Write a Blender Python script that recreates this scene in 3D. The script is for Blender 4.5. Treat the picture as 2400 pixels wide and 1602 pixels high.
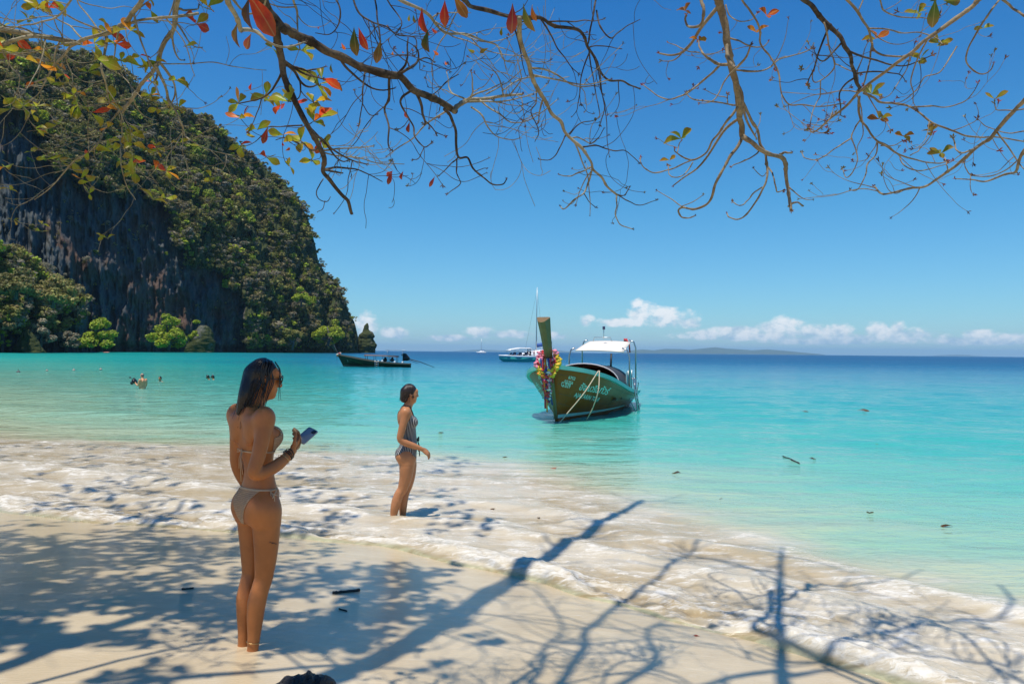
import bpy, bmesh, math, random
import numpy as np
from mathutils import Vector, Matrix, Euler

scene = bpy.context.scene
for o in list(bpy.data.objects):
    bpy.data.objects.remove(o)
COL = scene.collection
R = math.radians
random.seed(11)
rng = np.random.default_rng(5)

# ------------------------------------------------------------------ camera
FPX = 1733.0                       # focal length in pixels of the 2400 px wide photograph
CAMZ = 1.95
cam_d = bpy.data.cameras.new('camera')
cam_d.sensor_width = 36.0
cam_d.lens = FPX / 2400 * 36
cam_d.clip_start = 0.05
cam_d.clip_end = 90000
cam = bpy.data.objects.new('camera', cam_d)
COL.objects.link(cam)
CROT = Matrix.Rotation(R(90.0 + 0.775), 3, 'X') @ Matrix.Rotation(R(0.55), 3, 'Z')
cam.matrix_world = Matrix.Translation((0, 0, CAMZ)) @ CROT.to_4x4()
scene.camera = cam
CAM = Vector((0, 0, CAMZ))

def ray(x, y):
    return CROT @ Vector(((x - 1200) / FPX, -(y - 801) / FPX, -1.0))
def at(x, y, d):
    """world point seen at photo pixel (x, y), at depth Y = d"""
    v = ray(x, y)
    return CAM + v * (d / v.y)
def gnd(x, y, z=0.0):
    v = ray(x, y)
    return CAM + v * ((z - CAMZ) / v.z)
DP = 2400 / 2349.0

# ------------------------------------------------------------------ world, sun, exposure
SUNV = Vector((-0.15, -0.25, 1.0)).normalized()     # towards the sun
SUN_EL = math.asin(SUNV.z)
sun_d = bpy.data.lights.new('sun', 'SUN')
sun_d.energy = 4.9
sun_d.angle = R(0.75)
sun_d.color = (1.0, 0.95, 0.87)
sun = bpy.data.objects.new('sun', sun_d)
sun.rotation_euler = SUNV.to_track_quat('Z', 'Y').to_euler()
COL.objects.link(sun)

vs = scene.view_settings
vs.view_transform = 'Standard'
vs.look = 'None'
vs.gamma = 1.0
vs.exposure = 0.03
vs.use_curve_mapping = False

def node(nt, kind, loc=None, **kw):
    n = nt.nodes.new(kind)
    for k, v in kw.items():
        if k.startswith('i_'):
            key = k[2:]
            key = int(key) if key.isdigit() else key.replace('_', ' ')
            s = n.inputs[key]
            if hasattr(v, 'is_linked') or isinstance(v, bpy.types.NodeSocket):
                nt.links.new(v, s)
            else:
                s.default_value = v
        else:
            setattr(n, k, v)
    return n
def M(nt, op, a, b=None, c=None, clamp=False):
    n = nt.nodes.new('ShaderNodeMath')
    n.operation = op
    n.use_clamp = clamp
    for i, v in enumerate((a, b, c)):
        if v is None:
            continue
        if isinstance(v, bpy.types.NodeSocket):
            nt.links.new(v, n.inputs[i])
        else:
            n.inputs[i].default_value = v
    return n.outputs[0]
def MIX(nt, f, a, b, mode='MIX'):
    n = nt.nodes.new('ShaderNodeMix')
    n.data_type = 'RGBA'
    n.blend_type = mode
    for i, v in ((0, f), (6, a), (7, b)):
        if isinstance(v, bpy.types.NodeSocket):
            nt.links.new(v, n.inputs[i])
        else:
            n.inputs[i].default_value = v if i == 0 else (tuple(v) + (1,))[:4]
    return n.outputs[2]
def RAMP(nt, f, stops, interp='LINEAR'):
    n = nt.nodes.new('ShaderNodeValToRGB')
    cr = n.color_ramp
    cr.interpolation = interp
    while len(cr.elements) < len(stops):
        cr.elements.new(0.5)
    for e, (p, c) in zip(cr.elements, stops):
        e.position = p
        e.color = (c, c, c, 1) if isinstance(c, (int, float)) else (tuple(c) + (1,))[:4]
    nt.links.new(f, n.inputs[0])
    return n.outputs[0]
def SMOOTH(nt, v, lo, hi):
    n = nt.nodes.new('ShaderNodeMapRange')
    n.interpolation_type = 'SMOOTHSTEP'
    nt.links.new(v, n.inputs[0])
    n.inputs[1].default_value = lo
    n.inputs[2].default_value = hi
    return n.outputs[0]
def NOISE(nt, vec, scale, detail=4, rough=0.55, dist=0.0, dims='3D'):
    n = nt.nodes.new('ShaderNodeTexNoise')
    n.noise_dimensions = dims
    if vec is not None:
        nt.links.new(vec, n.inputs['Vector'])
    n.inputs['Scale'].default_value = scale
    n.inputs['Detail'].default_value = detail
    n.inputs['Roughness'].default_value = rough
    n.inputs['Distortion'].default_value = dist
    return n
def MAPV(nt, vec, rot=(0, 0, 0), scale=(1, 1, 1), loc=(0, 0, 0)):
    n = nt.nodes.new('ShaderNodeMapping')
    nt.links.new(vec, n.inputs[0])
    n.inputs[1].default_value = loc
    n.inputs[2].default_value = rot
    n.inputs[3].default_value = scale
    return n.outputs[0]

world = bpy.data.worlds.new('World')
scene.world = world
world.use_nodes = True
wt = world.node_tree
wt.nodes.clear()
sky = node(wt, 'ShaderNodeTexSky', sky_type='NISHITA', sun_disc=False)
sky.sun_elevation = SUN_EL
sky.sun_rotation = math.atan2(SUNV.x, SUNV.y)
sky.air_density = 1.0
sky.dust_density = 0.15
sky.ozone_density = 3.0
sky.altitude = 0
tc = node(wt, 'ShaderNodeTexCoord').outputs['Generated']
sep = node(wt, 'ShaderNodeSeparateXYZ', i_0=tc)
# clean sea air: the sky stays blue right down to the horizon
grade = RAMP(wt, M(wt, 'ABSOLUTE', sep.outputs[2]), [(0.0, (0.66, 0.92, 1.18)), (0.05, (0.56, 0.95, 1.18)), (0.2, (0.36, 0.95, 1.24)), (0.45, (0.17, 0.80, 1.34)), (1.0, (0.17, 0.80, 1.34))])
skyc = MIX(wt, 1.0, sky.outputs[0], grade, 'MULTIPLY')
skyc = node(wt, 'ShaderNodeHueSaturation', i_Saturation=1.0, i_Value=1.05, i_Color=skyc).outputs[0]
az = M(wt, 'ARCTAN2', sep.outputs[0], sep.outputs[1])
el = M(wt, 'ARCSINE', sep.outputs[2])
cv = node(wt, 'ShaderNodeCombineXYZ', i_0=az, i_1=M(wt, 'MULTIPLY', el, 1.35)).outputs[0]
def pix_ang(xd, yd):
    v = ray(xd * DP, yd * DP).normalized()
    return math.atan2(v.x, v.y), math.asin(v.z)
# cumulus heads low over the horizon: (x, y, half width, half height) as they stand in the sky
puffs = [(1475, 716, 34, 26), (1462, 700, 18, 16), (1530, 728, 62, 22), (1430, 740, 60, 11), (1580, 738, 34, 14),
         (1345, 735, 18, 14), (1690, 757, 70, 10), (1808, 742, 34, 17), (1840, 762, 60, 17), (1770, 750, 40, 12),
         (1920, 760, 40, 16), (2010, 762, 26, 20), (2050, 768, 60, 14), (2110, 768, 32, 15), (2245, 768, 30, 11),
         (2330, 775, 40, 9), (1880, 782, 140, 9), (1105, 762, 36, 14), (1170, 766, 60, 10), (1270, 770, 30, 9),
         (905, 764, 36, 14), (840, 748, 26, 34), (1040, 775, 60, 8), (2480, 760, 60, 22), (2640, 765, 90, 26),
         (700, 765, 90, 25), (400, 770, 110, 25),
         (1720, 772, 150, 10), (1960, 776, 210, 11), (2260, 782, 130, 9), (1640, 765, 60, 8), (1780, 762, 30, 22), (2060, 752, 14, 16)]
best = None
for (x, y, w, h) in puffs:
    a0, e0 = pix_ang(x, y)
    u = M(wt, 'MULTIPLY', M(wt, 'SUBTRACT', az, a0), FPX / (w * DP))
    vv = M(wt, 'MULTIPLY', M(wt, 'SUBTRACT', el, e0), FPX / (h * DP))
    q = M(wt, 'SUBTRACT', 1.0, M(wt, 'ADD', M(wt, 'MULTIPLY', u, u), M(wt, 'MULTIPLY', vv, vv)))
    q = M(wt, 'MAXIMUM', q, -1.2)
    best = q if best is None else M(wt, 'MAXIMUM', best, q)
# the same kind of clouds all round the horizon, out of the picture too
ring = M(wt, 'SUBTRACT', M(wt, 'MULTIPLY', NOISE(wt, cv, 7.0, 3).outputs[0], 3.4), 2.1)
ringm = M(wt, 'SUBTRACT', 1.0, M(wt, 'POWER', M(wt, 'DIVIDE', M(wt, 'SUBTRACT', el, 0.035), 0.03), 2.0))
ringf = M(wt, 'SUBTRACT', M(wt, 'ADD', ring, M(wt, 'MAXIMUM', ringm, -2.0)), 1.0)
side = M(wt, 'GREATER_THAN', M(wt, 'ABSOLUTE', az), 0.75)
best = M(wt, 'MAXIMUM', best, M(wt, 'SUBTRACT', ringf, M(wt, 'MULTIPLY', M(wt, 'SUBTRACT', 1.0, side), 3.0)))
n1 = NOISE(wt, cv, 42.0, 7, 0.62).outputs[0]
n2 = NOISE(wt, cv, 120.0, 5, 0.6).outputs[0]
lump = M(wt, 'ADD', M(wt, 'MULTIPLY', M(wt, 'SUBTRACT', n1, 0.5), 3.6), M(wt, 'MULTIPLY', M(wt, 'SUBTRACT', n2, 0.5), 1.2))
dens = M(wt, 'ADD', best, lump)
alpha = SMOOTH(wt, dens, -0.4, 0.9)
alpha = M(wt, 'MULTIPLY', alpha, SMOOTH(wt, el, 0.0005, 0.012))
# thickness towards the light gives the lit tops and greyer bases
cv2 = MAPV(wt, cv, loc=(0.004, -0.012, 0))
n3 = NOISE(wt, cv2, 42.0, 7, 0.62).outputs[0]
lit = M(wt, 'ADD', M(wt, 'MULTIPLY', M(wt, 'SUBTRACT', n1, n3), 3.0), M(wt, 'MULTIPLY', M(wt, 'SUBTRACT', el, 0.012), 16.0))
cloudc = RAMP(wt, M(wt, 'ADD', lit, 0.25, clamp=True), [(0.0, (4.2, 5.9, 7.4)), (0.3, (6.2, 7.4, 8.4)), (0.7, (8.8, 9.2, 9.5)), (1.0, (9.8, 9.9, 10.0))])
alpha = M(wt, 'MULTIPLY', alpha, 0.9)
wcol = MIX(wt, alpha, skyc, cloudc)
bg = node(wt, 'ShaderNodeBackground', i_Color=wcol, i_Strength=0.1)
wo = node(wt, 'ShaderNodeOutputWorld')
wt.links.new(bg.outputs[0], wo.inputs[0])
try:
    world.cycles.sampling_method = 'MANUAL'
    world.cycles.sample_map_resolution = 512
except Exception:
    pass
scene.cycles.use_denoising = True
scene.cycles.max_bounces = 8
scene.cycles.transparent_max_bounces = 12
scene.cycles.caustics_reflective = False
scene.cycles.caustics_refractive = False
scene.cycles.sample_clamp_indirect = 6.0

# ------------------------------------------------------------------ helpers
def tag(o, label=None, cat=None, group=None, kind=None):
    if label: o['label'] = label
    if cat: o['category'] = cat
    if group: o['group'] = group
    if kind: o['kind'] = kind
    return o
def empty(name, loc=(0, 0, 0), rz=0.0):
    o = bpy.data.objects.new(name, None)
    o.location = loc
    o.rotation_euler = (0, 0, rz)
    o.empty_display_size = 0.2
    COL.objects.link(o)
    return o
def link(name, me, mat=None, parent=None):
    o = bpy.data.objects.new(name, me)
    COL.objects.link(o)
    if mat is not None:
        me.materials.clear()
        for m in (mat if isinstance(mat, (list, tuple)) else [mat]):
            me.materials.append(m)
    if parent is not None:
        o.parent = parent
    return o
def np_mesh(name, verts, faces, smooth=True):
    """verts (n,3), faces (m,k) int arrays of one arity"""
    verts = np.asarray(verts, np.float32)
    faces = np.asarray(faces, np.int32)
    me = bpy.data.meshes.new(name)
    me.vertices.add(len(verts))
    me.vertices.foreach_set('co', verts.ravel())
    k = faces.shape[1]
    me.loops.add(faces.size)
    me.loops.foreach_set('vertex_index', faces.ravel())
    me.polygons.add(len(faces))
    me.polygons.foreach_set('loop_start', np.arange(0, faces.size, k, dtype=np.int32))
    me.polygons.foreach_set('loop_total', np.full(len(faces), k, np.int32))
    me.update(calc_edges=True)
    if smooth:
        me.polygons.foreach_set('use_smooth', np.ones(len(faces), bool))
    return me
def fattr(me, name, data):
    a = me.attributes.new(name, 'FLOAT', 'POINT')
    a.data.foreach_set('value', np.asarray(data, np.float32).ravel())
def grid_faces(nr, nc, wrap=False):
    i = np.arange(nr - 1)[:, None]
    j = np.arange(nc if wrap else nc - 1)[None, :]
    j2 = (j + 1) % nc
    a = i * nc + j
    b = i * nc + j2
    c = (i + 1) * nc + j2
    d = (i + 1) * nc + j
    return np.stack(np.broadcast_arrays(a, b, c, d), -1).reshape(-1, 4)
_perm = np.random.default_rng(77).permutation(256)
_perm = np.concatenate([_perm, _perm, _perm])
_grad = np.random.default_rng(78).normal(size=(256, 3))
_grad /= np.linalg.norm(_grad, axis=1)[:, None]
def perlin(x, y, z=None):
    x = np.asarray(x, float); y = np.asarray(y, float)
    if z is None: z = np.zeros_like(x) + 0.37
    xi = np.floor(x).astype(int); yi = np.floor(y).astype(int); zi = np.floor(z).astype(int)
    xf = x - xi; yf = y - yi; zf = z - zi
    u = xf**3 * (xf * (xf * 6 - 15) + 10); v = yf**3 * (yf * (yf * 6 - 15) + 10); w = zf**3 * (zf * (zf * 6 - 15) + 10)
    xi &= 255; yi &= 255; zi &= 255
    def g(dx, dy, dz):
        h = _perm[_perm[_perm[xi + dx] + yi + dy] + zi + dz] & 255
        gr = _grad[h]
        return gr[..., 0] * (xf - dx) + gr[..., 1] * (yf - dy) + gr[..., 2] * (zf - dz)
    def L(a, b, t): return a + (b - a) * t
    return L(L(L(g(0,0,0), g(1,0,0), u), L(g(0,1,0), g(1,1,0), u), v),
             L(L(g(0,0,1), g(1,0,1), u), L(g(0,1,1), g(1,1,1), u), v), w) * 1.5
def fbm(x, y, z=None, o=4, gain=0.5, lac=2.03):
    s = 0; a = 1.0; t = 0
    for i in range(o):
        s = s + a * perlin(x + 17.3 * i, y - 9.1 * i, None if z is None else z + 3.7 * i)
        t += a; a *= gain; x = x * lac; y = y * lac
        if z is not None: z = z * lac
    return s / t
def sstep(x, a, b):
    t = np.clip((np.asarray(x, float) - a) / (b - a), 0, 1)
    return t * t * (3 - 2 * t)
def new_mat(name):
    m = bpy.data.materials.new(name)
    m.use_nodes = True
    nt = m.node_tree
    nt.nodes.clear()
    out = nt.nodes.new('ShaderNodeOutputMaterial')
    p = nt.nodes.new('ShaderNodeBsdfPrincipled')
    nt.links.new(p.outputs[0], out.inputs[0])
    return m, nt, p, out
def setp(nt, p, **kw):
    for k, v in kw.items():
        s = p.inputs[k.replace('_', ' ')]
        if isinstance(v, bpy.types.NodeSocket): nt.links.new(v, s)
        elif isinstance(v, (tuple, list)) and len(v) == 3: s.default_value = tuple(v) + (1,)
        else: s.default_value = v
def simple_mat(name, col, rough=0.6, var=0.15, scale=8.0, bump=0.0, metal=0.0, spec=0.5, bscale=40.0, coat=0.0):
    m, nt, p, out = new_mat(name)
    geo = node(nt, 'ShaderNodeTexCoord').outputs['Object']
    n = NOISE(nt, geo, scale, 4).outputs[0]
    c = MIX(nt, n, tuple(x * (1 - var) for x in col), tuple(min(1, x * (1 + var)) for x in col))
    setp(nt, p, Base_Color=c, Roughness=rough, Metallic=metal, Specular_IOR_Level=spec, Coat_Weight=coat)
    if bump:
        b = node(nt, 'ShaderNodeBump', i_Strength=bump, i_Distance=0.02, i_Height=NOISE(nt, geo, bscale, 5).outputs[0])
        nt.links.new(b.outputs[0], p.inputs['Normal'])
    return m

# ------------------------------------------------------------------ shore geometry (s = seaward of the wave front, t = along it)
SN = np.array([0.486, 0.874])
_ft = [(-40, -0.6), (-14, -0.2), (-9.38, 0.0), (-8.06, 0.23), (-4.67, 1.1), (-2.09, 0.7), (-0.27, 0.3), (0.6, -0.05), (4, -0.5), (30, -0.6)]
_et = [(-60, 4.5), (-17.7, 4.1), (-12, 5.6), (-8.76, 6.5), (-6.2, 6.6), (-3.4, 4.9), (-0.8, 3.3), (0.7, 2.5), (3, 2.0), (30, 2.0)]
def shore(X, Y):
    X = np.asarray(X, float); Y = np.asarray(Y, float)
    s = X * SN[0] + Y * SN[1] - 4.62
    t = X * SN[1] - Y * SN[0]
    front = np.interp(t, *zip(*_ft))
    edge = np.interp(t, *zip(*_et))
    return s - front, t, edge - front
def sand_z(X, Y):
    sp, t, e = shore(X, Y)
    z = np.where(sp > -3.2, 0.045 - 0.098 * sp, 0.045 + 0.098 * 3.2 + 0.03 * (-sp - 3.2))
    z = np.minimum(z, 0.9)
    z = np.where(sp > 0, 0.045 - 0.12 * sp, z)
    z = np.maximum(z, -6)
    return z + 0.012 * fbm(X * 0.9, Y * 0.9, o=3)
def sea_z(X, Y):
    sp, t, e = shore(X, Y)
    wig = 0.16 * fbm(t * 0.9, sp * 0.3 + 4, o=3)
    sp = sp + wig
    d = np.hypot(X, Y)
    crest = 0.07 * np.exp(-((sp - 0.2) / np.where(sp < 0.2, 0.15, 0.32)) ** 2) * (0.7 + 0.9 * fbm(t * 1.3, t * 0 + 2.0, o=2))
    fo = sstep(sp, -0.02, 0.12) * (1 - sstep(sp, e - 1.4, e + 1.0))
    lump = fbm(t * 1.1 + 0.6 * fbm(t * 1.5, sp * 1.5, o=2), sp * 2.6, o=4, gain=0.5)
    mid = fbm(t * 2.6 + 9, sp * 5.5, o=3, gain=0.55)
    fine = fbm(t * 7.0, sp * 9.0, o=4, gain=0.6)
    near = np.exp(-((sp - 0.25) / 0.4) ** 2)
    crest2 = 0.055 * np.exp(-((sp - 1.25 - 0.4 * fbm(t * .5, t * 0 + 9)) / 0.2) ** 2) + 0.045 * np.exp(-((sp - 2.3 - 0.5 * fbm(t * .5, t * 0 + 29)) / 0.25) ** 2)
    z = 0.045 * np.exp(-np.clip(sp, 0, 50) / 1.8) + crest + crest2 * fo
    z = z + fo * (0.062 + 0.03 * near) * lump + fo * (0.014 + 0.03 * near) * mid + fo * (0.004 + 0.035 * near * (0.6 + fbm(t * .8, t * 0 + 14, o=2))) * fine
    # swell farther out
    amp = 0.035 * sstep(sp, 2.5, 9) * (1 - sstep(d, 150, 400)) + 0.03 * sstep(d, 10, 30) * (1 - sstep(d, 150, 500))
    z = z + amp * (fbm(t * 0.22, sp * 0.75, o=4) * 1.6) + 0.012 * sstep(sp, 2, 6) * (1 - sstep(d, 20, 60)) * fbm(t * 1.2, sp * 3.0, o=3)
    # a long low swell line rolling into the bay at the left
    z = z + 0.10 * np.exp(-((sp - 9.5 - 0.08 * (t + 16)) / 0.9) ** 2) * sstep(-t, 9, 13) * (1 - sstep(-t, 24, 40))
    z = np.where(sp < 0.02, z - 0.8 * (0.02 - sp), z)
    sea_z.tops = lump * .7 + mid * .5 + crest * 5 + crest2 * 5
    return z, sp, t, e, fo

# ------------------------------------------------------------------ sand
azs = np.concatenate([np.linspace(-180, -45, 60)[:-1], np.linspace(-45, 45, 460), np.linspace(45, 180, 60)[1:-1]])
rs = np.concatenate([[0.02, 0.3, 0.7, 1.2, 1.8], 1.0 / np.linspace(1 / 2.3, 1 / 14.0, 240), np.geomspace(14.6, 260, 40)])
A, RR = np.meshgrid(np.radians(azs), rs)
X = RR * np.sin(A); Y = RR * np.cos(A)
me = np_mesh('beach', np.stack([X, Y, sand_z(X, Y)], -1).reshape(-1, 3), grid_faces(len(rs), len(azs), wrap=True)[:, ::-1])
sp, t, e = shore(X, Y)
fattr(me, 'wet', sstep(sp, -6.5, -4.0))
fattr(me, 'sp', sp)
m, nt, p, out = new_mat('wet_sand')
pos = node(nt, 'ShaderNodeNewGeometry').outputs['Position']
spa = node(nt, 'ShaderNodeAttribute', attribute_name='sp').outputs['Fac']
wet = node(nt, 'ShaderNodeAttribute', attribute_name='wet').outputs['Fac']
al = MAPV(nt, pos, rot=(0, 0, R(29.1)), scale=(0.55, 1.6, 1.0))
nA = NOISE(nt, al, 1.3, 5, 0.6).outputs[0]
nB = NOISE(nt, pos, 260.0, 3, 0.7).outputs[0]
nC = NOISE(nt, al, 5.0, 4, 0.6, 0.6).outputs[0]
col = MIX(nt, SMOOTH(nt, nA, 0.3, 0.7), (0.50, 0.385, 0.225), (0.60, 0.475, 0.295))
col = MIX(nt, M(nt, 'MULTIPLY', SMOOTH(nt, nC, 0.5, 0.8), 0.5), col, (0.66, 0.55, 0.38))
col = MIX(nt, M(nt, 'MULTIPLY', SMOOTH(nt, nB, 0.58, 0.8), 0.35), col, (0.38, 0.28, 0.16))
# thin backwash, with streaks of froth left behind by the last wave
fr = NOISE(nt, MAPV(nt, pos, rot=(0, 0, R(29.1)), scale=(0.8, 2.4, 1.0)), 3.2, 7, 0.68, 1.4).outputs[0]
frm = M(nt, 'MULTIPLY', SMOOTH(nt, fr, 0.56, 0.72), SMOOTH(nt, spa, -2.2, 0.0))
col = MIX(nt, M(nt, 'MULTIPLY', frm, 0.45), col, (0.80, 0.74, 0.60))
rip = NOISE(nt, MAPV(nt, pos, rot=(0, 0, R(29.1)), scale=(0.8, 2.6, 1.0)), 22.0, 4, 0.6, 0.8).outputs[0]
rip2 = NOISE(nt, MAPV(nt, pos, rot=(0, 0, R(20)), scale=(1.0, 1.8, 1.0)), 60.0, 3, 0.6, 0.4).outputs[0]
bmp = node(nt, 'ShaderNodeBump', i_Strength=0.35, i_Distance=0.008, i_Height=M(nt, 'ADD', rip, M(nt, 'MULTIPLY', rip2, 0.5)))
setp(nt, p, Base_Color=col, Roughness=0.75, Specular_IOR_Level=0.25, Coat_Weight=M(nt, 'MULTIPLY', wet, 1.0), Coat_Roughness=0.06, Coat_IOR=1.33)
nt.links.new(bmp.outputs[0], p.inputs['Coat Normal'])
bm2 = node(nt, 'ShaderNodeBump', i_Strength=0.25, i_Distance=0.01, i_Height=NOISE(nt, pos, 90.0, 4).outputs[0])
nt.links.new(bm2.outputs[0], p.inputs['Normal'])
beach = link('beach', me, m)
tag(beach, kind='structure')

# ------------------------------------------------------------------ sea
azs = np.concatenate([np.linspace(-89, -46, 70)[:-1], np.linspace(-46, 46, 820), np.linspace(46, 89, 70)[1:]])
rs = np.concatenate([1.95 * 739 / np.arange(620, 60, -1.35), 1.95 * 739 / np.arange(60, 3.0, -0.8), np.geomspace(500, 38000, 26)])
A, RR = np.meshgrid(np.radians(azs), rs)
X = RR * np.sin(A); Y = RR * np.cos(A)
Z, sp, t, e, fo = sea_z(X, Y)
TOPS = sea_z.tops
F = grid_faces(len(rs), len(azs))[:, ::-1]
keep = (sp.ravel()[F].max(axis=1) > -0.25)
me = np_mesh('sea', np.stack([X, Y, Z], -1).reshape(-1, 3), F[keep])
# water depth: the open sea falls away to the right of the headland, the bay at the left stays shallow
ang = np.degrees(np.arctan2(X - 8, Y + 25))
bay = 1 - sstep(ang + 4 * fbm(X * .02, Y * .02, o=2), -30, -8)
dep = np.clip(sp, 0, None)
dd = np.log1p(dep / 6.0)
open_ = np.clip(dd / np.log1p(420 / 6.0), 0, 1)
bayd = np.clip(0.62 * (1 - np.exp(-dep / 42.0)), 0, 1)
depth = open_ * (1 - bay) + bayd * bay
fattr(me, 'depth', depth)
fattr(me, 'bay', bay)
fattr(me, 'foam', fo)
fattr(me, 'sp', sp)
fattr(me, 'tops', TOPS)
fattr(me, 'murk', np.exp(-np.clip(sp - e + 0.6, 0, None) / 2.2) * sstep(sp, 0, .3))
m, nt, p, out = new_mat('sea_water')
pos = node(nt, 'ShaderNodeNewGeometry').outputs['Position']
def AT(n): return node(nt, 'ShaderNodeAttribute', attribute_name=n).outputs['Fac']
dep_, foam_, bay_, sp_, murk_ = AT('depth'), AT('foam'), AT('bay'), AT('sp'), AT('murk')
rs_ = MAPV(nt, pos, rot=(0, 0, R(29.1)), scale=(0.35, 1.0, 1.0))
big = NOISE(nt, MAPV(nt, pos, rot=(0, 0, R(15)), scale=(0.3, 1.0, 1.0)), 0.06, 4, 0.6).outputs[0]
chop0 = NOISE(nt, MAPV(nt, pos, rot=(0, 0, R(8)), scale=(0.22, 1.0, 1.0)), 0.42, 6, 0.68, 0.4).outputs[0]
dv = M(nt, 'ADD', dep_, M(nt, 'MULTIPLY', M(nt, 'SUBTRACT', big, 0.5), 0.18))
dv = M(nt, 'ADD', dv, M(nt, 'MULTIPLY', M(nt, 'SUBTRACT', chop0, 0.5), 0.13))  # shading of wave facets put into the water colour as darker streaks
wopen = RAMP(nt, dv, [(0.0, (0.46, 0.44, 0.27)), (0.08, (0.30, 0.46, 0.30)), (0.18, (0.125, 0.43, 0.325)), (0.30, (0.035, 0.38, 0.31)),
                      (0.44, (0.010, 0.30, 0.29)), (0.56, (0.005, 0.185, 0.255)), (0.70, (0.003, 0.10, 0.205)), (1.0, (0.002, 0.052, 0.15))])
wbay = RAMP(nt, dv, [(0.0, (0.50, 0.46, 0.28)), (0.08, (0.36, 0.46, 0.27)), (0.2, (0.22, 0.42, 0.29)), (0.36, (0.085, 0.37, 0.29)),
                     (0.5, (0.02, 0.31, 0.26)), (0.62, (0.004, 0.24, 0.215))])
wc = MIX(nt, bay_, wopen, wbay)
# sand stirred up behind the breakers
mk = NOISE(nt, rs_, 0.55, 4, 0.6, 0.5).outputs[0]
wc = MIX(nt, M(nt, 'MULTIPLY', murk_, SMOOTH(nt, mk, 0.3, 0.62)), wc, (0.56, 0.49, 0.31))
# foam: a milky wash of stirred sand, soft patches of froth in it, thicker froth on the crests
al1 = MAPV(nt, pos, rot=(0, 0, R(29.1)), scale=(0.42, 1.2, 1.0))
f1 = NOISE(nt, al1, 1.15, 4, 0.55, 0.7).outputs[0]
f2 = NOISE(nt, MAPV(nt, pos, rot=(0, 0, R(29.1)), scale=(0.6, 1.3, 1.0)), 16.0, 6, 0.7, 0.8).outputs[0]
f3 = NOISE(nt, al1, 4.2, 6, 0.62, 1.1).outputs[0]
wash = MIX(nt, SMOOTH(nt, M(nt, 'ADD', f1, M(nt, 'MULTIPLY', AT('tops'), 0.25)), 0.34, 0.62), (0.43, 0.335, 0.195), (0.58, 0.50, 0.365))
wash = MIX(nt, M(nt, 'MULTIPLY', SMOOTH(nt, f3, 0.46, 0.68), 0.6), wash, (0.70, 0.645, 0.54))
edge = M(nt, 'ADD', foam_, M(nt, 'MULTIPLY', M(nt, 'SUBTRACT', f1, 0.5), 1.1))
under = MIX(nt, SMOOTH(nt, edge, 0.02, 0.85), wc, wash)
front = M(nt, 'SUBTRACT', 1.0, SMOOTH(nt, sp_, 0.15, 0.9))
tops_ = AT('tops')
thr = M(nt, 'ADD', M(nt, 'ADD', M(nt, 'MULTIPLY', f3, 0.55), M(nt, 'MULTIPLY', f2, 0.45)), M(nt, 'ADD', M(nt, 'MULTIPLY', front, 0.05), M(nt, 'MULTIPLY', tops_, 0.16)))
fm = M(nt, 'MULTIPLY', SMOOTH(nt, thr, 0.52, 0.66), SMOOTH(nt, foam_, 0.3, 0.8))
foamc = MIX(nt, SMOOTH(nt, f2, 0.35, 0.65), (0.62, 0.55, 0.42), (0.76, 0.72, 0.64))
front_shade = M(nt, 'MULTIPLY', M(nt, 'MULTIPLY', M(nt, 'SUBTRACT', 1.0, SMOOTH(nt, sp_, 0.25, 1.3)), SMOOTH(nt, NOISE(nt, al1, 2.6, 5, .6, 1.0).outputs[0], 0.48, 0.66)), 0.75)
under = MIX(nt, front_shade, under, (0.33, 0.235, 0.11))  # brown shading at the foot of the wave front, painted into the colour
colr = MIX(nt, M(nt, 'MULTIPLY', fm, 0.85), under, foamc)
# small wind waves far out, drawn as relief
dist = node(nt, 'ShaderNodeVectorMath', operation='LENGTH', i_0=pos).outputs['Value']
w1 = NOISE(nt, MAPV(nt, pos, rot=(0, 0, R(12)), scale=(0.4, 1.0, 1.0)), 1.1, 5, 0.6, 0.3).outputs[0]
w2 = NOISE(nt, MAPV(nt, pos, rot=(0, 0, R(20)), scale=(0.5, 1.0, 1.0)), 5.0, 4, 0.6, 0.3).outputs[0]
w3 = NOISE(nt, MAPV(nt, pos, rot=(0, 0, R(5)), scale=(0.3, 1.0, 1.0)), 0.22, 4, 0.6, 0.2).outputs[0]
fade2 = M(nt, 'SUBTRACT', 1.0, SMOOTH(nt, dist, 15.0, 90.0))
h = M(nt, 'ADD', M(nt, 'MULTIPLY', w1, 0.30), M(nt, 'MULTIPLY', M(nt, 'MULTIPLY', w2, 0.05), fade2))
h = M(nt, 'ADD', h, M(nt, 'MULTIPLY', w3, M(nt, 'MULTIPLY', SMOOTH(nt, dist, 30.0, 200.0), 0.9)))
h = M(nt, 'ADD', M(nt, 'MULTIPLY', h, M(nt, 'SUBTRACT', 1.0, M(nt, 'MULTIPLY', foam_, 0.75))), M(nt, 'MULTIPLY', f2, M(nt, 'MULTIPLY', foam_, 0.022)))
bmp = node(nt, 'ShaderNodeBump', i_Strength=0.75, i_Distance=1.0, i_Height=h)
rough = M(nt, 'ADD', M(nt, 'ADD', 0.09, M(nt, 'MULTIPLY', SMOOTH(nt, dist, 20.0, 200.0), 0.2)), M(nt, 'MULTIPLY', fm, 0.5))
spec = M(nt, 'SUBTRACT', 0.36, M(nt, 'MULTIPLY', SMOOTH(nt, dist, 6.0, 90.0), 0.31))
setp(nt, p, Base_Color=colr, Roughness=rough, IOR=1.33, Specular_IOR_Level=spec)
nt.links.new(bmp.outputs[0], p.inputs['Normal'])
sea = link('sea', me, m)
tag(sea, kind='structure')
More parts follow.
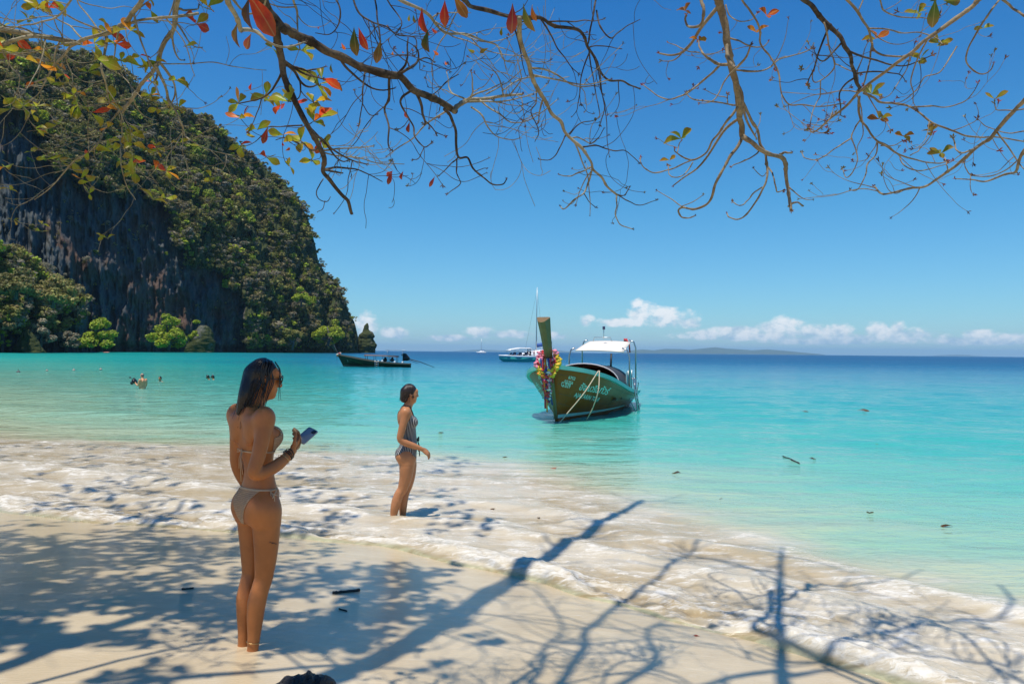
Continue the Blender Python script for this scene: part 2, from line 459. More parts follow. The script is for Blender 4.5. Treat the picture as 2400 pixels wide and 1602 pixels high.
# ------------------------------------------------------------------ headland
SKY = [(-700, -260), (-500, -150), (-200, -40), (0, 60), (60, 100), (100, 112), (215, 120), (262, 150), (300, 190), (330, 222), (400, 245), (470, 265),
       (520, 310), (560, 350), (600, 380), (640, 410), (680, 450), (705, 500), (718, 550), (724, 595), (745, 625), (775, 650),
       (791, 690), (800, 715), (813, 738), (819, 765), (821, 800)]
D0 = [(-700, 170), (-200, 235), (0, 262), (300, 345), (560, 430), (720, 490), (828, 545)]
def in_poly(px, py, poly):
    ins = np.zeros(px.shape, bool)
    n = len(poly)
    for i in range(n):
        x0, y0 = poly[i]; x1, y1 = poly[(i + 1) % n]
        c = ((y0 > py) != (y1 > py)) & (px < (x1 - x0) * (py - y0) / (y1 - y0 + 1e-9) + x0)
        ins ^= c
    return ins
WALL = [(-700, 60), (-200, 190), (0, 235), (95, 290), (115, 390), (180, 425), (330, 450), (380, 470), (400, 560), (440, 600), (480, 620),
        (540, 660), (565, 720), (560, 830), (500, 830), (-700, 830)]
MOUND = [(-700, 500), (0, 560), (80, 600), (150, 650), (192, 690), (185, 745), (120, 760), (0, 765), (-700, 770)]
NU, NV, NB = 520, 250, 14
ux = np.concatenate([np.linspace(-700, 0, 110)[:-1], np.linspace(0, 828, NU)])
vv_ = np.linspace(0, 1, NV)
UX, VV = np.meshgrid(ux, vv_)
ysky = np.interp(UX, *zip(*SKY))
ysky = ysky + 5 * fbm(UX * 0.03, UX * 0 + 3, o=4) * sstep(828 - UX, 5, 40)
y0 = 806.0
yb = np.full_like(UX, y0)
PY = yb + (ysky - yb) * VV
wall = in_poly(UX + 34 * fbm(UX * .03, PY * .025, o=4, gain=.65), PY + 50 * fbm(UX * .045, PY * .015 + 5, o=4, gain=.65), WALL).astype(float)
mound = in_poly(UX + 8 * fbm(UX * .05, PY * .05), PY + 8 * fbm(UX * .05 + 9, PY * .05), MOUND).astype(float)
def blur(a, n):
    for _ in range(n):
        b = np.pad(a, 1, mode='edge')
        a = (b[1:-1, 1:-1] * 2 + b[:-2, 1:-1] + b[2:, 1:-1] + b[1:-1, :-2] + b[1:-1, 2:]) / 6
    return a
wall_s = blur(wall, 5); mound_s = blur(mound, 8)
d0 = np.interp(UX, *zip(*D0))
setb = np.interp(UX, [-700, 0, 300, 600, 720, 828], [60, 70, 75, 60, 35, 8])
W = wall_s * (1 - mound_s)
slope = setb * VV ** 1.6
dd = d0 + slope + W * (17 - 5 * VV) - mound_s * 14
# relief in metres: ribs and flutes on the rock, knolls and gullies on the slope
xm = (UX * DP - 1200) / FPX * d0; zm = (y0 - PY) * DP / FPX * d0
hx = (UX + 0.0) * 0.16
relief = 15 * fbm(hx * .14, zm * .04, o=5, gain=.6) + 3.0 * fbm(hx * .5, zm * .08 + 8, o=5) * (0.6 + W) + 2.0 * fbm(hx * 1.1, zm * .12, o=4)
gul = np.abs(fbm(hx * .22 + 4, zm * .05 - hx * .1, o=3)) * 22 * (1 - W)
dd = dd + relief * sstep(VV, -.1, .1) + gul * 0.7 + 6 * W * np.abs(fbm(hx * .3, zm * .03 + 3, o=4)) + 5 * W * fbm(hx * .1, zm * .09, o=3)
# undercut at the waterline
dd = dd + 7 * (1 - sstep(zm, 0.5, 5.0))
RX = np.zeros(UX.shape + (3,))
rc = np.array(CROT)
vx = (UX * DP - 1200) / FPX; vy = -(PY * DP - 801) / FPX
rays = np.stack([vx, vy, -np.ones_like(vx)], -1) @ rc.T
CP = np.array([0, 0, CAMZ]) + rays * (dd / rays[..., 1])[..., None]
CP[0, :, 2] = -3
# back of the hill
back = []
for k in range(1, NB + 1):
    f = k / NB
    b = CP[-1].copy()
    b[:, 1] += 160 * f; b[:, 0] -= 30 * f
    b[:, 2] = CP[-1, :, 2] * (1 - f ** 2) + 8 * fbm(b[:, 0] * .03, b[:, 1] * .03, o=3) * (1 - f) - 4 * f
    back.append(b)
ALL = np.concatenate([CP, np.array(back)])
me = np_mesh('cliff', ALL.reshape(-1, 3), grid_faces(ALL.shape[0], ALL.shape[1]))
wfull = np.concatenate([W, np.zeros((NB, W.shape[1]))])
fattr(me, 'wall', wfull)
m, nt, p, out = new_mat('karst_rock')
pos = node(nt, 'ShaderNodeNewGeometry').outputs['Position']
wl = node(nt, 'ShaderNodeAttribute', attribute_name='wall').outputs['Fac']
st = NOISE(nt, MAPV(nt, pos, scale=(1.0, 0.5, 0.2)), 0.16, 8, 0.64, 0.9).outputs[0]
st2 = NOISE(nt, MAPV(nt, pos, scale=(1.0, 0.4, 0.06)), 0.7, 5, 0.6).outputs[0]
pt = NOISE(nt, pos, 0.035, 4, 0.55).outputs[0]
rock = RAMP(nt, st, [(0.25, (0.022, 0.032, 0.038)), (0.45, (0.052, 0.066, 0.072)), (0.6, (0.095, 0.102, 0.098)), (0.85, (0.20, 0.19, 0.165))])
rock = MIX(nt, M(nt, 'MULTIPLY', SMOOTH(nt, st2, 0.5, 0.75), 0.6), rock, (0.018, 0.035, 0.045))
rock = MIX(nt, M(nt, 'MULTIPLY', SMOOTH(nt, pt, 0.47, 0.62), 0.65), rock, (0.12, 0.062, 0.036))
grn = MIX(nt, NOISE(nt, pos, 0.3, 5).outputs[0], (0.03, 0.04, 0.012), (0.075, 0.085, 0.03))
rk2 = NOISE(nt, pos, 0.09, 5, 0.6).outputs[0]
rock = MIX(nt, M(nt, 'MULTIPLY', M(nt, 'SUBTRACT', 1.0, wl), 0.7), rock, (0.22, 0.20, 0.165))
colr = MIX(nt, SMOOTH(nt, M(nt, 'ADD', wl, M(nt, 'MULTIPLY', M(nt, 'SUBTRACT', rk2, 0.46), 1.8)), 0.25, 0.55), grn, rock)
bh = M(nt, 'ADD', M(nt, 'MULTIPLY', st, 1.5), NOISE(nt, MAPV(nt, pos, scale=(1, 1, .35)), 0.9, 6, 0.65).outputs[0])
bmp = node(nt, 'ShaderNodeBump', i_Strength=0.8, i_Distance=1.0, i_Height=bh)
setp(nt, p, Base_Color=colr, Roughness=0.9, Specular_IOR_Level=0.15)
nt.links.new(bmp.outputs[0], p.inputs['Normal'])
ROCK = m
cliff = link('cliff', me, m)
tag(cliff, kind='structure')

def foliage_mat(name, cols, rand=True, trans=0.35):
    m, nt, p, out = new_mat(name)
    oi = node(nt, 'ShaderNodeObjectInfo').outputs['Random']
    pos = node(nt, 'ShaderNodeNewGeometry')
    ri = pos.outputs['Random Per Island']
    big = NOISE(nt, pos.outputs['Position'], 0.045, 3).outputs[0]
    oi = M(nt, 'ADD', M(nt, 'MULTIPLY', oi, 0.75), M(nt, 'MULTIPLY', M(nt, 'SUBTRACT', big, 0.37), 0.9), clamp=True)
    c = RAMP(nt, oi, [(i / max(1, len(cols) - 1), c) for i, c in enumerate(cols)]) if len(cols) > 1 else None
    if c is None:
        rgb = node(nt, 'ShaderNodeRGB'); rgb.outputs[0].default_value = tuple(cols[0]) + (1,)
        c = rgb.outputs[0]
    c = node(nt, 'ShaderNodeHueSaturation', i_Hue=M(nt, 'ADD', 0.485, M(nt, 'MULTIPLY', ri, 0.03)), i_Saturation=1.0,
             i_Value=M(nt, 'ADD', 0.7, M(nt, 'MULTIPLY', ri, 1.0)), i_Color=c).outputs[0]
    setp(nt, p, Base_Color=c, Roughness=0.55, Specular_IOR_Level=0.25)
    tr = node(nt, 'ShaderNodeBsdfTranslucent', i_Color=c)
    mx = node(nt, 'ShaderNodeMixShader', i_0=trans)
    nt.links.new(p.outputs[0], mx.inputs[1]); nt.links.new(tr.outputs[0], mx.inputs[2])
    nt.links.new(mx.outputs[0], out.inputs[0])
    return m
def leaf_cloud(name, n, lobes, size, seed, droop=0.0, aspect=0.6):
    """small leaf faces spread through a set of ellipsoid lobes ((c),(r))"""
    g = np.random.default_rng(seed)
    vol = np.array([l[1][0] * l[1][1] * l[1][2] for l in lobes]) ** 0.67
    pick = g.choice(len(lobes), n, p=vol / vol.sum())
    c = np.array([l[0] for l in lobes])[pick]; r = np.array([l[1] for l in lobes])[pick]
    d = g.normal(size=(n, 3)); d /= np.linalg.norm(d, axis=1)[:, None]
    rad = g.uniform(0.55, 1.0, n) ** 0.6
    pos = c + d * r * rad[:, None]
    nrm = d * 0.7 + g.normal(size=(n, 3)) * 0.5 + np.array([0, 0, 0.5])
    nrm /= np.linalg.norm(nrm, axis=1)[:, None]
    a = np.cross(nrm, g.normal(size=(n, 3))); a /= np.linalg.norm(a, axis=1)[:, None]
    b = np.cross(nrm, a)
    s = (size * g.uniform(0.6, 1.3, n))[:, None]
    V = np.stack([pos - a * s, pos - b * s * aspect, pos + a * s, pos + b * s * aspect], 1).reshape(-1, 3)
    Fq = np.arange(n * 4).reshape(-1, 4)
    return np_mesh(name, V, Fq, smooth=False)
def tube_arrays(pts, radii, nseg=6, cap=True):
    pts = np.asarray(pts, float); radii = np.asarray(radii, float)
    n = len(pts)
    tan = np.gradient(pts, axis=0)
    tan /= np.linalg.norm(tan, axis=1)[:, None] + 1e-12
    up = np.array([0.0, 0.0, 1.0]) if abs(tan[0, 2]) < 0.9 else np.array([1.0, 0, 0])
    a = np.cross(tan[0], up); a /= np.linalg.norm(a)
    rings = []
    th = np.linspace(0, 2 * np.pi, nseg, endpoint=False)
    for i in range(n):
        a = a - tan[i] * np.dot(a, tan[i]); a /= np.linalg.norm(a) + 1e-12
        b = np.cross(tan[i], a)
        rings.append(pts[i] + radii[i] * (np.cos(th)[:, None] * a + np.sin(th)[:, None] * b))
    V = np.concatenate(rings)
    Fq = grid_faces(n, nseg, wrap=True)
    if cap:
        V = np.concatenate([V, pts[:1], pts[-1:]])
        i0, i1 = n * nseg, n * nseg + 1
        j = np.arange(nseg); j2 = (j + 1) % nseg
        c0 = np.stack([np.full(nseg, i0), j2, j, j], 1); c1 = np.stack([np.full(nseg, i1), (n - 1) * nseg + j, (n - 1) * nseg + j2, (n - 1) * nseg + j2], 1)
        return V, Fq, np.concatenate([c0, c1])[:, :3]
    return V, Fq, np.zeros((0, 3), int)
class MB:
    """collects shapes, builds ONE mesh object"""
    def __init__(self): self.v = []; self.f = []; self.n = 0; self.mi = []
    def add(self, V, F, mi=0):
        V = [tuple(map(float, v)) for v in V]
        self.v += V
        for f in F:
            self.f.append(tuple(int(i) + self.n for i in f)); self.mi.append(mi)
        self.n += len(V)
        return self
    def tube(self, pts, radii, nseg=6, mi=0):
        if np.isscalar(radii): radii = [radii] * len(pts)
        V, Fq, Ft = tube_arrays(pts, radii, nseg)
        self.add(V, list(map(tuple, Fq)) + list(map(tuple, Ft)), mi); return self
    def box(self, c, s, rot=None, mi=0):
        V = [Vector((x * s[0] / 2, y * s[1] / 2, z * s[2] / 2)) for x in (-1, 1) for y in (-1, 1) for z in (-1, 1)]
        if rot is not None: V = [rot @ v for v in V]
        V = [v + Vector(c) for v in V]
        self.add(V, [(0, 1, 3, 2), (4, 6, 7, 5), (0, 4, 5, 1), (2, 3, 7, 6), (0, 2, 6, 4), (1, 5, 7, 3)], mi); return self
    def loft(self, rings, close=True, cap=True, mi=0):
        k = len(rings[0]); V = [v for r in rings for v in r]
        F = []
        for i in range(len(rings) - 1):
            for j in range(k if close else k - 1):
                j2 = (j + 1) % k
                F.append((i * k + j, i * k + j2, (i + 1) * k + j2, (i + 1) * k + j))
        if cap and close:
            F.append(tuple(range(k))[::-1]); F.append(tuple(range((len(rings) - 1) * k, len(rings) * k)))
        self.add(V, F, mi); return self
    def ball(self, c, r, nu=10, nv=6, mi=0):
        r = (r, r, r) if np.isscalar(r) else r
        rings = []
        for i in range(nv + 1):
            ph = -math.pi / 2 + math.pi * i / nv
            cz = max(math.cos(ph), 0.02)
            rings.append([(c[0] + r[0] * cz * math.cos(2 * math.pi * j / nu), c[1] + r[1] * cz * math.sin(2 * math.pi * j / nu), c[2] + r[2] * math.sin(ph)) for j in range(nu)])
        return self.loft(rings, mi=mi)
    def build(self, name, mat, parent=None, smooth=True, matrix=None):
        me = bpy.data.meshes.new(name)
        me.from_pydata(self.v, [], self.f)
        me.update()
        if any(self.mi): me.polygons.foreach_set('material_index', self.mi)
        if smooth: me.polygons.foreach_set('use_smooth', [True] * len(me.polygons))
        if matrix is not None: me.transform(matrix)
        return link(name, me, mat, parent)

FOL = [foliage_mat('foliage_olive', [(0.10, 0.105, 0.035), (0.21, 0.18, 0.06), (0.155, 0.165, 0.035), (0.28, 0.245, 0.07), (0.22, 0.17, 0.085), (0.33, 0.31, 0.06)]),
       foliage_mat('foliage_bright', [(0.32, 0.37, 0.03), (0.25, 0.31, 0.03), (0.42, 0.42, 0.03)]),
       foliage_mat('foliage_grey', [(0.27, 0.23, 0.15), (0.20, 0.18, 0.12), (0.32, 0.27, 0.18)])]
protos = bpy.data.collections.new('clump_prototypes')
for k in range(8):
    g = random.Random(k)
    lobes = []
    for j in range(7):
        a = g.uniform(0, 6.28)
        rr = g.uniform(0.1, 0.85)
        lobes.append(((rr * math.cos(a), rr * math.sin(a), g.uniform(-0.3, 0.7)), (g.uniform(.18, .5),) * 2 + (g.uniform(.14, .4),)))
    me = leaf_cloud('clump', 240, lobes, [.13, .16, .11, .14, .12, .18, .13, .15][k], 40 + k)
    o = bpy.data.objects.new('clump_%d' % k, me)
    me.materials.append(FOL[[0, 0, 0, 1, 2, 0, 0, 2][k]])
    protos.objects.link(o)
# points on the slope
g = np.random.default_rng(3)
tri = []
cu = np.arange(NU + 109 - 1); 
NP = 40000
iu = g.integers(0, CP.shape[1] - 1, NP); iv = g.integers(1, NV - 1, NP)
fu = g.random(NP)[:, None]
PT = CP[iv, iu] * (1 - fu) + CP[iv, iu + 1] * fu
pw = W[iv, iu]
area = (ysky[0] - 806)[iu]
px_ = UX[iv, iu]; py_ = PY[iv, iu]
patch = fbm(px_ * .035, py_ * .03 + 4, o=3)
prob = np.clip(1.1 - pw * 1.25, 0.03, 1) * np.clip(np.abs(area) / 600, 0.1, 1) * np.where(patch < -0.05, 0.10, 1.0)
prob *= np.where(px_ > 806, 0.0, 1.0)
prob *= np.where(px_ < -60, 0.35, 1.0) * np.where(PT[:, 2] < 3.0, 0.0, 1.0)
sel = g.random(NP) < prob
PT = PT[sel]; pw = pw[sel]; px_ = px_[sel]; py_ = py_[sel]
sc = g.uniform(0.8, 1.2, len(PT)) * g.choice([.9, 1.3, 1.9, 2.7, 4.2], len(PT), p=[.26, .30, .24, .14, .06]) * np.where(pw > .5, 0.55, 1.0) * (1 + 0.5 * (g.random(len(PT)) < .08))
# crowns along the skyline and the ridge behind it
sk = CP[-1][109::4]; extra = []
for q in sk[: -6]:
    for k in range(2):
        extra.append(q + np.array([g.normal() * 1.5, g.uniform(0, 14), g.uniform(-1.5, 0.4)]))
PT = np.concatenate([PT, np.array(extra)]); sc = np.concatenate([sc, g.uniform(1.4, 3.0, len(extra))])
me = bpy.data.meshes.new('slope_vegetation')
me.vertices.add(len(PT)); me.vertices.foreach_set('co', PT.astype(np.float32).ravel())
fattr(me, 'size', sc)
fattr(me, 'turn', g.uniform(0, 6.28, len(PT)))
kind = g.integers(0, 8, len(PT))
a_ = me.attributes.new('which', 'INT', 'POINT'); a_.data.foreach_set('value', kind.astype(np.int32))
veg = link('slope_vegetation', me)
tag(veg, 'dense green and olive scrub covering the slopes of the limestone headland', 'scrub', kind='stuff')
ng = bpy.data.node_groups.new('scatter', 'GeometryNodeTree')
ng.interface.new_socket('Geometry', in_out='INPUT', socket_type='NodeSocketGeometry')
ng.interface.new_socket('Geometry', in_out='OUTPUT', socket_type='NodeSocketGeometry')
gi = ng.nodes.new('NodeGroupInput'); go = ng.nodes.new('NodeGroupOutput')
m2p = ng.nodes.new('GeometryNodeMeshToPoints')
iop = ng.nodes.new('GeometryNodeInstanceOnPoints'); iop.inputs['Pick Instance'].default_value = True
ci = ng.nodes.new('GeometryNodeCollectionInfo'); ci.inputs['Collection'].default_value = protos
ci.inputs['Separate Children'].default_value = True; ci.inputs['Reset Children'].default_value = True
def named(n, ty):
    q = ng.nodes.new('GeometryNodeInputNamedAttribute'); q.data_type = ty; q.inputs[0].default_value = n
    return q.outputs[0]
cx = ng.nodes.new('ShaderNodeCombineXYZ')
ng.links.new(named('turn', 'FLOAT'), cx.inputs[2])
ng.links.new(gi.outputs[0], m2p.inputs[0]); ng.links.new(m2p.outputs[0], iop.inputs[0])
ng.links.new(ci.outputs[0], iop.inputs['Instance']); ng.links.new(named('which', 'INT'), iop.inputs['Instance Index'])
ng.links.new(cx.outputs[0], iop.inputs['Rotation']); ng.links.new(named('size', 'FLOAT'), iop.inputs['Scale'])
ng.links.new(iop.outputs[0], go.inputs[0])
md = veg.modifiers.new('scatter', 'NODES'); md.node_group = ng

# rock stack off the point
def lumpy_rock(name, prof, d, mat, amp=0.12, seed=0, nseg=40, nr=60, flat=0.75, parent=None):
    """prof: rows (y, x0, x1) in photo pixels (display scale) seen at depth d, closed all round"""
    ys = np.array([q[0] for q in prof], float)
    yy = np.linspace(ys.max(), ys.min(), nr)
    o = np.argsort(ys)
    x0 = np.interp(yy, ys[o], np.array([q[1] for q in prof])[o]); x1 = np.interp(yy, ys[o], np.array([q[2] for q in prof])[o])
    rings = []
    for i in range(nr):
        c = at((x0[i] + x1[i]) / 2 * DP, yy[i] * DP, d); r = (x1[i] - x0[i]) / 2 * DP * d / FPX
        th = np.linspace(0, 2 * np.pi, nseg, endpoint=False)
        rr = r * (1 + amp * fbm(np.cos(th) * 1.7 + seed, np.sin(th) * 1.7 + seed, np.full(nseg, c.z * .35), o=5, gain=.65) * 2)
        rings.append(np.stack([c.x + rr * np.cos(th), c.y + rr * np.sin(th) * flat, np.full(nseg, c.z)], -1))
    V = np.concatenate(rings)
    mb = MB(); mb.add(V, list(map(tuple, grid_faces(nr, nseg, True))) + [tuple((nr - 1) * nseg + j for j in range(nseg))])
    return mb.build(name, mat, parent)
rk = lumpy_rock('sea_stack', [(741, 841, 844), (747, 835.5, 845.5), (753, 834, 846), (757, 833, 847), (762, 831.5, 855), (767, 824, 857), (771, 823, 858.6), (776, 822, 855), (780, 821, 857), (787, 820, 863), (794, 818, 864), (800, 817, 861), (809, 816, 860)], 560, ROCK, 0.16, 3, nr=90)
tag(rk, 'jagged dark rock stack standing in the sea off the tip of the cliff', 'rock')

BARK = simple_mat('tree_bark', (0.17, 0.13, 0.09), 0.85, 0.35, 30, 0.6, bscale=120)
DARKBARK = simple_mat('shore_bark', (0.09, 0.08, 0.07), 0.9, 0.3, 6)
def shore_tree(xc, ytop, ybase, halfw, d, fol, label, seed, name='shore_tree'):
    """tree whose crown stands over the foot of the cliff; crown as lobes of leaf faces"""
    g = random.Random(seed)
    base = at(xc * DP, ybase * DP, d)
    base.z = max(base.z, 0.8)
    H = (ybase - ytop) * DP * d / FPX; Wd = halfw * DP * d / FPX
    root = empty(name, base)
    tag(root, label, 'tree', 'trees at the foot of the cliff')
    mb = MB()
    mb.tube([(0, 0, -1.0), (0.1 * Wd, 0, 0.25 * H), (-0.05 * Wd, 0, 0.55 * H)], [0.05 * H, 0.04 * H, 0.02 * H], 7)
    lobes = []
    nl = 16
    for i in range(nl):
        a = g.uniform(0, 6.28); q = math.sqrt(g.random())
        x = q * math.cos(a) * Wd * 0.8; y = q * math.sin(a) * Wd * 0.6
        zt = H * (0.12 + 0.72 * (1 - q * q) * g.uniform(.35, 1.1))
        r = g.uniform(.2, .34) * Wd
        lobes.append(((x, y, zt), (r, r, r * .65)))
        mb.tube([(0, 0, 0.2 * H), (x * .5, y * .5, zt * .65), (x, y, zt)], [0.02 * H, 0.014 * H, 0.006 * H], 5)
    mb.build('trunk', DARKBARK, root)
    me = leaf_cloud('crown', 2600, lobes, 0.055 * Wd + 0.12, seed)
    link('crown', me, fol, root)
    return root
shore_tree(120, 622, 700, 62, 252, FOL[0], 'largest dark green tree on the mound at the left foot of the cliff', 1)
shore_tree(35, 596, 680, 60, 246, FOL[0], 'dark green tree on the mound cut by the left edge of the picture', 2)
shore_tree(232, 722, 800, 52, 295, FOL[1], 'yellow-green rounded tree left of centre at the foot of the dark rock wall', 3)
shore_tree(152, 745, 803, 34, 285, FOL[2], 'pale grey-green bush just left of the yellow-green tree at the cliff foot', 4)
shore_tree(385, 712, 800, 50, 335, FOL[1], 'brightest yellow-green tree, alone before the middle of the dark rock wall', 5)
shore_tree(455, 722, 795, 26, 352, FOL[1], 'small lime-green tree perched on the rock knob right of the brightest tree', 6)
shore_tree(90, 720, 803, 40, 268, FOL[2], 'greyish leafless-looking bush on grey boulders at the left cliff foot', 7)
shore_tree(752, 716, 790, 42, 485, FOL[1], 'bright yellow-green tree low on the right end of the headland', 8)
shore_tree(670, 738, 800, 34, 455, FOL[0], 'olive tree at the waterline right of the long-haired woman\'s head', 9)
shore_tree(5, 735, 800, 20, 258, FOL[1], 'sunlit green tree at the waterline on the left picture edge', 10)
shore_tree(690, 650, 700, 26, 462, FOL[1], 'conical light green tree midway up the right slope of the headland', 12)
lumpy_rock('rock_knob', [(808, 425, 492), (790, 430, 492), (775, 440, 490), (760, 448, 485), (750, 455, 480), (746, 460, 474)], 352, ROCK, 0.16, 8)
tag(bpy.data.objects['rock_knob'], 'dark fluted rock knob carrying a lime-green tree at the cliff foot', 'rock')
lumpy_rock('boulder', [(808, 34, 100), (795, 40, 92), (780, 45, 85), (765, 50, 75), (755, 55, 66)], 262, ROCK, 0.22, 12)
tag(bpy.data.objects['boulder'], 'grey boulder outcrop at the waterline below the left cliff mound', 'rock')

# ------------------------------------------------------------------ islands on the horizon
def island(name, sk, d, label):
    xs = np.linspace(sk[0][0], sk[-1][0], 160)
    ys = np.interp(xs, *zip(*sk))
    rows = []
    top = [at(x * DP, y * DP, d) for x, y in zip(xs, ys)]
    for f, dy in ((-0.02, -900), (0.35, -600), (0.75, -250), (1.0, 0), (0.6, 500), (-0.02, 1200)):
        row = []
        for i, q in enumerate(top):
            hz = max(q.z, 5)
            n = 1 + 0.25 * float(perlin(i * 0.21, f * 3.1 + sk[0][0] * .1)) * (0 < f < 1)
            row.append((q.x, q.y + dy, hz * f * n if f > 0 else -20))
        rows.append(row)
    mb = MB(); mb.loft(rows, close=False, cap=False)
    o = mb.build(name, ISL)
    return tag(o, kind='structure')
ISL = simple_mat('island_forest', (0.05, 0.075, 0.04), 0.9, 0.4, 0.004)
island('hills', [(1425, 811), (1450, 803), (1475, 801), (1500, 803), (1525, 800), (1560, 800), (1580, 802), (1620, 798), (1640, 796), (1665, 799), (1700, 801), (1725, 803), (1760, 801), (1800, 804), (1860, 810)], 15000, '')
island('hills', [(1030, 806), (1060, 803), (1100, 801), (1150, 803), (1200, 803), (1240, 802), (1262, 800), (1290, 804), (1330, 808)], 24000, '')
island('hills', [(2150, 816), (2180, 813), (2210, 813), (2240, 816)], 24000, '')
# ------------------------------------------------------------------ overhanging sea almond trees
def leaf_mesh(name, curl, fold, wave, seed):
    g = random.Random(seed)
    n = 7
    rows = []
    for i in range(n):
        t = i / (n - 1)
        w = (math.sin(math.pi * (t ** 1.75)) ** 0.75) * 0.27 + 0.008
        if i == n - 1: w = 0.045
        z = -curl * t * t + wave * math.sin(t * 5 + seed)
        rows.append([(-w, t, z + fold * w + g.uniform(-.012, .012)), (0, t * 1.0, z), (w, t, z + fold * w + g.uniform(-.012, .012))])
    mb = MB(); mb.loft(rows, close=False, cap=False)
    me = bpy.data.meshes.new(name)
    me.from_pydata(mb.v, [], mb.f); me.update()
    me.polygons.foreach_set('use_smooth', [True] * len(me.polygons))
    return me
LEAFM, nt, p, out = new_mat('almond_leaf')
oi = node(nt, 'ShaderNodeObjectInfo')
ob = node(nt, 'ShaderNodeTexCoord').outputs['Object']
nz = NOISE(nt, ob, 3.5, 4, 0.6).outputs[0]
nz2 = NOISE(nt, ob, 9.0, 3, 0.6).outputs[0]
sx = node(nt, 'ShaderNodeSeparateXYZ', i_0=ob)
vein = M(nt, 'SUBTRACT', 1.0, SMOOTH(nt, M(nt, 'ABSOLUTE', sx.outputs[0]), 0.0, 0.03))
lc = node(nt, 'ShaderNodeHueSaturation', i_Hue=M(nt, 'ADD', 0.47, M(nt, 'MULTIPLY', nz, 0.06)), i_Value=M(nt, 'ADD', 0.65, M(nt, 'MULTIPLY', nz, 0.7)), i_Color=oi.outputs['Color']).outputs[0]
lc = MIX(nt, M(nt, 'MULTIPLY', SMOOTH(nt, nz2, 0.62, 0.72), 0.6), lc, (0.07, 0.035, 0.015))
lc = MIX(nt, M(nt, 'MULTIPLY', SMOOTH(nt, M(nt, 'ADD', sx.outputs[1], M(nt, 'MULTIPLY', nz, .5)), .55, 1.25), .55), lc, (.30, .10, .02))
lc = MIX(nt, M(nt, 'MULTIPLY', vein, 0.35), lc, (0.5, 0.4, 0.15))
setp(nt, p, Base_Color=lc, Roughness=0.42, Specular_IOR_Level=0.4)
tr = node(nt, 'ShaderNodeBsdfTranslucent', i_Color=lc)
mx = node(nt, 'ShaderNodeMixShader', i_0=0.5)
nt.links.new(p.outputs[0], mx.inputs[1]); nt.links.new(tr.outputs[0], mx.inputs[2]); nt.links.new(mx.outputs[0], out.inputs[0])
LEAVES = [leaf_mesh('leaf', c, f, w, i) for i, (c, f, w) in enumerate([(0.12, 0.35, 0.01), (0.35, 0.5, 0.02), (-0.1, 0.25, 0.02), (0.5, 0.8, 0.03), (0.05, 1.1, 0.02)])]
for me in LEAVES: me.materials.append(LEAFM)
def bud_mesh(seed):
    g = random.Random(seed); mb = MB()
    for k in range(5):
        a = k * 1.256 + g.uniform(-.3, .3); tilt = g.uniform(0.35, 1.0)
        L = g.uniform(.7, 1.1)
        d = Vector((math.sin(tilt) * math.cos(a), math.sin(tilt) * math.sin(a), math.cos(tilt)))
        s = d.cross(Vector((0, 0, 1))).normalized() * 0.17
        mb.add([Vector((0, 0, 0)), d * L * .5 + s, d * L, d * L * .5 - s], [(0, 1, 2, 3)])
    mb.tube([(0, 0, -0.3), (0, 0, 0), (0, 0, .25)], [0.10, .13, .04], 5)
    me = bpy.data.meshes.new('bud'); me.from_pydata(mb.v, [], mb.f); me.update()
    me.materials.append(LEAFM)
    return me
BUDS = [bud_mesh(i) for i in range(3)]
def bark_mat(name, dark, light, sc):
    m, nt, p, out = new_mat(name)
    ob = node(nt, 'ShaderNodeTexCoord').outputs['Object']
    a = NOISE(nt, ob, sc, 6, 0.65, 0.3).outputs[0]
    b = NOISE(nt, ob, sc * 6, 4, 0.6).outputs[0]
    c = MIX(nt, SMOOTH(nt, a, 0.35, 0.65), dark, light)
    c = MIX(nt, M(nt, 'MULTIPLY', SMOOTH(nt, b, 0.5, 0.7), 0.5), c, tuple(x * .45 for x in dark))
    setp(nt, p, Base_Color=c, Roughness=0.85, Specular_IOR_Level=0.2)
    bp = node(nt, 'ShaderNodeBump', i_Strength=0.9, i_Distance=0.006, i_Height=M(nt, 'ADD', a, b))
    nt.links.new(bp.outputs[0], p.inputs['Normal'])
    return m
BK_DARK = bark_mat('bark_dark', (0.030, 0.023, 0.018), (0.115, 0.09, 0.062), 14)  # dark bark, its colour deepened further to look backlit against the sky
BK_TAN = bark_mat('bark_tan', (0.18, 0.135, 0.085), (0.31, 0.245, 0.155), 10)
BK_PALE = bark_mat('bark_pale', (0.19, 0.16, 0.10), (0.36, 0.32, 0.22), 10)

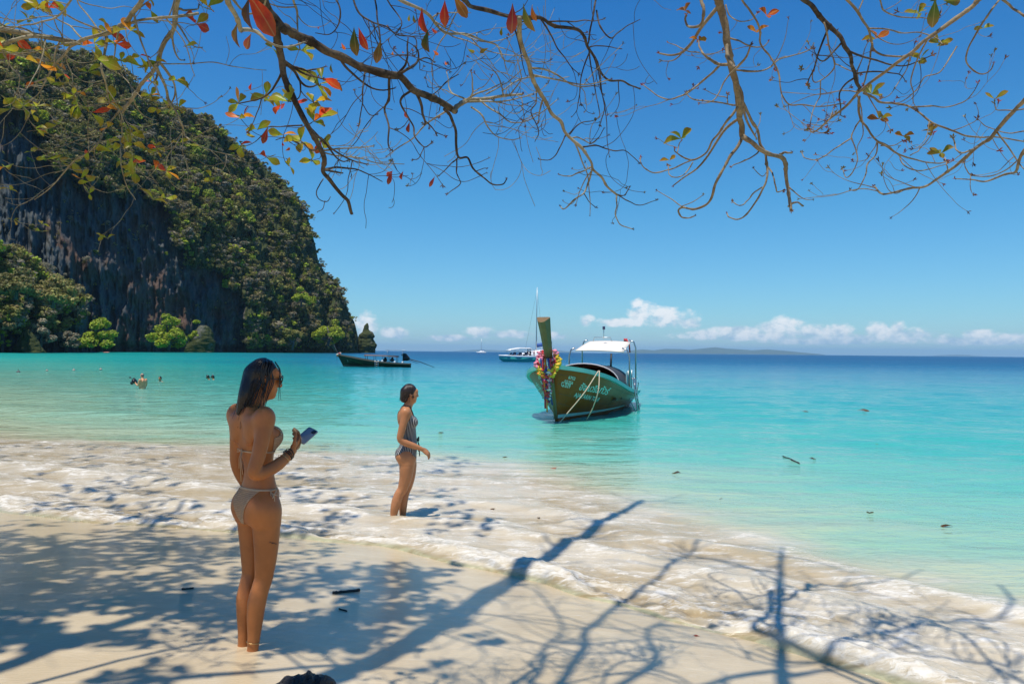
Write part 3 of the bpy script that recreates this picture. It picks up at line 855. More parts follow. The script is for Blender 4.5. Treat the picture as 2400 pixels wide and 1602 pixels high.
def catmull(P, n_per=6):
    P = np.asarray(P, float)
    if len(P) < 3: 
        t = np.linspace(0, 1, n_per + 1)[:, None]
        return P[0] * (1 - t) + P[-1] * t
    Q = np.concatenate([[2 * P[0] - P[1]], P, [2 * P[-1] - P[-2]]])
    out = []
    for i in range(1, len(Q) - 2):
        p0, p1, p2, p3 = Q[i - 1], Q[i], Q[i + 1], Q[i + 2]
        for t in np.linspace(0, 1, n_per, endpoint=False):
            out.append(0.5 * ((2 * p1) + (-p0 + p2) * t + (2 * p0 - 5 * p1 + 4 * p2 - p3) * t * t + (-p0 + 3 * p1 - 3 * p2 + p3) * t ** 3))
    out.append(P[-1])
    return np.array(out)
class Tree:
    def __init__(self, name, loc, label, bark, seed):
        self.root = empty(name, loc)
        tag(self.root, label, 'tree', 'almond trees leaning over the beach')
        self.off = Vector(loc); self.bark = bark; self.tips = []; self.g = random.Random(seed); self.nleaf = 0
    def loc(self, P): return np.asarray(P, float) - np.array(self.off)
    def px_branch(self, pts, w0, w1, d0, d1, conv, tw=0.0, tlen=0.35, bark=None, sag=0.06, tip=True):
        """branch along photo pixels, going from depth d0 to d1; widths in photo pixels"""
        g = self.g
        pts = [conv(*q) for q in pts]
        n = len(pts)
        ph = g.uniform(0, 6)
        W3 = []; rad = []
        for i, (x, y) in enumerate(pts):
            f = i / (n - 1)
            d = d0 + (d1 - d0) * f + sag * math.sin(f * 7 + ph) * d0 * .5
            W3.append(at(x, y, d)); rad.append((w0 + (w1 - w0) * f) / 2 * d / FPX)
        return self.branch(W3, rad, tw, tlen, bark, tip)
    def branch(self, W3, rad, tw=0.0, tlen=0.35, bark=None, tip=True, nseg=8, name='branch', down=0.0):
        g = self.g
        P = catmull(np.array([tuple(v) for v in W3]), 6)
        r = np.interp(np.linspace(0, 1, len(P)), np.linspace(0, 1, len(rad)), rad)
        # crooked growth and knots
        L = np.linalg.norm(np.diff(P, axis=0), axis=1).sum()
        ks = np.arange(len(P)) * L / len(P)
        sd = g.uniform(0, 90)
        for k in range(3):
            P[:, k] += (0.35 * r + 0.004) * perlin(ks * 9 + sd, ks * 0 + k * 7.7) * np.clip(np.arange(len(P)) / 4, 0, 1)
        r = r * (1 + 0.22 * perlin(ks * 14 + sd, ks * 0 + 3.3)) * (1 + 0.25 * (perlin(ks * 30 + sd, ks * 0) > .42))
        mb = MB(); mb.tube(self.loc(P), r, nseg)
        if tip: self.tips.append((P[-1], P[-1] - P[-2], 1.0))
        nt_ = int(tw * 2.5 * L + g.random())
        for _ in range(nt_):
            i = g.randrange(max(1, len(P) // 6), len(P) - 1)
            tan = P[min(i + 1, len(P) - 1)] - P[i - 1]; tan /= np.linalg.norm(tan) + 1e-9
            d = np.array([g.gauss(0, 1) for _ in range(3)]); d -= tan * d.dot(tan); d /= np.linalg.norm(d) + 1e-9
            d = d + tan * g.uniform(.2, .9); d[2] -= 0.15
            self.twig(mb, P[i], d, tlen * g.uniform(.5, 1.4), min(r[i] * .55, (0.0052 + 0.003 * g.random()) * (2.0 if tlen > .45 else 1)), 2)
        o = mb.build(name, bark or self.bark, self.root)
        return P
    def twig(self, mb, p, d, L, r, lvl):
        g = self.g
        n = 7
        d = d / (np.linalg.norm(d) + 1e-9)
        pts = [np.array(p)]; rr = [r]
        bend = np.array([g.gauss(0, .25), g.gauss(0, .25), g.gauss(0, .15)])
        for i in range(1, n):
            f = i / (n - 1)
            up = -0.2 if f < .55 else g.uniform(.1, .9)
            d = d + bend * .5 + np.array([0, 0, up * .38]) + np.array([g.gauss(0, .14) for _ in range(3)])
            d /= np.linalg.norm(d)
            pts.append(pts[-1] + d * L / (n - 1)); rr.append(max(r * (1 - .6 * f), 0.0013))
        P = catmull(pts, 3)
        mb.tube(self.loc(P), np.interp(np.linspace(0, 1, len(P)), np.linspace(0, 1, n), rr), 5)
        self.tips.append((pts[-1], pts[-1] - pts[-2], 0.8))
        if lvl > 0:
            for _ in range(g.choice([0, 1, 1, 2]) if lvl > 1 else g.choice([0, 0, 1])):
                i = g.randrange(2, n - 1)
                dd_ = np.array([g.gauss(0, 1) for _ in range(3)]) + (pts[i] - pts[i - 1]) / L * (n - 1) * 1.2
                self.twig(mb, pts[i], dd_, L * g.uniform(.4, .75), rr[i] * .75, lvl - 1)
    def leaf(self, p, d, size, col, roll=None, mesh=None):
        g = self.g
        o = bpy.data.objects.new('leaf', LEAVES[g.randrange(len(LEAVES))] if mesh is None else LEAVES[mesh])
        COL.objects.link(o)
        o.parent = self.root
        q = Vector(d).to_track_quat('Y', 'Z') @ Euler((0, roll if roll is not None else g.uniform(-1.2, 1.2), 0)).to_quaternion()
        o.rotation_mode = 'QUATERNION'; o.rotation_quaternion = q
        o.location = Vector(tuple(p)) - self.off
        o.scale = (size, size, size)
        o.color = tuple(col) + (1,)
        self.nleaf += 1
        return o
    def bud(self, p, d, size, col):
        g = self.g
        o = bpy.data.objects.new('bud', BUDS[g.randrange(3)])
        COL.objects.link(o); o.parent = self.root
        o.rotation_mode = 'QUATERNION'; o.rotation_quaternion = Vector(tuple(d)).to_track_quat('Z', 'Y') @ Euler((g.uniform(-.4, .4), g.uniform(-.4, .4), g.uniform(0, 6))).to_quaternion()
        o.location = Vector(tuple(p)) - self.off; o.scale = (size,) * 3
        o.color = tuple(col) + (1,)
    def rosette(self, p, d, n, size, colf):
        g = self.g
        d = Vector(tuple(d)).normalized()
        for k in range(n):
            a = k * 2.4 + g.uniform(-.4, .4); tilt = g.uniform(.6, 1.45)
            s = d.orthogonal().normalized(); s2 = d.cross(s)
            v = d * math.cos(tilt) + (s * math.cos(a) + s2 * math.sin(a)) * math.sin(tilt) + Vector((0, 0, -0.25))
            self.leaf(p, v, size * g.uniform(.7, 1.2), colf(g))
GREEN = [(0.27, 0.34, 0.02), (0.34, 0.40, 0.025), (0.20, 0.28, 0.02), (0.42, 0.44, 0.03), (0.30, 0.30, 0.03)]
WARM = [(0.72, 0.07, 0.02), (0.78, 0.17, 0.02), (0.55, 0.04, 0.03), (0.75, 0.30, 0.02), (0.60, 0.42, 0.03)]
def leafcol(pw):
    return lambda g: (g.choice(WARM) if g.random() < pw else g.choice(GREEN))
c1 = lambda x, y: (x / 2.8, y / 2.8)
c2 = lambda x, y: (500 + x / 2.349, y / 2.349)
c3 = lambda x, y: (1450 + x / 2.4726, y / 2.4726)
c4 = lambda x, y: (x / 2.349, 1000 + y / 2.349)
c5 = lambda x, y: (800 + x / 2.61, 1050 + y / 2.61)
c6 = lambda x, y: (1500 + x / 2.61, 1050 + y / 2.61)
dsp = lambda x, y: (x * DP, y * DP)
def gz(X_, Y_):
    s_ = X_ * SN[0] + Y_ * SN[1] - 4.62; t_ = X_ * SN[1] - Y_ * SN[0]
    s_ -= float(np.interp(t_, *_FT))
    return 0.045 + 0.098 * min(-s_, 3.2) if s_ < 0 else 0.045 * math.exp(-s_ / 1.8)
_FT = tuple(zip(*_ft))
def cast(x, y, h):
    """point h above the sand whose sun shadow falls on the ground seen at photo pixel (x, y)"""
    q = gnd(x, y, 0.15)
    zz = gz(q.x, q.y); q = gnd(x, y, zz)
    return q + SUNV * (h / SUNV.z), q
def hneed(q): return (1.95 + 0.56 * q.y) / 1.1375 + 0.25
def overhead(tree, pts, conv, w0, w1, up=0.2, tw=0.0, tlen=.5, name='branch'):
    tw *= 1.8
    W3 = []; rad = []
    n = len(pts)
    for i, (x, y) in enumerate(pts):
        x, y = conv(x, y)
        _, q = cast(x, y, 1.0)
        h = hneed(q) + up
        P_, _ = cast(x, y, h)
        W3.append(P_); f = i / (n - 1)
        rad.append((w0 + (w1 - w0) * f) / 2 * q.y / FPX * (1.0 if w0 > 60 and tree is TC else .62))
    return tree.branch(W3, rad, tw, tlen, name=name, tip=False)

# ---- right tree
TR = Tree('almond_tree', (3.4, -0.9, float(sand_z(3.4, -0.9))), 'nearly bare almond tree with tan limbs and small red buds filling the upper right', BK_TAN, 21)
def r(*a, **k): return TR.px_branch(*a, conv=c3, **k)
S3 = 1 / 2.4726
R1 = r([(520, -160), (555, -40), (590, 40), (612, 120), (625, 230), (640, 340), (660, 400), (685, 490), (695, 570), (700, 650), (708, 720), (718, 790)], 50 * S3, 31 * S3, 4.0, 5.0, tw=1.0, tlen=.5)
r([(718, 790), (790, 840), (870, 890), (950, 915), (968, 980), (978, 1060), (990, 1150), (1000, 1220)], 29 * S3, 17 * S3, 5.0, 5.5, tw=0.6)
r([(985, 1195), (1030, 1170), (1065, 1192)], 14 * S3, 8 * S3, 5.5, 5.5); r([(935, 895), (970, 885), (1000, 883)], 16 * S3, 9 * S3, 5.2, 5.1)
r([(718, 790), (690, 850), (640, 910), (610, 980), (565, 1050), (545, 1120), (515, 1180), (440, 1215), (370, 1200), (345, 1220), (360, 1255), (400, 1262), (440, 1250)], 20 * S3, 7 * S3, 5.0, 5.6)
r([(370, 1200), (300, 1150), (225, 1105)], 7 * S3, 4 * S3, 5.5, 5.6); r([(365, 1195), (430, 1170), (490, 1130)], 6 * S3, 4 * S3, 5.5, 5.4)
r([(700, 560), (735, 620), (765, 690), (800, 750), (820, 830), (850, 880), (862, 960), (855, 1040), (830, 1100), (790, 1170), (730, 1250), (680, 1272), (640, 1255), (628, 1235)], 20 * S3, 6 * S3, 4.7, 5.4)
r([(832, 1085), (780, 1120), (740, 1170), (700, 1190), (662, 1172)], 9 * S3, 5 * S3, 5.2, 5.5); r([(820, 860), (790, 900), (730, 930), (680, 950), (650, 968)], 10 * S3, 5 * S3, 5.0, 5.2)
r([(850, 950), (890, 1000), (905, 1060), (920, 1110), (960, 1105)], 10 * S3, 7 * S3, 5.1, 5.2); r([(865, 990), (830, 1020), (780, 975)], 5 * S3, 4 * S3, 5.1, 5.2)
r([(690, 620), (640, 690), (590, 760), (540, 820), (500, 890), (430, 925), (370, 910), (330, 880), (325, 860)], 15 * S3, 6 * S3, 4.8, 5.2)
r([(430, 925), (350, 960), (290, 985), (210, 1003), (150, 975), (128, 940), (125, 912)], 9 * S3, 5 * S3, 5.1, 5.4)
r([(430, 940), (400, 990), (350, 1025), (310, 1025), (290, 1000), (290, 960)], 7 * S3, 5 * S3, 5.1, 5.2); r([(340, 885), (350, 840), (362, 815)], 6 * S3, 5 * S3, 5.2, 5.2); r([(340, 855), (280, 835), (220, 800)], 4 * S3, 3 * S3, 5.2, 5.3)
r([(695, 610), (640, 605), (560, 592), (470, 583), (420, 570), (390, 540)], 11 * S3, 5 * S3, 4.7, 4.9); r([(630, 602), (630, 570), (630, 540)], 8 * S3, 5 * S3, 4.8, 4.8)
r([(640, 375), (580, 372), (530, 345), (490, 310), (465, 265), (463, 240)], 18 * S3, 8 * S3, 4.5, 4.7); r([(468, 305), (400, 295), (330, 265), (285, 245)], 8 * S3, 4 * S3, 4.7, 4.8); r([(500, 320), (560, 310), (600, 290)], 6 * S3, 4 * S3, 4.7, 4.6)
r([(580, 385), (530, 430), (470, 480), (400, 535), (350, 560), (300, 575), (240, 560), (190, 530), (140, 490)], 13 * S3, 5 * S3, 4.6, 5.0, tw=1)
r([(390, 540), (420, 570), (480, 582)], 6 * S3, 4 * S3, 4.9, 4.9); r([(630, 565), (560, 550), (500, 520)], 6 * S3, 4 * S3, 4.8, 4.9)
r([(640, 390), (690, 405), (760, 412), (830, 408), (890, 380), (930, 345), (1010, 320), (1080, 300), (1115, 280), (1128, 255)], 12 * S3, 5 * S3, 4.5, 4.9, tw=1)
r([(640, 220), (700, 240), (760, 265), (830, 272), (870, 240)], 12 * S3, 5 * S3, 4.3, 4.6, tw=1.5)
r([(470, -90), (480, 0), (490, 50), (490, 110), (470, 145), (430, 157), (400, 150), (388, 115), (395, 90)], 22 * S3, 10 * S3, 3.7, 4.0)
r([(690, -60), (720, 0), (760, 60), (800, 120), (820, 180), (820, 240), (840, 290), (880, 330), (910, 380), (935, 440), (935, 500), (950, 560), (990, 605), (1060, 605), (1140, 615), (1220, 612), (1300, 600)], 13 * S3, 7 * S3, 4.0, 4.6, tw=1.5)
r([(620, 30), (640, 90), (700, 125), (770, 115), (800, 80)], 8 * S3, 5 * S3, 4.2, 4.5, tw=1)
R10 = r([(1000, -90), (1070, 0), (1130, 50), (1180, 110), (1230, 160), (1280, 210), (1310, 270), (1340, 310), (1350, 370), (1365, 430), (1385, 490), (1400, 520)], 28 * S3, 20 * S3, 3.6, 4.3, tw=2.0, tlen=.45, bark=BK_DARK)
R11 = r([(2200, -90), (2090, 0), (2040, 40), (1960, 100), (1860, 170), (1760, 240), (1700, 300), (1620, 360), (1540, 420), (1470, 470), (1400, 525), (1350, 580), (1290, 640), (1220, 690), (1160, 745), (1120, 765), (1105, 735)], 28 * S3, 8 * S3, 3.6, 4.6, tw=1.6, tlen=.45)
r([(1395, 560), (1390, 620), (1400, 690), (1440, 740), (1490, 810), (1550, 850), (1620, 890), (1690, 920), (1780, 940), (1860, 945), (1910, 935)], 15 * S3, 6 * S3, 4.3, 4.9, tw=1)
r([(1400, 695), (1370, 740), (1350, 800), (1380, 880), (1385, 940), (1360, 990), (1320, 1030), (1295, 975)], 9 * S3, 5 * S3, 4.4, 4.7); r([(1500, 830), (1490, 900), (1440, 950), (1435, 1000), (1410, 1060), (1380, 1100), (1340, 1100)], 9 * S3, 5 * S3, 4.6, 4.8)
r([(1630, 900), (1640, 940), (1690, 980), (1750, 990), (1830, 970), (1910, 945), (1980, 900)], 8 * S3, 4 * S3, 4.7, 4.8); r([(1350, 800), (1270, 850), (1200, 900), (1140, 925), (1080, 915), (1060, 880)], 8 * S3, 5 * S3, 4.5, 4.8)
r([(1690, 900), (1740, 870), (1780, 820), (1805, 785)], 7 * S3, 5 * S3, 4.7, 4.8); r([(1520, 845), (1600, 840), (1650, 815)], 7 * S3, 4 * S3, 4.6, 4.7); r([(1110, 720), (1200, 720), (1250, 620)], 5 * S3, 3 * S3, 4.5, 4.5)
R13 = r([(2480, 430), (2349, 580), (2300, 640), (2220, 720), (2150, 800), (2080, 850), (2010, 910), (1940, 970), (1870, 1020), (1780, 1075), (1680, 1095), (1580, 1118), (1520, 1120), (1480, 1080)], 25 * S3, 8 * S3, 3.5, 4.9, tw=1.4, tlen=.4)
r([(2080, 850), (2000, 885), (1960, 870), (1950, 830), (1935, 795)], 11 * S3, 7 * S3, 4.0, 4.1); r([(1910, 1000), (1905, 960), (1895, 930)], 8 * S3, 5 * S3, 4.3, 4.3)
r([(1420, 540), (1470, 560), (1510, 590), (1600, 600), (1700, 625), (1800, 700), (1900, 745), (2000, 785), (2100, 795), (2200, 795), (2349, 820)], 14 * S3, 8 * S3, 4.3, 4.6, tw=1)
r([(1700, 620), (1800, 615), (1900, 620), (1980, 600), (2040, 560), (2085, 480)], 9 * S3, 5 * S3, 4.4, 4.7, tw=1)
r([(1280, -60), (1320, 0), (1370, 50), (1410, 110), (1450, 170), (1470, 250), (1480, 290), (1540, 320), (1640, 330), (1690, 310)], 18 * S3, 8 * S3, 3.8, 4.3, tw=1.4); r([(1470, 250), (1460, 330), (1445, 400), (1420, 490)], 11 * S3, 8 * S3, 4.1, 4.3)
r([(1450, 165), (1550, 170), (1640, 190), (1750, 190), (1840, 220), (1880, 260)], 10 * S3, 5 * S3, 4.0, 4.3, tw=1.5); r([(1510, -20), (1540, 60), (1620, 95), (1740, 105), (1840, 100)], 10 * S3, 5 * S3, 3.8, 4.1, tw=1)
r([(2230, -30), (2150, 70), (2100, 150), (2060, 220), (2020, 290), (2010, 350), (2040, 400), (2100, 430), (2150, 410), (2175, 370)], 12 * S3, 6 * S3, 3.8, 4.2); r([(2190, -30), (2280, 40), (2349, 90), (2420, 130)], 16 * S3, 11 * S3, 3.5, 3.7)
r([(2420, 800), (2349, 880), (2310, 960), (2300, 1000), (2230, 1015), (2130, 1050), (2040, 1040), (1950, 1035)], 20 * S3, 5 * S3, 3.8, 4.4); r([(2349, 890), (2280, 960), (2190, 1010), (2100, 1022), (2040, 1012), (2010, 970), (2000, 940)], 8 * S3, 5 * S3, 4.0, 4.4); r([(2040, 1015), (2040, 1090), (2060, 1130)], 5 * S3, 3 * S3, 4.3, 4.4)
r([(2400, 625), (2349, 630), (2270, 640), (2190, 635), (2180, 600)], 9 * S3, 6 * S3, 4.0, 4.2); r([(2349, 760), (2250, 770), (2150, 740), (2080, 690)], 8 * S3, 4 * S3, 3.9, 4.2, tw=1)
r([(1190, 130), (1210, 200), (1220, 290), (1255, 370), (1220, 430), (1170, 465), (1130, 475), (1125, 420)], 10 * S3, 6 * S3, 3.9, 4.3, tw=1); r([(1255, 370), (1320, 400), (1400, 435)], 7 * S3, 4 * S3, 4.1, 4.2); r([(1170, 470), (1165, 560), (1130, 630), (1110, 720)], 7 * S3, 5 * S3, 4.3, 4.5)
r([(1960, 270), (1920, 330), (1860, 420), (1770, 450), (1720, 530), (1640, 590), (1600, 598)], 8 * S3, 4 * S3, 4.2, 4.4); r([(1690, 320), (1670, 400), (1620, 480), (1570, 550), (1520, 570)], 7 * S3, 4 * S3, 4.2, 4.4)
# ---- centre tree
TC = Tree('almond_tree', (-1.3, -2.2, float(sand_z(-1.3, -2.2))), 'dark-barked almond tree whose thick branch bends down over the middle of the picture', BK_DARK, 22)
def c(*a, **k): return TC.px_branch(*a, conv=c2, **k)
S2 = 1 / 2.349
C1 = c([(180, -200), (270, -30), (310, 60), (360, 130), (420, 170), (520, 220), (620, 280), (700, 320), (800, 365), (900, 390), (1010, 410), (1050, 440), (1110, 500), (1190, 530), (1250, 560), (1330, 610)], 60 * S2, 34 * S2, 2.4, 3.4, tw=1.2, tlen=.3)
c([(1325, 615), (1350, 580), (1400, 555), (1500, 540), (1600, 530), (1700, 520)], 30 * S2, 11 * S2, 3.4, 3.7, tw=6, tlen=.4, bark=BK_PALE)
C3 = c([(340, 130), (352, 200), (362, 260), (380, 350), (400, 450), (440, 540), (480, 630), (540, 720), (580, 800), (615, 880), (605, 950), (650, 1000), (710, 1070), (745, 1110), (760, 1180)], 44 * S2, 15 * S2, 2.55, 3.2, tw=3, tlen=.25)
C4 = c([(1240, -110), (1380, 0), (1420, 35), (1500, 55), (1600, 85), (1690, 98), (1800, 100), (1850, 130), (1900, 150), (2000, 165), (2040, 200), (2060, 260), (2100, 320), (2130, 390), (2180, 440), (2250, 445), (2300, 470), (2349, 490)], 28 * S2, 8 * S2, 2.9, 3.9, tw=2.5, tlen=.35)
c([(1685, 98), (1690, 200), (1710, 270), (1740, 360), (1770, 460), (1820, 540), (1860, 620), (1910, 670), (1930, 720), (1980, 770), (2040, 820), (2080, 890), (2090, 930), (2140, 980), (2170, 1030), (2220, 1070)], 27 * S2, 11 * S2, 3.1, 4.0, tw=2.2, tlen=.35, bark=BK_PALE)
c([(2220, 1070), (2220, 1130), (2215, 1190), (2250, 1240), (2310, 1260)], 9 * S2, 5 * S2, 4.0, 4.2, bark=BK_PALE); c([(2220, 1070), (2260, 1075), (2290, 1030)], 8 * S2, 5 * S2, 4.0, 4.0)
c([(2230, 1075), (2290, 1110), (2349, 1130), (2440, 1100)], 7 * S2, 4 * S2, 4.0, 4.2)
c([(2090, 915), (2010, 950), (1950, 970), (1900, 960)], 9 * S2, 5 * S2, 3.8, 4.0, bark=BK_PALE); c([(2085, 930), (2070, 1000), (2040, 1060), (1990, 1100), (1930, 1150), (1912, 1135)], 11 * S2, 6 * S2, 3.8, 4.0, bark=BK_PALE); c([(2040, 1065), (2070, 1110), (2105, 1140)], 6 * S2, 4 * S2, 3.9, 4.0)
c([(2030, 810), (2110, 800), (2200, 830), (2270, 830), (2349, 900)], 9 * S2, 4 * S2, 3.8, 4.1, tw=2); c([(1960, 740), (2020, 680), (2100, 660)], 8 * S2, 4 * S2, 3.7, 3.9); c([(1940, 740), (1900, 830), (1850, 880), (1790, 875)], 7 * S2, 4 * S2, 3.7, 3.8); c([(2080, 790), (2120, 760), (2150, 710)], 6 * S2, 4 * S2, 3.8, 3.9)
c([(1270, 600), (1310, 640), (1330, 710), (1335, 800), (1350, 870), (1400, 870), (1430, 930), (1490, 980), (1540, 1015), (1590, 1015), (1615, 990)], 17 * S2, 6 * S2, 3.3, 3.7); c([(1345, 870), (1300, 910), (1240, 970)], 8 * S2, 5 * S2, 3.5, 3.6); c([(1340, 880), (1340, 950), (1360, 1010), (1290, 1070)], 8 * S2, 4 * S2, 3.5, 3.6); c([(1440, 945), (1490, 925), (1505, 930)], 5 * S2, 3 * S2, 3.6, 3.6)
c([(970, 425), (965, 540), (945, 600), (965, 700), (960, 800), (985, 830)], 15 * S2, 6 * S2, 3.0, 3.3, tw=1); c([(835, 390), (825, 500), (820, 580), (805, 690)], 10 * S2, 5 * S2, 2.9, 3.1, tw=1); c([(820, 570), (860, 630), (900, 630)], 6 * S2, 4 * S2, 3.0, 3.1); c([(815, 560), (780, 520), (775, 505)], 5 * S2, 4 * S2, 3.0, 3.0)
c([(1090, 498), (1040, 540), (1035, 570), (1070, 640), (1100, 690), (1110, 750), (1160, 810), (1200, 790)], 14 * S2, 6 * S2, 3.1, 3.4, tw=1); c([(1160, 810), (1130, 870), (1095, 885)], 6 * S2, 4 * S2, 3.3, 3.4); c([(1080, 655), (1040, 700), (1010, 715)], 5 * S2, 4 * S2, 3.3, 3.3)
c([(1030, 405), (1080, 375), (1125, 335), (1130, 290), (1110, 260)], 16 * S2, 9 * S2, 3.0, 3.1, tw=4, tlen=.3); c([(1125, 330), (1180, 320), (1220, 345)], 10 * S2, 5 * S2, 3.05, 3.2, tw=3)
c([(150, 165), (230, 170), (300, 230), (400, 265), (500, 235)], 22 * S2, 9 * S2, 2.1, 2.3, bark=BK_PALE); c([(60, -60), (110, 0), (150, 50), (200, 75), (260, 40), (290, 0)], 13 * S2, 10 * S2, 1.5, 1.6, bark=BK_PALE); c([(40, -120), (80, 0), (120, 80), (150, 165)], 30 * S2, 24 * S2, 1.9, 2.1, bark=BK_PALE)
c([(590, 830), (680, 820), (780, 815), (880, 800)], 11 * S2, 5 * S2, 3.0, 3.3, tw=5, tlen=.22, bark=BK_PALE); c([(590, 835), (700, 860), (800, 870), (900, 895), (1050, 905)], 10 * S2, 4 * S2, 3.0, 3.5, tw=4, tlen=.22, bark=BK_PALE); c([(620, 930), (700, 925), (800, 935), (880, 970), (930, 1000)], 12 * S2, 4 * S2, 3.1, 3.4, tw=3, tlen=.22)
c([(620, 935), (660, 940), (715, 950)], 18 * S2, 8 * S2, 3.05, 3.1); c([(605, 985), (570, 1040), (575, 1090), (620, 1110), (645, 1085)], 7 * S2, 4 * S2, 3.1, 3.2); c([(615, 1105), (600, 1150), (572, 1168)], 4 * S2, 3 * S2, 3.2, 3.2)
c([(490, 690), (400, 695), (310, 700), (240, 712)], 9 * S2, 4 * S2, 3.0, 3.2); c([(300, 705), (250, 760), (190, 800), (150, 800)], 6 * S2, 4 * S2, 3.1, 3.2); c([(470, 790), (400, 760), (345, 770)], 8 * S2, 4 * S2, 3.0, 3.1, tw=4, tlen=.2)
c([(430, -60), (440, 0), (460, 80), (465, 200), (480, 280)], 15 * S2, 7 * S2, 3.4, 3.6, bark=BK_PALE, tw=3); c([(880, -60), (890, 0), (905, 100), (915, 200), (920, 230)], 11 * S2, 7 * S2, 2.9, 3.0)
c([(960, -60), (1030, 0), (1120, 40), (1180, 80), (1240, 150), (1300, 180), (1400, 190), (1480, 220), (1560, 250), (1600, 330), (1660, 350)], 22 * S2, 6 * S2, 3.2, 3.9, bark=BK_PALE, tw=5, tlen=.4)
c([(2115, -40), (2090, 80), (2070, 200), (2060, 250)], 11 * S2, 8 * S2, 3.5, 3.6, tw=1); c([(2110, 60), (2130, 150), (2190, 210), (2230, 180), (2290, 140), (2349, 110)], 10 * S2, 4 * S2, 3.5, 3.7, tw=1.5); c([(2060, 265), (2120, 250), (2190, 262), (2250, 270)], 7 * S2, 4 * S2, 3.5, 3.6)
c([(1420, 590), (1480, 640), (1510, 700), (1560, 750), (1640, 770), (1700, 760)], 10 * S2, 4 * S2, 3.5, 3.7, bark=BK_PALE, tw=5, tlen=.3); c([(1780, 480), (1775, 560), (1750, 620), (1790, 720), (1770, 780)], 9 * S2, 4 * S2, 3.5, 3.7, tw=4, tlen=.3)
c([(640, -60), (700, 50), (690, 130), (640, 190), (560, 180)], 10 * S2, 4 * S2, 3.1, 3.3, tw=5, tlen=.35); c([(760, -40), (800, 70), (870, 120), (960, 150), (1010, 190), (1110, 210), (1120, 300)], 11 * S2, 5 * S2, 3.1, 3.4, tw=5, tlen=.35)
c([(1590, 500), (1680, 440), (1800, 420), (1890, 440), (1960, 420)], 9 * S2, 4 * S2, 3.6, 3.9, bark=BK_PALE, tw=4, tlen=.35); c([(1500, 520), (1590, 470), (1640, 440), (1700, 380)], 8 * S2, 4 * S2, 3.6, 3.8, bark=BK_PALE, tw=4)
c([(1210, 520), (1250, 490), (1275, 455), (1350, 410)], 7 * S2, 4 * S2, 3.2, 3.3, tw=3, tlen=.2); c([(930, -40), (1000, 60), (1040, 130), (1000, 200)], 9 * S2, 5 * S2, 3.3, 3.4, tw=3)
# ---- left tree
TL = Tree('almond_tree', (-4.3, 0.4, float(sand_z(-4.3, 0.4))), 'leafy almond tree with yellow-green and orange leaves hanging in at the upper left', BK_PALE, 23)
def l(*a, **k): return TL.px_branch(*a, conv=c1, **k)
S1 = 1 / 2.8
L1 = l([(1230, -160), (1180, -30), (1160, 60), (1140, 180), (1090, 260), (1050, 350), (1030, 420), (1000, 480), (940, 540), (900, 600), (850, 670), (800, 740)], 38 * S1, 17 * S1, 3.2, 4.0, tw=3, tlen=.3)
l([(1025, 440), (1070, 530), (1100, 600), (1110, 670), (1160, 740), (1200, 830), (1210, 890)], 22 * S1, 10 * S1, 3.5, 4.0, tw=2.5, tlen=.3); l([(1210, 890), (1280, 940), (1380, 980), (1480, 1010), (1570, 1020)], 11 * S1, 5 * S1, 4.0, 4.2, tw=3, tlen=.3)
l([(1000, -120), (930, 0), (880, 80), (800, 160), (720, 220), (600, 245), (500, 280), (420, 360), (350, 430), (310, 500), (230, 540)], 36 * S1, 10 * S1, 3.0, 3.9, tw=4, tlen=.35); L3 = l([(500, 275), (400, 260), (250, 240), (100, 260), (0, 300), (-120, 330)], 20 * S1, 28 * S1, 3.4, 3.3, tw=4, tlen=.35)
l([(700, 240), (690, 350), (665, 440), (690, 530), (710, 610), (720, 680)], 20 * S1, 8 * S1, 3.4, 3.7, tw=3, tlen=.3); l([(850, 670), (760, 750), (680, 860), (650, 930), (580, 1000), (480, 1060), (420, 1130), (320, 1240), (230, 1310)], 14 * S1, 6 * S1, 3.9, 4.3, tw=5, tlen=.3)
l([(800, 740), (800, 900), (790, 1000), (800, 1100), (830, 1220), (890, 1310)], 10 * S1, 5 * S1, 4.0, 4.3, tw=4, tlen=.3); l([(830, 1180), (900, 1200), (950, 1260), (1010, 1310)], 7 * S1, 4 * S1, 4.2, 4.3); l([(1040, 420), (1200, 420), (1400, 410), (1560, 440), (1750, 465)], 9 * S1, 4 * S1, 3.5, 3.9, tw=2, tlen=.25)
l([(610, 240), (780, 190), (900, 140), (1040, 120), (1170, 110), (1300, 90)], 12 * S1, 22 * S1, 3.3, 3.3, tw=3, tlen=.3, bark=BK_PALE); l([(310, 500), (250, 620), (150, 700)], 10 * S1, 5 * S1, 3.8, 4.0, tw=3); l([(0, 300), (60, 420), (130, 520), (90, 640)], 11 * S1, 5 * S1, 3.4, 3.7, tw=4)
l([(1190, 880), (1150, 960), (1100, 1020), (1090, 1120)], 8 * S1, 4 * S1, 4.0, 4.2, tw=4, tlen=.25); l([(-60, 520), (60, 560), (170, 590)], 10 * S1, 4 * S1, 3.5, 3.8, tw=3)
l([(560, -100), (470, 0), (400, 90), (280, 140), (150, 170), (20, 190)], 16 * S1, 8 * S1, 2.9, 3.4, tw=4, tlen=.3)

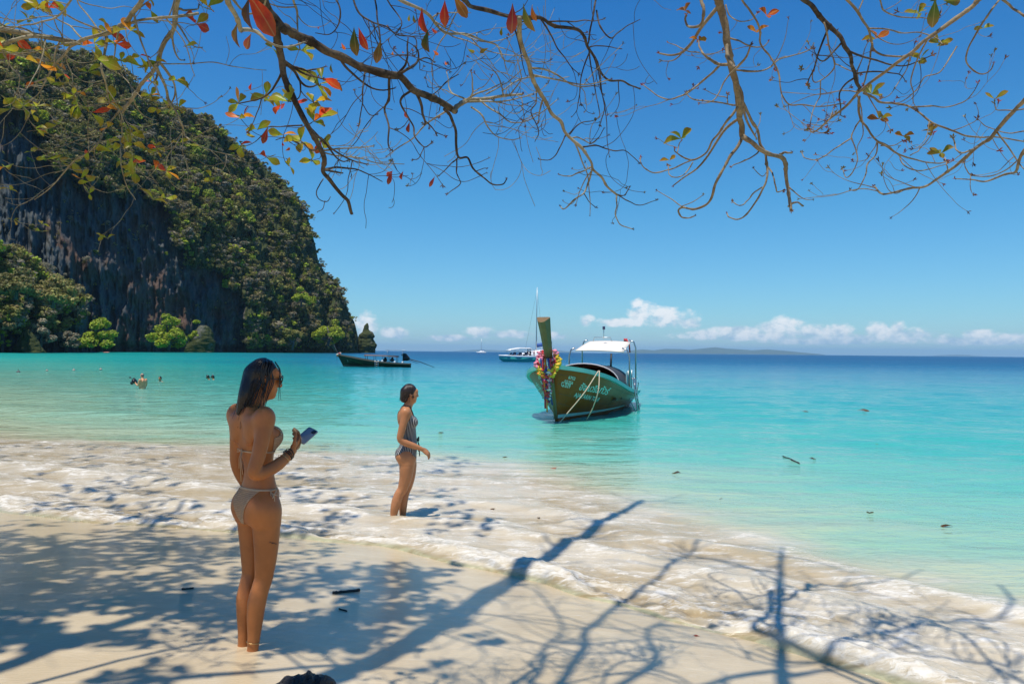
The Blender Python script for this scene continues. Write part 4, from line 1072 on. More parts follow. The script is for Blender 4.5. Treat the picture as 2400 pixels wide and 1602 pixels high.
# leaves on the twig ends
def fill(tree, tips, n_max, lo, hi, pw, p_use, nl=(2, 5), need=None):
    g = tree.g
    tips = list(tips); g.shuffle(tips)
    for (p, d, k) in tips:
        if tree.nleaf >= n_max: break
        if need and not need(p): continue
        if g.random() > p_use: continue
        tree.rosette(p, d + np.array([0, 0, .03]), g.randint(*nl), g.uniform(lo, hi), leafcol(pw))
def pix(p):
    v = CROT.transposed() @ (Vector(tuple(p)) - CAM)
    return 1200 + FPX * v.x / -v.z, 801 - FPX * v.y / -v.z
fill(TL, TL.tips, 270, .045, .082, .2, 1.0, (2, 4), need=lambda p: -30 < pix(p)[0] < 430 and -30 < pix(p)[1] < 560)
fill(TL, TL.tips, 294, .05, .085, .3, .5, (1, 3), need=lambda p: 430 <= pix(p)[0] < 700 and -20 < pix(p)[1] < 560)
fill(TC, TC.tips, 70, .05, .085, .25, .8, (2, 4), need=lambda p: 530 < pix(p)[0] < 760 and 110 < pix(p)[1] < 420)
gC = TC.g
for (x, y), L, col, d in [((1640, 30), .20, WARM[2], 2.2), ((1245, 15), 0.0, WARM[2], 2.2)]:
    pass
def hang(tree, conv, x0, y0, x1, y1, d, col, mesh=None, roll=None):
    """a leaf hanging from (x0,y0) to its tip (x1,y1)"""
    a = at(*conv(x0, y0), d); b = at(*conv(x1, y1), d + 0.02)
    o = tree.leaf(a, (b - a), (b - a).length, col, roll=roll, mesh=mesh)
    yv = (b - a).normalized(); zv = (CAM - a); zv = (zv - yv * zv.dot(yv)).normalized(); xv = yv.cross(zv)
    o.rotation_quaternion = Matrix((xv, yv, zv)).transposed().to_quaternion() @ Euler((0, (roll or 0) * .9, 0)).to_quaternion()
    o.scale.x = o.scale.x * .72
RED = (0.50, 0.022, 0.015); DRED = (0.30, 0.018, 0.02); BRN = (0.17, 0.10, 0.02); DGR = (0.055, 0.09, 0.014); ORG = (0.58, 0.11, 0.012); YG = (0.22, 0.24, 0.015)
for a_ in [(1610, -70, 1820, 240, 1.25, (0.55, 0.045, 0.012), 2, .35), (1640, -20, 1580, 170, 1.3, (0.09, 0.05, 0.03), 3, 1.2), (1560, 150, 1510, 290, 1.6, BRN, 3, 1.3), (1650, 220, 1600, 330, 1.7, (0.22, 0.05, 0.03), 1, .3)]:
    hang(TC, c1, *a_[:5], a_[5], mesh=a_[6], roll=a_[7])
for a_ in [(775, 150, 782, 305, 2.6, DGR, 0, .5), (800, 150, 842, 275, 2.6, RED, 0, .6), (920, 220, 900, 350, 2.6, BRN, 2, .2), (1275, 0, 1272, 145, 2.5, RED, 0, .3), (1320, -30, 1400, 100, 2.3, (0.38, 0.14, 0.02), 2, .1),
           (1648, 20, 1645, 190, 2.4, DRED, 2, .2), (1710, 20, 1735, 175, 2.4, (0.09, 0.12, 0.02), 1, .9), (1755, 30, 1765, 120, 2.4, (.3, .09, .02), 1, .6), (1150, 40, 1145, 185, 2.6, RED, 3, 1.0), (1180, 160, 1188, 288, 2.6, DGR, 4, .9),
           (1200, 150, 1230, 190, 2.6, DRED, 1, .4), (705, 235, 725, 280, 2.7, ORG, 1, .2), (1210, 275, 1240, 310, 3.0, ORG, 1, .2), (1275, 335, 1285, 365, 3.0, ORG, 1, .3), (990, 280, 985, 312, 3.0, (.5, .16, .02), 1, .3), (1040, 280, 1050, 300, 3.0, ORG, 1, .3),
           (1400, 270, 1440, 290, 3.3, YG, 0, .2), (1515, 265, 1465, 290, 3.3, (.4, .26, .02), 0, .2), (1590, 150, 1580, 200, 3.0, YG, 1, .3), (300, 705, 275, 790, 3.0, DRED, 2, .3), (990, 940, 945, 970, 3.3, RED, 1, .3), (985, 945, 965, 1015, 3.3, DRED, 2, .5),
           (1045, 940, 1038, 990, 3.4, DRED, 4, .8), (1220, 970, 1195, 1030, 3.5, DRED, 2, .8), (590, 580, 610, 635, 3.0, RED, 3, .8), (695, 450, 705, 505, 3.0, DGR, 0, .8), (650, 350, 645, 405, 2.9, DGR, 1, .8), (1055, 610, 1060, 655, 3.1, DRED, 1, .6), (1080, 670, 1075, 730, 3.1, DRED, 4, .4),
           (380, 780, 385, 810, 3.1, RED, 1, .3), (395, 830, 425, 815, 3.1, ORG, 0, .3), (585, 150, 570, 165, 3.0, RED, 1, .5), (210, 455, 208, 498, 3.0, RED, 4, .8), (1080, 80, 1075, 120, 3.0, YG, 0, .3), (1100, 80, 1110, 130, 3.0, DGR, 0, .5)]:
    hang(TC, c2, *a_[:5], a_[5], mesh=a_[6], roll=a_[7])
hang(TR, c3, 1835, -10, 1820, 165, 3.3, (0.10, 0.14, 0.015), mesh=2, roll=.15); hang(TR, c3, 1800, 10, 1860, -20, 3.3, DGR, mesh=1); hang(TR, c3, 1880, 5, 1990, 8, 3.4, (0.13, 0.17, .015), mesh=0)
for (x, y), n, L, cols in [((362, 805), 5, .075, [(0.26, 0.29, 0.015), (.18, .24, .015)]), ((1465, 545), 5, .075, [(.2, .22, .015), (.14, .18, .015)]), ((1490, 225), 5, .065, [(.3, .24, .02), (.45, .12, .02)]), ((1855, 250), 5, .06, [(.3, .28, .02), (.22, .24, .02)]), ((1748, 345), 5, .055, [(.26, .28, .02)]),
                           ((1650, 790), 4, .05, [(.45, .2, .02), (.25, .22, .02)]), ((1865, 890), 5, .06, [(.3, .24, .02), (.22, .22, .02)]), ((2180, 575), 3, .07, [(.4, .3, .02), (.25, .25, .02)]), ((462, 235), 4, .045, [(.5, .18, .02), (.3, .2, .02)]), ((860, 90), 4, .06, [(.5, .09, .02), (.55, .14, .02)]),
                           ((385, 65), 4, .05, [(.2, .06, .02), (.25, .1, .02)]), ((2115, 165), 3, .05, [(.24, .26, .02)]), ((1510, 690), 5, .055, [(.2, .2, .02), (.3, .1, .02)]), ((1810, 765), 5, .05, [(.22, .16, .03)]), ((1735, 80), 5, .06, [(.24, .26, .02)]), ((800, 190), 4, .05, [(.5, .2, .02), (.25, .26, .02)]), ((295, 930), 3, .045, [(.4, .25, .02)])]:
    q = at(*c3(x, y), 4.4); g = TR.g
    for k in range(n):
        a = k * 2.4 + g.random(); 
        TR.leaf(q, (math.cos(a), math.sin(a) * .8, g.uniform(.0, .9)), L * g.uniform(.8, 1.2) * 1.15, g.choice(cols))
nb = 0
for T, cap, szs in ((TR, 210, (.016, .032)), (TC, 150, (.010, .019)), (TL, 60, (.010, .018))):
    g = T.g; nb = 0
    for (p, d, k) in T.tips:
        if nb >= cap: break
        x, y = pix(p)
        if not (0 < x < 2400 and 0 < y < 800): continue
        T.bud(p, Vector(tuple(d)) + Vector((0, 0, .01)), g.uniform(*szs), g.choice([(.30, .05, .03), (.22, .06, .03), (.30, .13, .03), (.18, .14, .03), (.12, .06, .04)]) if T is TR else g.choice([(.16, .07, .04), (.12, .08, .05), (.10, .09, .03)]))
        nb += 1

# trunks and limbs out of the picture that carry the branches and shade the beach
def vec(*a): return Vector(a)
TC.branch([vec(-1.3, -2.2, .1), vec(-1.25, -1.9, 1.6), vec(-1.15, -1.2, 3.0), vec(-1.1, -.3, 4.0)], [.26, .2, .17, .14], name='trunk', nseg=14, tip=False)
TL.branch([vec(-4.3, .4, .1), vec(-4.1, .6, 1.8), vec(-3.9, 1.2, 3.4), vec(-3.4, 1.9, 4.6)], [.22, .17, .15, .12], name='trunk', nseg=14, tip=False)
TR.branch([vec(3.4, -.9, .1), vec(3.3, -.7, 1.7), vec(3.0, -.1, 3.2), vec(2.7, .6, 4.3)], [.24, .19, .16, .13], name='trunk', nseg=14, tip=False)
def joinup(tree, start, P, r0, r1, lift=.5):
    e = Vector(tuple(P[0])); s = Vector(start); mid = (s + e) / 2 + Vector((0, 0, lift))
    tree.branch([s, mid, e], [r0, (r0 + r1) / 2, r1], tip=False)
joinup(TC, (-1.1, -.3, 4.0), C1, .06, .022, .0); joinup(TC, (-1.15, -1.2, 3.0), C4, .05, .014, .9)
joinup(TL, (-3.4, 1.9, 4.6), L1, .05, .016, .3); joinup(TL, (-4.0, 1.2, 3.2), L3, .03, .011, -.1)
joinup(TR, (2.7, .6, 4.3), R1, .05, .025, .4); joinup(TR, (2.7, .6, 4.3), R10, .04, .014, .2); joinup(TR, (2.7, .6, 4.3), R11, .04, .014, .1); joinup(TR, (3.0, -.1, 3.2), R13, .04, .012, .1)
B = overhead(TC, [(700, 1600), (760, 1560), (900, 1500), (1000, 1440), (1100, 1375), (1200, 1310), (1290, 1255), (1380, 1200), (1440, 1165), (1475, 1145)], dsp, 92, 14, .3, tw=1.2, tlen=.8)
joinup(TC, (-1.1, -.3, 4.0), B, .15, .11, .3)
B = overhead(TR, [(1330, 1470), (1400, 1340), (1490, 1220), (1490, 1130), (1550, 1060), (1700, 930), (1830, 870), (1930, 790), (2050, 700), (2120, 650), (2200, 560)], c5, 40, 10, .3, tw=1.6, tlen=.7)
joinup(TR, (2.7, .6, 4.3), B, .055, .04, .8)
overhead(TR, [(1340, 1470), (1150, 1441), (1220, 1370), (1235, 1230), (1330, 1150), (1350, 1080), (1300, 990), (1230, 900), (1180, 830)], c5, 28, 8, .3, tw=1.2, tlen=.6)
overhead(TR, [(1490, 1260), (1650, 1245), (1850, 1220), (2050, 1200)], c5, 14, 8, .35)
B = overhead(TR, [(1650, 1480), (1850, 1360), (1930, 1270), (1900, 1200), (1870, 1130), (1890, 1080), (2000, 1060), (2349, 1110)], c5, 42, 8, .35, tw=1.5, tlen=.5)
overhead(TR, [(1890, 1150), (2100, 1180), (2349, 1215)], c5, 14, 7, .35)
B = overhead(TR, [(880, 1560), (870, 1441), (870, 1300), (860, 1150), (850, 1000), (855, 850), (860, 750), (868, 660), (872, 600)], c6, 64, 8, .25, tw=1.3, tlen=.7)
joinup(TR, (2.7, .6, 4.3), B, .06, .045, .2)
for pts, w0, w1 in [([(860, 830), (780, 790), (700, 740), (560, 700), (300, 650), (180, 600)], 16, 6), ([(860, 880), (1000, 850), (1100, 830), (1300, 835), (1500, 830), (1730, 740)], 18, 7),
                    ([(870, 1290), (1050, 1290), (1200, 1255), (1350, 1160), (1550, 1130), (1800, 1080), (2030, 1040), (2100, 1050), (2250, 1000), (2270, 920), (2200, 830)], 26, 12),
                    ([(870, 1380), (1100, 1340), (1300, 1330), (1550, 1345)], 30, 8), ([(860, 1300), (700, 1240), (500, 1190), (150, 1160)], 15, 7), ([(860, 1340), (600, 1380), (400, 1441), (200, 1480)], 38, 26),
                    ([(1300, 835), (1400, 880), (1600, 930), (1850, 1060)], 9, 5), ([(950, 930), (1100, 980), (1300, 990), (1500, 1060)], 8, 4), ([(2100, 1050), (2000, 1000), (1900, 990)], 12, 6), ([(2349, 1290), (2250, 1330), (2150, 1300)], 20, 10)]:
    overhead(TR, pts, c6, w0, w1, .25, tw=.8, tlen=.5)
for pts, w0, w1 in [([(-200, 1100), (0, 1080), (300, 1010), (600, 940), (900, 880), (1080, 830)], 34, 14), ([(-100, 1150), (100, 1160), (300, 1180), (600, 1170), (800, 1140)], 16, 8), ([(-200, 760), (100, 740), (400, 640), (700, 590), (900, 500), (1080, 400)], 70, 10),
                    ([(1150, 930), (1400, 880), (1700, 830), (2000, 760)], 26, 10)]:
    B = overhead(TL, pts, c4, w0, w1, .3, tw=1.0, tlen=.7)
joinup(TL, (-3.4, 1.9, 4.6), B, .07, .05, .5)
# leaf canopy over the left of the beach (out of the picture): its gaps make the dappled light
g = np.random.default_rng(9)
V = []; Fc = []
cnt = 0
proto = LEAVES[0]
lv = np.array([v.co[:] for v in proto.vertices]); lf = [tuple(q.vertices) for q in proto.polygons]
NC = 9000
cxs = g.uniform(-350, 1450, NC); cys = g.uniform(1040, 1602, NC)
nn_ = fbm(cxs * 0.0042, cys * 0.013 + 3.1, o=3, gain=.6)
dn = 0.16 + nn_ * 1.5
dn += 0.55 * np.exp(-((cys - 1330 - (cxs - 300) * -0.12) / 95) ** 2) * (1 - sstep(cxs, 500, 900))
dn += 0.55 * np.exp(-((cxs - 760) / 170) ** 2 - ((cys - 1405) / 65) ** 2) + 0.3 * np.exp(-((cxs - 330) / 330) ** 2 - ((cys - 1150) / 50) ** 2)
dn += 0.12 * (1 - sstep(cxs, 300, 600))
dn += 0.3 * np.exp(-((cxs - 60) / 160) ** 2 - ((cys - 1400) / 130) ** 2)
dn -= 0.5 * sstep(cys, 1470, 1560) * sstep(cxs, -200, 300) + 0.9 * sstep(cxs, 1000, 1350)
dn -= 0.5 * np.exp(-((cxs - 250) / 200) ** 2 - ((cys - 1470) / 45) ** 2)
for i_ in np.nonzero(g.random(NC) < dn * .8)[0]:
    x, y = float(cxs[i_]), float(cys[i_])
    _, q = cast(x, y, 1.0)
    h = hneed(q) + g.uniform(.25, 1.3)
    P_, _ = cast(x, y, h)
    for k in range(3):
        sz = g.uniform(.10, .19)
        e_ = Euler((g.uniform(-.7, .7), g.uniform(-.7, .7), g.uniform(0, 6.28))).to_matrix()
        V.append(lv @ np.array(e_).T * sz + np.array(P_) - np.array(TL.off)); Fc += [tuple(i + cnt for i in f) for f in lf]; cnt += len(lv)
me = bpy.data.meshes.new('canopy_leaves'); me.from_pydata(np.concatenate(V).tolist(), [], Fc); me.update()
o = link('canopy_leaves', me, LEAFM, TL.root); o.color = (.14, .19, .02, 1); o['kind'] = 'stuff'
# ------------------------------------------------------------------ people: smooth-blended bodies extracted as one continuous surface
class Field:
    def __init__(self, lo, hi, h):
        self.lo = np.array(lo, float); self.h = h
        self.n = np.ceil((np.array(hi) - self.lo) / h).astype(int) + 1
        self.d = np.full(self.n, 0.2, np.float32)
        self.ax = [self.lo[i] + h * np.arange(self.n[i]) for i in range(3)]
    def box(self, lo, hi, pad):
        i0 = np.maximum(np.floor((np.array(lo) - pad - self.lo) / self.h).astype(int), 0)
        i1 = np.minimum(np.ceil((np.array(hi) + pad - self.lo) / self.h).astype(int) + 1, self.n)
        if np.any(i1 <= i0): return None, None
        sl = tuple(slice(a, b) for a, b in zip(i0, i1))
        x, y, z = np.meshgrid(*[self.ax[k][sl[k]] for k in range(3)], indexing='ij')
        return sl, np.stack([x, y, z], -1)
    def blend(self, sl, v, k, sub=False):
        a = self.d[sl]
        if sub:
            v = -v; h = np.clip(k - np.abs(a - v), 0, None) / k
            self.d[sl] = np.maximum(a, v) + h * h * k * .25
        else:
            h = np.clip(k - np.abs(a - v), 0, None) / k
            self.d[sl] = np.minimum(a, v) - h * h * k * .25
    def cap(self, a, b, ra, rb, k=.02, sub=False):
        a = np.array(a, float); b = np.array(b, float); R_ = max(ra, rb)
        sl, P = self.box(np.minimum(a, b) - R_, np.maximum(a, b) + R_, .05)
        if sl is None: return
        ab = b - a
        t = np.clip(((P - a) @ ab) / (ab @ ab + 1e-12), 0, 1)
        v = np.linalg.norm(P - a - t[..., None] * ab, axis=-1) - (ra + (rb - ra) * t)
        self.blend(sl, v.astype(np.float32), k, sub)
    def chain(self, pts, rad, k=.03, n=5):
        P = catmull(pts, n); t = np.linspace(0, 1, len(P))
        r = np.interp(t, np.linspace(0, 1, len(rad)), rad)
        # one field for the whole limb, then blended once
        lo = P.min(0) - max(rad); hi = P.max(0) + max(rad)
        sl, _ = self.box(lo, hi, .05)
        if sl is None: return
        best = np.full([q.stop - q.start for q in sl], 9.0, np.float32)
        for i in range(len(P) - 1):
            a, b = P[i], P[i + 1]; ab = b - a
            s2, G = self.box(np.minimum(a, b) - max(r[i], r[i + 1]), np.maximum(a, b) + max(r[i], r[i + 1]), .04)
            if s2 is None: continue
            tt = np.clip(((G - a) @ ab) / (ab @ ab + 1e-12), 0, 1)
            v = np.linalg.norm(G - a - tt[..., None] * ab, axis=-1) - (r[i] + (r[i + 1] - r[i]) * tt)
            loc_ = tuple(slice(q.start - w.start, q.stop - w.start) for q, w in zip(s2, sl))
            best[loc_] = np.minimum(best[loc_], v)
        self.blend(sl, best.astype(np.float32), k)
    def ell(self, c, r, rot=None, k=.03, sub=False):
        c = np.array(c, float); r = np.array(r, float); m_ = r.max()
        sl, P = self.box(c - m_, c + m_, .05)
        if sl is None: return
        q = P - c
        if rot is not None: q = q @ np.array(rot)
        l = np.linalg.norm(q / r, axis=-1)
        l2 = np.linalg.norm(q / (r * r), axis=-1) + 1e-9
        self.blend(sl, (l * (l - 1) / l2).astype(np.float32), k, sub)
    def stack(self, rows, k=.03, p=2.3):
        """rows (z, cx, cy, rx, ry) from bottom to top"""
        A_ = np.array(rows, float); A_ = A_[np.argsort(A_[:, 0])]
        zz = np.linspace(A_[0, 0], A_[-1, 0], 120)
        Cm = catmull(A_, 12)
        I = [np.interp(zz, Cm[:, 0], Cm[:, j]) for j in range(1, 5)]
        lo = [A_[:, 1].min() - A_[:, 3].max(), A_[:, 2].min() - A_[:, 4].max(), zz[0]]; hi = [A_[:, 1].max() + A_[:, 3].max(), A_[:, 2].max() + A_[:, 4].max(), zz[-1]]
        sl, P = self.box(lo, hi, .05)
        z = P[..., 2]; zc = np.clip(z, zz[0], zz[-1])
        cx, cy, rx, ry = [np.interp(zc, zz, q) for q in I]
        l = (np.abs((P[..., 0] - cx) / rx) ** p + np.abs((P[..., 1] - cy) / ry) ** p) ** (1 / p)
        v = (l - 1) * np.minimum(rx, ry)
        v = np.where(z != zc, np.maximum(v, np.abs(z - zc)), v)
        self.blend(sl, v.astype(np.float32), k)
    def mesh(self, name, smooth_it=2):
        d = self.d; n = self.n
        s = d < 0
        c = np.zeros(n - 1, np.int8)
        for i in (0, 1):
            for j in (0, 1):
                for k in (0, 1):
                    c += s[i:n[0] - 1 + i, j:n[1] - 1 + j, k:n[2] - 1 + k]
        act = (c > 0) & (c < 8)
        idx = np.full(n - 1, -1, np.int64)
        cells = np.argwhere(act); idx[act] = np.arange(len(cells))
        acc = np.zeros((len(cells), 3)); cnt = np.zeros(len(cells))
        cor = [(i, j, k) for i in (0, 1) for j in (0, 1) for k in (0, 1)]
        for a in range(8):
            for b in range(a + 1, 8):
                if sum(abs(cor[a][q] - cor[b][q]) for q in range(3)) != 1: continue
                ia = cells + cor[a]; ib = cells + cor[b]
                da = d[tuple(ia.T)]; db = d[tuple(ib.T)]
                m_ = (da < 0) != (db < 0)
                t = np.where(m_, da / (da - db + 1e-20), 0)
                acc += np.where(m_[:, None], np.array(cor[a]) + t[:, None] * (np.array(cor[b]) - np.array(cor[a])), 0); cnt += m_
        V = self.lo + self.h * (cells + acc / cnt[:, None])
        quads = []
        for ax in range(3):
            o1, o2 = [(1, 2), (2, 0), (0, 1)][ax]
            sl0 = [slice(1, n[q] - 1) for q in range(3)]; sl0[ax] = slice(0, n[ax] - 1)
            sl1 = list(sl0); sl1[ax] = slice(1, n[ax])
            A_ = s[tuple(sl0)]; B_ = s[tuple(sl1)]
            e = np.argwhere(A_ != B_)
            pos_ = A_[tuple(e.T)]
            base = e.copy()
            for q in range(3):
                if q != ax: base[:, q] += 1
            def cell(d1, d2):
                z = base.copy(); z[:, o1] -= d1; z[:, o2] -= d2
                return idx[tuple(z.T)]
            qd = np.stack([cell(1, 1), cell(0, 1), cell(0, 0), cell(1, 0)], 1)
            qd[~pos_] = qd[~pos_][:, ::-1]
            quads.append(qd)
        Q = np.concatenate(quads); Q = Q[(Q >= 0).all(1)]
        for _ in range(smooth_it):
            S = np.zeros_like(V); c_ = np.zeros(len(V))
            for j in range(4):
                for k in (1, 3):
                    W_ = V[Q[:, (j + k) % 4]]
                    for ax in range(3): S[:, ax] += np.bincount(Q[:, j], W_[:, ax], len(V))
                    c_ += np.bincount(Q[:, j], minlength=len(V))
            V = V * .45 + .55 * S / np.maximum(c_, 1)[:, None]
        return V, Q

def skin_mat(name, base, rough=0.42):
    m, nt, p, out = new_mat(name)
    ob = node(nt, 'ShaderNodeTexCoord').outputs['Object']
    a = NOISE(nt, ob, 7.0, 4, .6).outputs[0]; b = NOISE(nt, ob, 180.0, 3, .6).outputs[0]
    c = MIX(nt, SMOOTH(nt, a, .3, .7), tuple(x * .86 for x in base), tuple(x * 1.1 for x in base))
    setp(nt, p, Base_Color=c, Roughness=M(nt, 'ADD', rough - .08, M(nt, 'MULTIPLY', a, .18)), Specular_IOR_Level=0.3, Subsurface_Weight=0.08, Subsurface_Scale=0.006)
    p.inputs['Subsurface Radius'].default_value = (1.0, 0.35, 0.15)
    bp = node(nt, 'ShaderNodeBump', i_Strength=0.12, i_Distance=0.002, i_Height=b); nt.links.new(bp.outputs[0], p.inputs['Normal'])
    return m
def hair_mat(name, col, rough=.28):
    m, nt, p, out = new_mat(name)
    ob = node(nt, 'ShaderNodeTexCoord').outputs['Object']
    w = NOISE(nt, MAPV(nt, ob, scale=(1, 1, .08)), 130.0, 4, .6, .4).outputs[0]
    c = MIX(nt, w, tuple(x * .5 for x in col), tuple(x * 1.6 for x in col))
    setp(nt, p, Base_Color=c, Roughness=rough, Specular_IOR_Level=0.38)
    bp = node(nt, 'ShaderNodeBump', i_Strength=0.8, i_Distance=0.004, i_Height=w); nt.links.new(bp.outputs[0], p.inputs['Normal'])
    return m

HS = np.array([.95, .90, .98])
def head_xf(pivot, yaw, pitch, tilt=0.0):
    """yaw to her right positive, pitch down positive"""
    Rm = np.array(Euler((-pitch, tilt, 0)).to_matrix()); Rz_ = np.array(Matrix.Rotation(-yaw, 3, 'Z'))
    Rm = Rz_ @ Rm
    pv = np.array(pivot, float)
    return (lambda q: ((np.array(q, float) - pv) * HS) @ Rm.T + pv), Rm
def add_head(F, H, Rm, s=1.0, z0=0.0, male=False):
    def e(c, r_, k=.02, sub=False): F.ell(H(np.array(c) + np.array([0, 0, z0])), np.array(r_) * s * HS, Rm, k, sub)
    def cp(a, b, ra, rb, k=.012, sub=False): F.cap(H(np.array(a) + np.array([0, 0, z0])), H(np.array(b) + np.array([0, 0, z0])), ra * s, rb * s, k, sub)
    e((0, -.005, 1.585), (.074, .094, .088), .02)
    e((0, .040, 1.545), (.060, .058, .080), .03)
    e((0, .052, 1.500), (.044, .042, .045), .03)          # jaw
    e((0, .086, 1.482), (.019, .016, .017), .02)          # chin
    e((-.043, .052, 1.545), (.022, .03, .024), .025); e((.043, .052, 1.545), (.022, .03, .024), .025)   # cheekbones
    e((0, .082, 1.605), (.050, .022, .022), .02)          # brow
    for sx in (-1, 1):
        e((sx * .031, .102, 1.578), (.017, .012, .011), .012, True)      # eye sockets
        e((sx * .031, .085, 1.578), (.0125, .0125, .0115), .004)
        e((sx * .074, -.002, 1.560), (.010, .022, .031), .008)           # ears
        e((sx * .080, .004, 1.562), (.006, .012, .018), .005, True)
    cp((0, .098, 1.590), (0, .116, 1.548), .007, .0115, .012)            # nose
    e((-.010, .106, 1.543), (.008, .009, .006), .006); e((.010, .106, 1.543), (.008, .009, .006), .006)
    e((0, .097, 1.519), (.021, .010, .0055), .006); e((0, .095, 1.509), (.018, .010, .0065), .006)       # lips
def add_hand(F, wrist, palm_dir, palm_n, side, curl, thumb=1.0, s=1.0, spread=.5):
    """palm_n: outwards from the back of the hand; side: towards the thumb"""
    w = np.array(wrist, float); u = np.array(palm_dir, float); u /= np.linalg.norm(u)
    n_ = np.array(palm_n, float); n_ -= u * n_.dot(u); n_ /= np.linalg.norm(n_)
    t = np.array(side, float); t = t - u * t.dot(u) - n_ * t.dot(n_); t /= np.linalg.norm(t)
    R_ = np.stack([u, t, n_], 1)
    F.ell(w + u * .048 * s, np.array([.052, .038, .015]) * s, R_, .015)
    kn = w + u * .088 * s
    for i, (off, L) in enumerate(((.030, .070), (.010, .078), (-.010, .072), (-.029, .058))):
        p0 = kn + t * off * s - u * abs(off) * .15
        a = 0.0; P = [p0 - u * .02 * s, p0]; d = u + t * off * spread * 4
        d /= np.linalg.norm(d)
        for j, f in enumerate((.42, .33, .25)):
            a = curl[j]
            d = d * math.cos(a) - n_ * math.sin(a) + 0 * t
            # rotate reference so curl accumulates
            n2 = n_ * math.cos(a) + (d * 0)
            P.append(P[-1] + d * L * f * s); d = d / np.linalg.norm(d)
        F.chain(P, [.0092 * s, .0088 * s, .0084 * s, .0078 * s, .0066 * s], .006, 3)
    b = w + u * .022 * s + t * .026 * s
    F.chain([w + u * .012 * s + t * .012 * s, b, b + (u * .6 + t * .75 * thumb - n_ * .25) * .034 * s, b + (u * 1.25 + t * .95 * thumb - n_ * .5) * .048 * s], [.013 * s, .013 * s, .0105 * s, .008 * s], .012, 3)

def body(P, h):
    """P: dict of joint positions in the figure's own frame (faces +Y, right hand side +X)"""
    ext = P.get('ext', ((-.36, -.3, -.02), (.36, .42, 1.74)))
    F = Field(ext[0], ext[1], h)
    F.stack(P['torso'], .03)
    for sx in (-1, 1):
        if P.get('bust', 1):
            F.ell((sx * .073, P['busty'] , 1.235), (.055, .050, .055), None, .03)
            F.ell((sx * .078, P['gluty'], .845), (.083, .078, .088), None, .035)
        q = P['sh'][0 if sx < 0 else 1]
        F.ell(q, (.052, .055, .058), None, .05)
        F.ell((sx * .085, P['backy'], 1.28), (.05, .022, .075), None, .03)
    F.chain(P['spine_groove'][0], P['spine_groove'][1], .001) if False else None
    for leg in P['legs']: F.chain(leg[0], leg[1], .03, 6)
    for ft in P.get('feet', []):
        c = np.array(ft); F.ell(c + [0, .07, .028], (.038, .105, .026), None, .03); F.ell(c + [0, -.02, .032], (.030, .038, .032), None, .03)
    for arm in P['arms']: F.chain(arm[0], arm[1], .035, 6)
    F.chain(P['neck'][0], P['neck'][1], .045, 5)
    H, Rm = head_xf(P['hpiv'], *P['hrot'])
    add_head(F, H, Rm, 1.0)
    if P.get('bust', 1):
        F.cap((0, P['gluty'] - .09, .775), (0, P['gluty'] - .085, .90), .004, .003, .035, True)
    F.cap((0, P['backy'] - .045, 1.33), (0, P['backy'] - .015, 1.0), .008, .008, .05, True)
    for hd in P.get('hands', []): add_hand(F, *hd[0], **hd[1])
    V, Q = F.mesh('body')
    return V, Q, H, Rm
def clip_cloth(V, Q, planes, off, name, mat, parent, thick=.0022, skip=()):
    """garment cut from the body surface by planes (point, normal kept side +), lifted by off"""
    bm = bmesh.new()
    c = V[Q].mean(1)
    ok = np.ones(len(Q), bool)
    for (pt, nn) in planes: ok &= ((c - np.array(pt)) @ np.array(nn) / np.linalg.norm(nn)) > -.02
    for pts, rad in skip:       # leave the limbs out
        P_ = catmull(pts, 6); r_ = np.interp(np.linspace(0, 1, len(P_)), np.linspace(0, 1, len(rad)), rad)
        dm = np.min(np.linalg.norm(c[:, None, :] - P_[None], axis=2) - r_[None] * 1.12 - .004, axis=1) if len(c) < 400000 else 1
        ok &= dm > 0
    q = Q[ok]; used = np.unique(q); mp = {int(u): bm.verts.new(V[u]) for u in used}
    for f in q:
        try: bm.faces.new([mp[int(i)] for i in f])
        except ValueError: pass
    for (pt, nn) in planes:
        bmesh.ops.bisect_plane(bm, geom=bm.verts[:] + bm.edges[:] + bm.faces[:], plane_co=pt, plane_no=nn, clear_inner=True)
    bm.normal_update()
    co = [(v, v.co + v.normal * off) for v in bm.verts]
    for v, q_ in co: v.co = q_
    me = bpy.data.meshes.new(name); bm.to_mesh(me); bm.free()
    me.polygons.foreach_set('use_smooth', [True] * len(me.polygons))
    o = link(name, me, mat, parent)
    sd = o.modifiers.new('thickness', 'SOLIDIFY'); sd.thickness = thick; sd.offset = -1
    return o
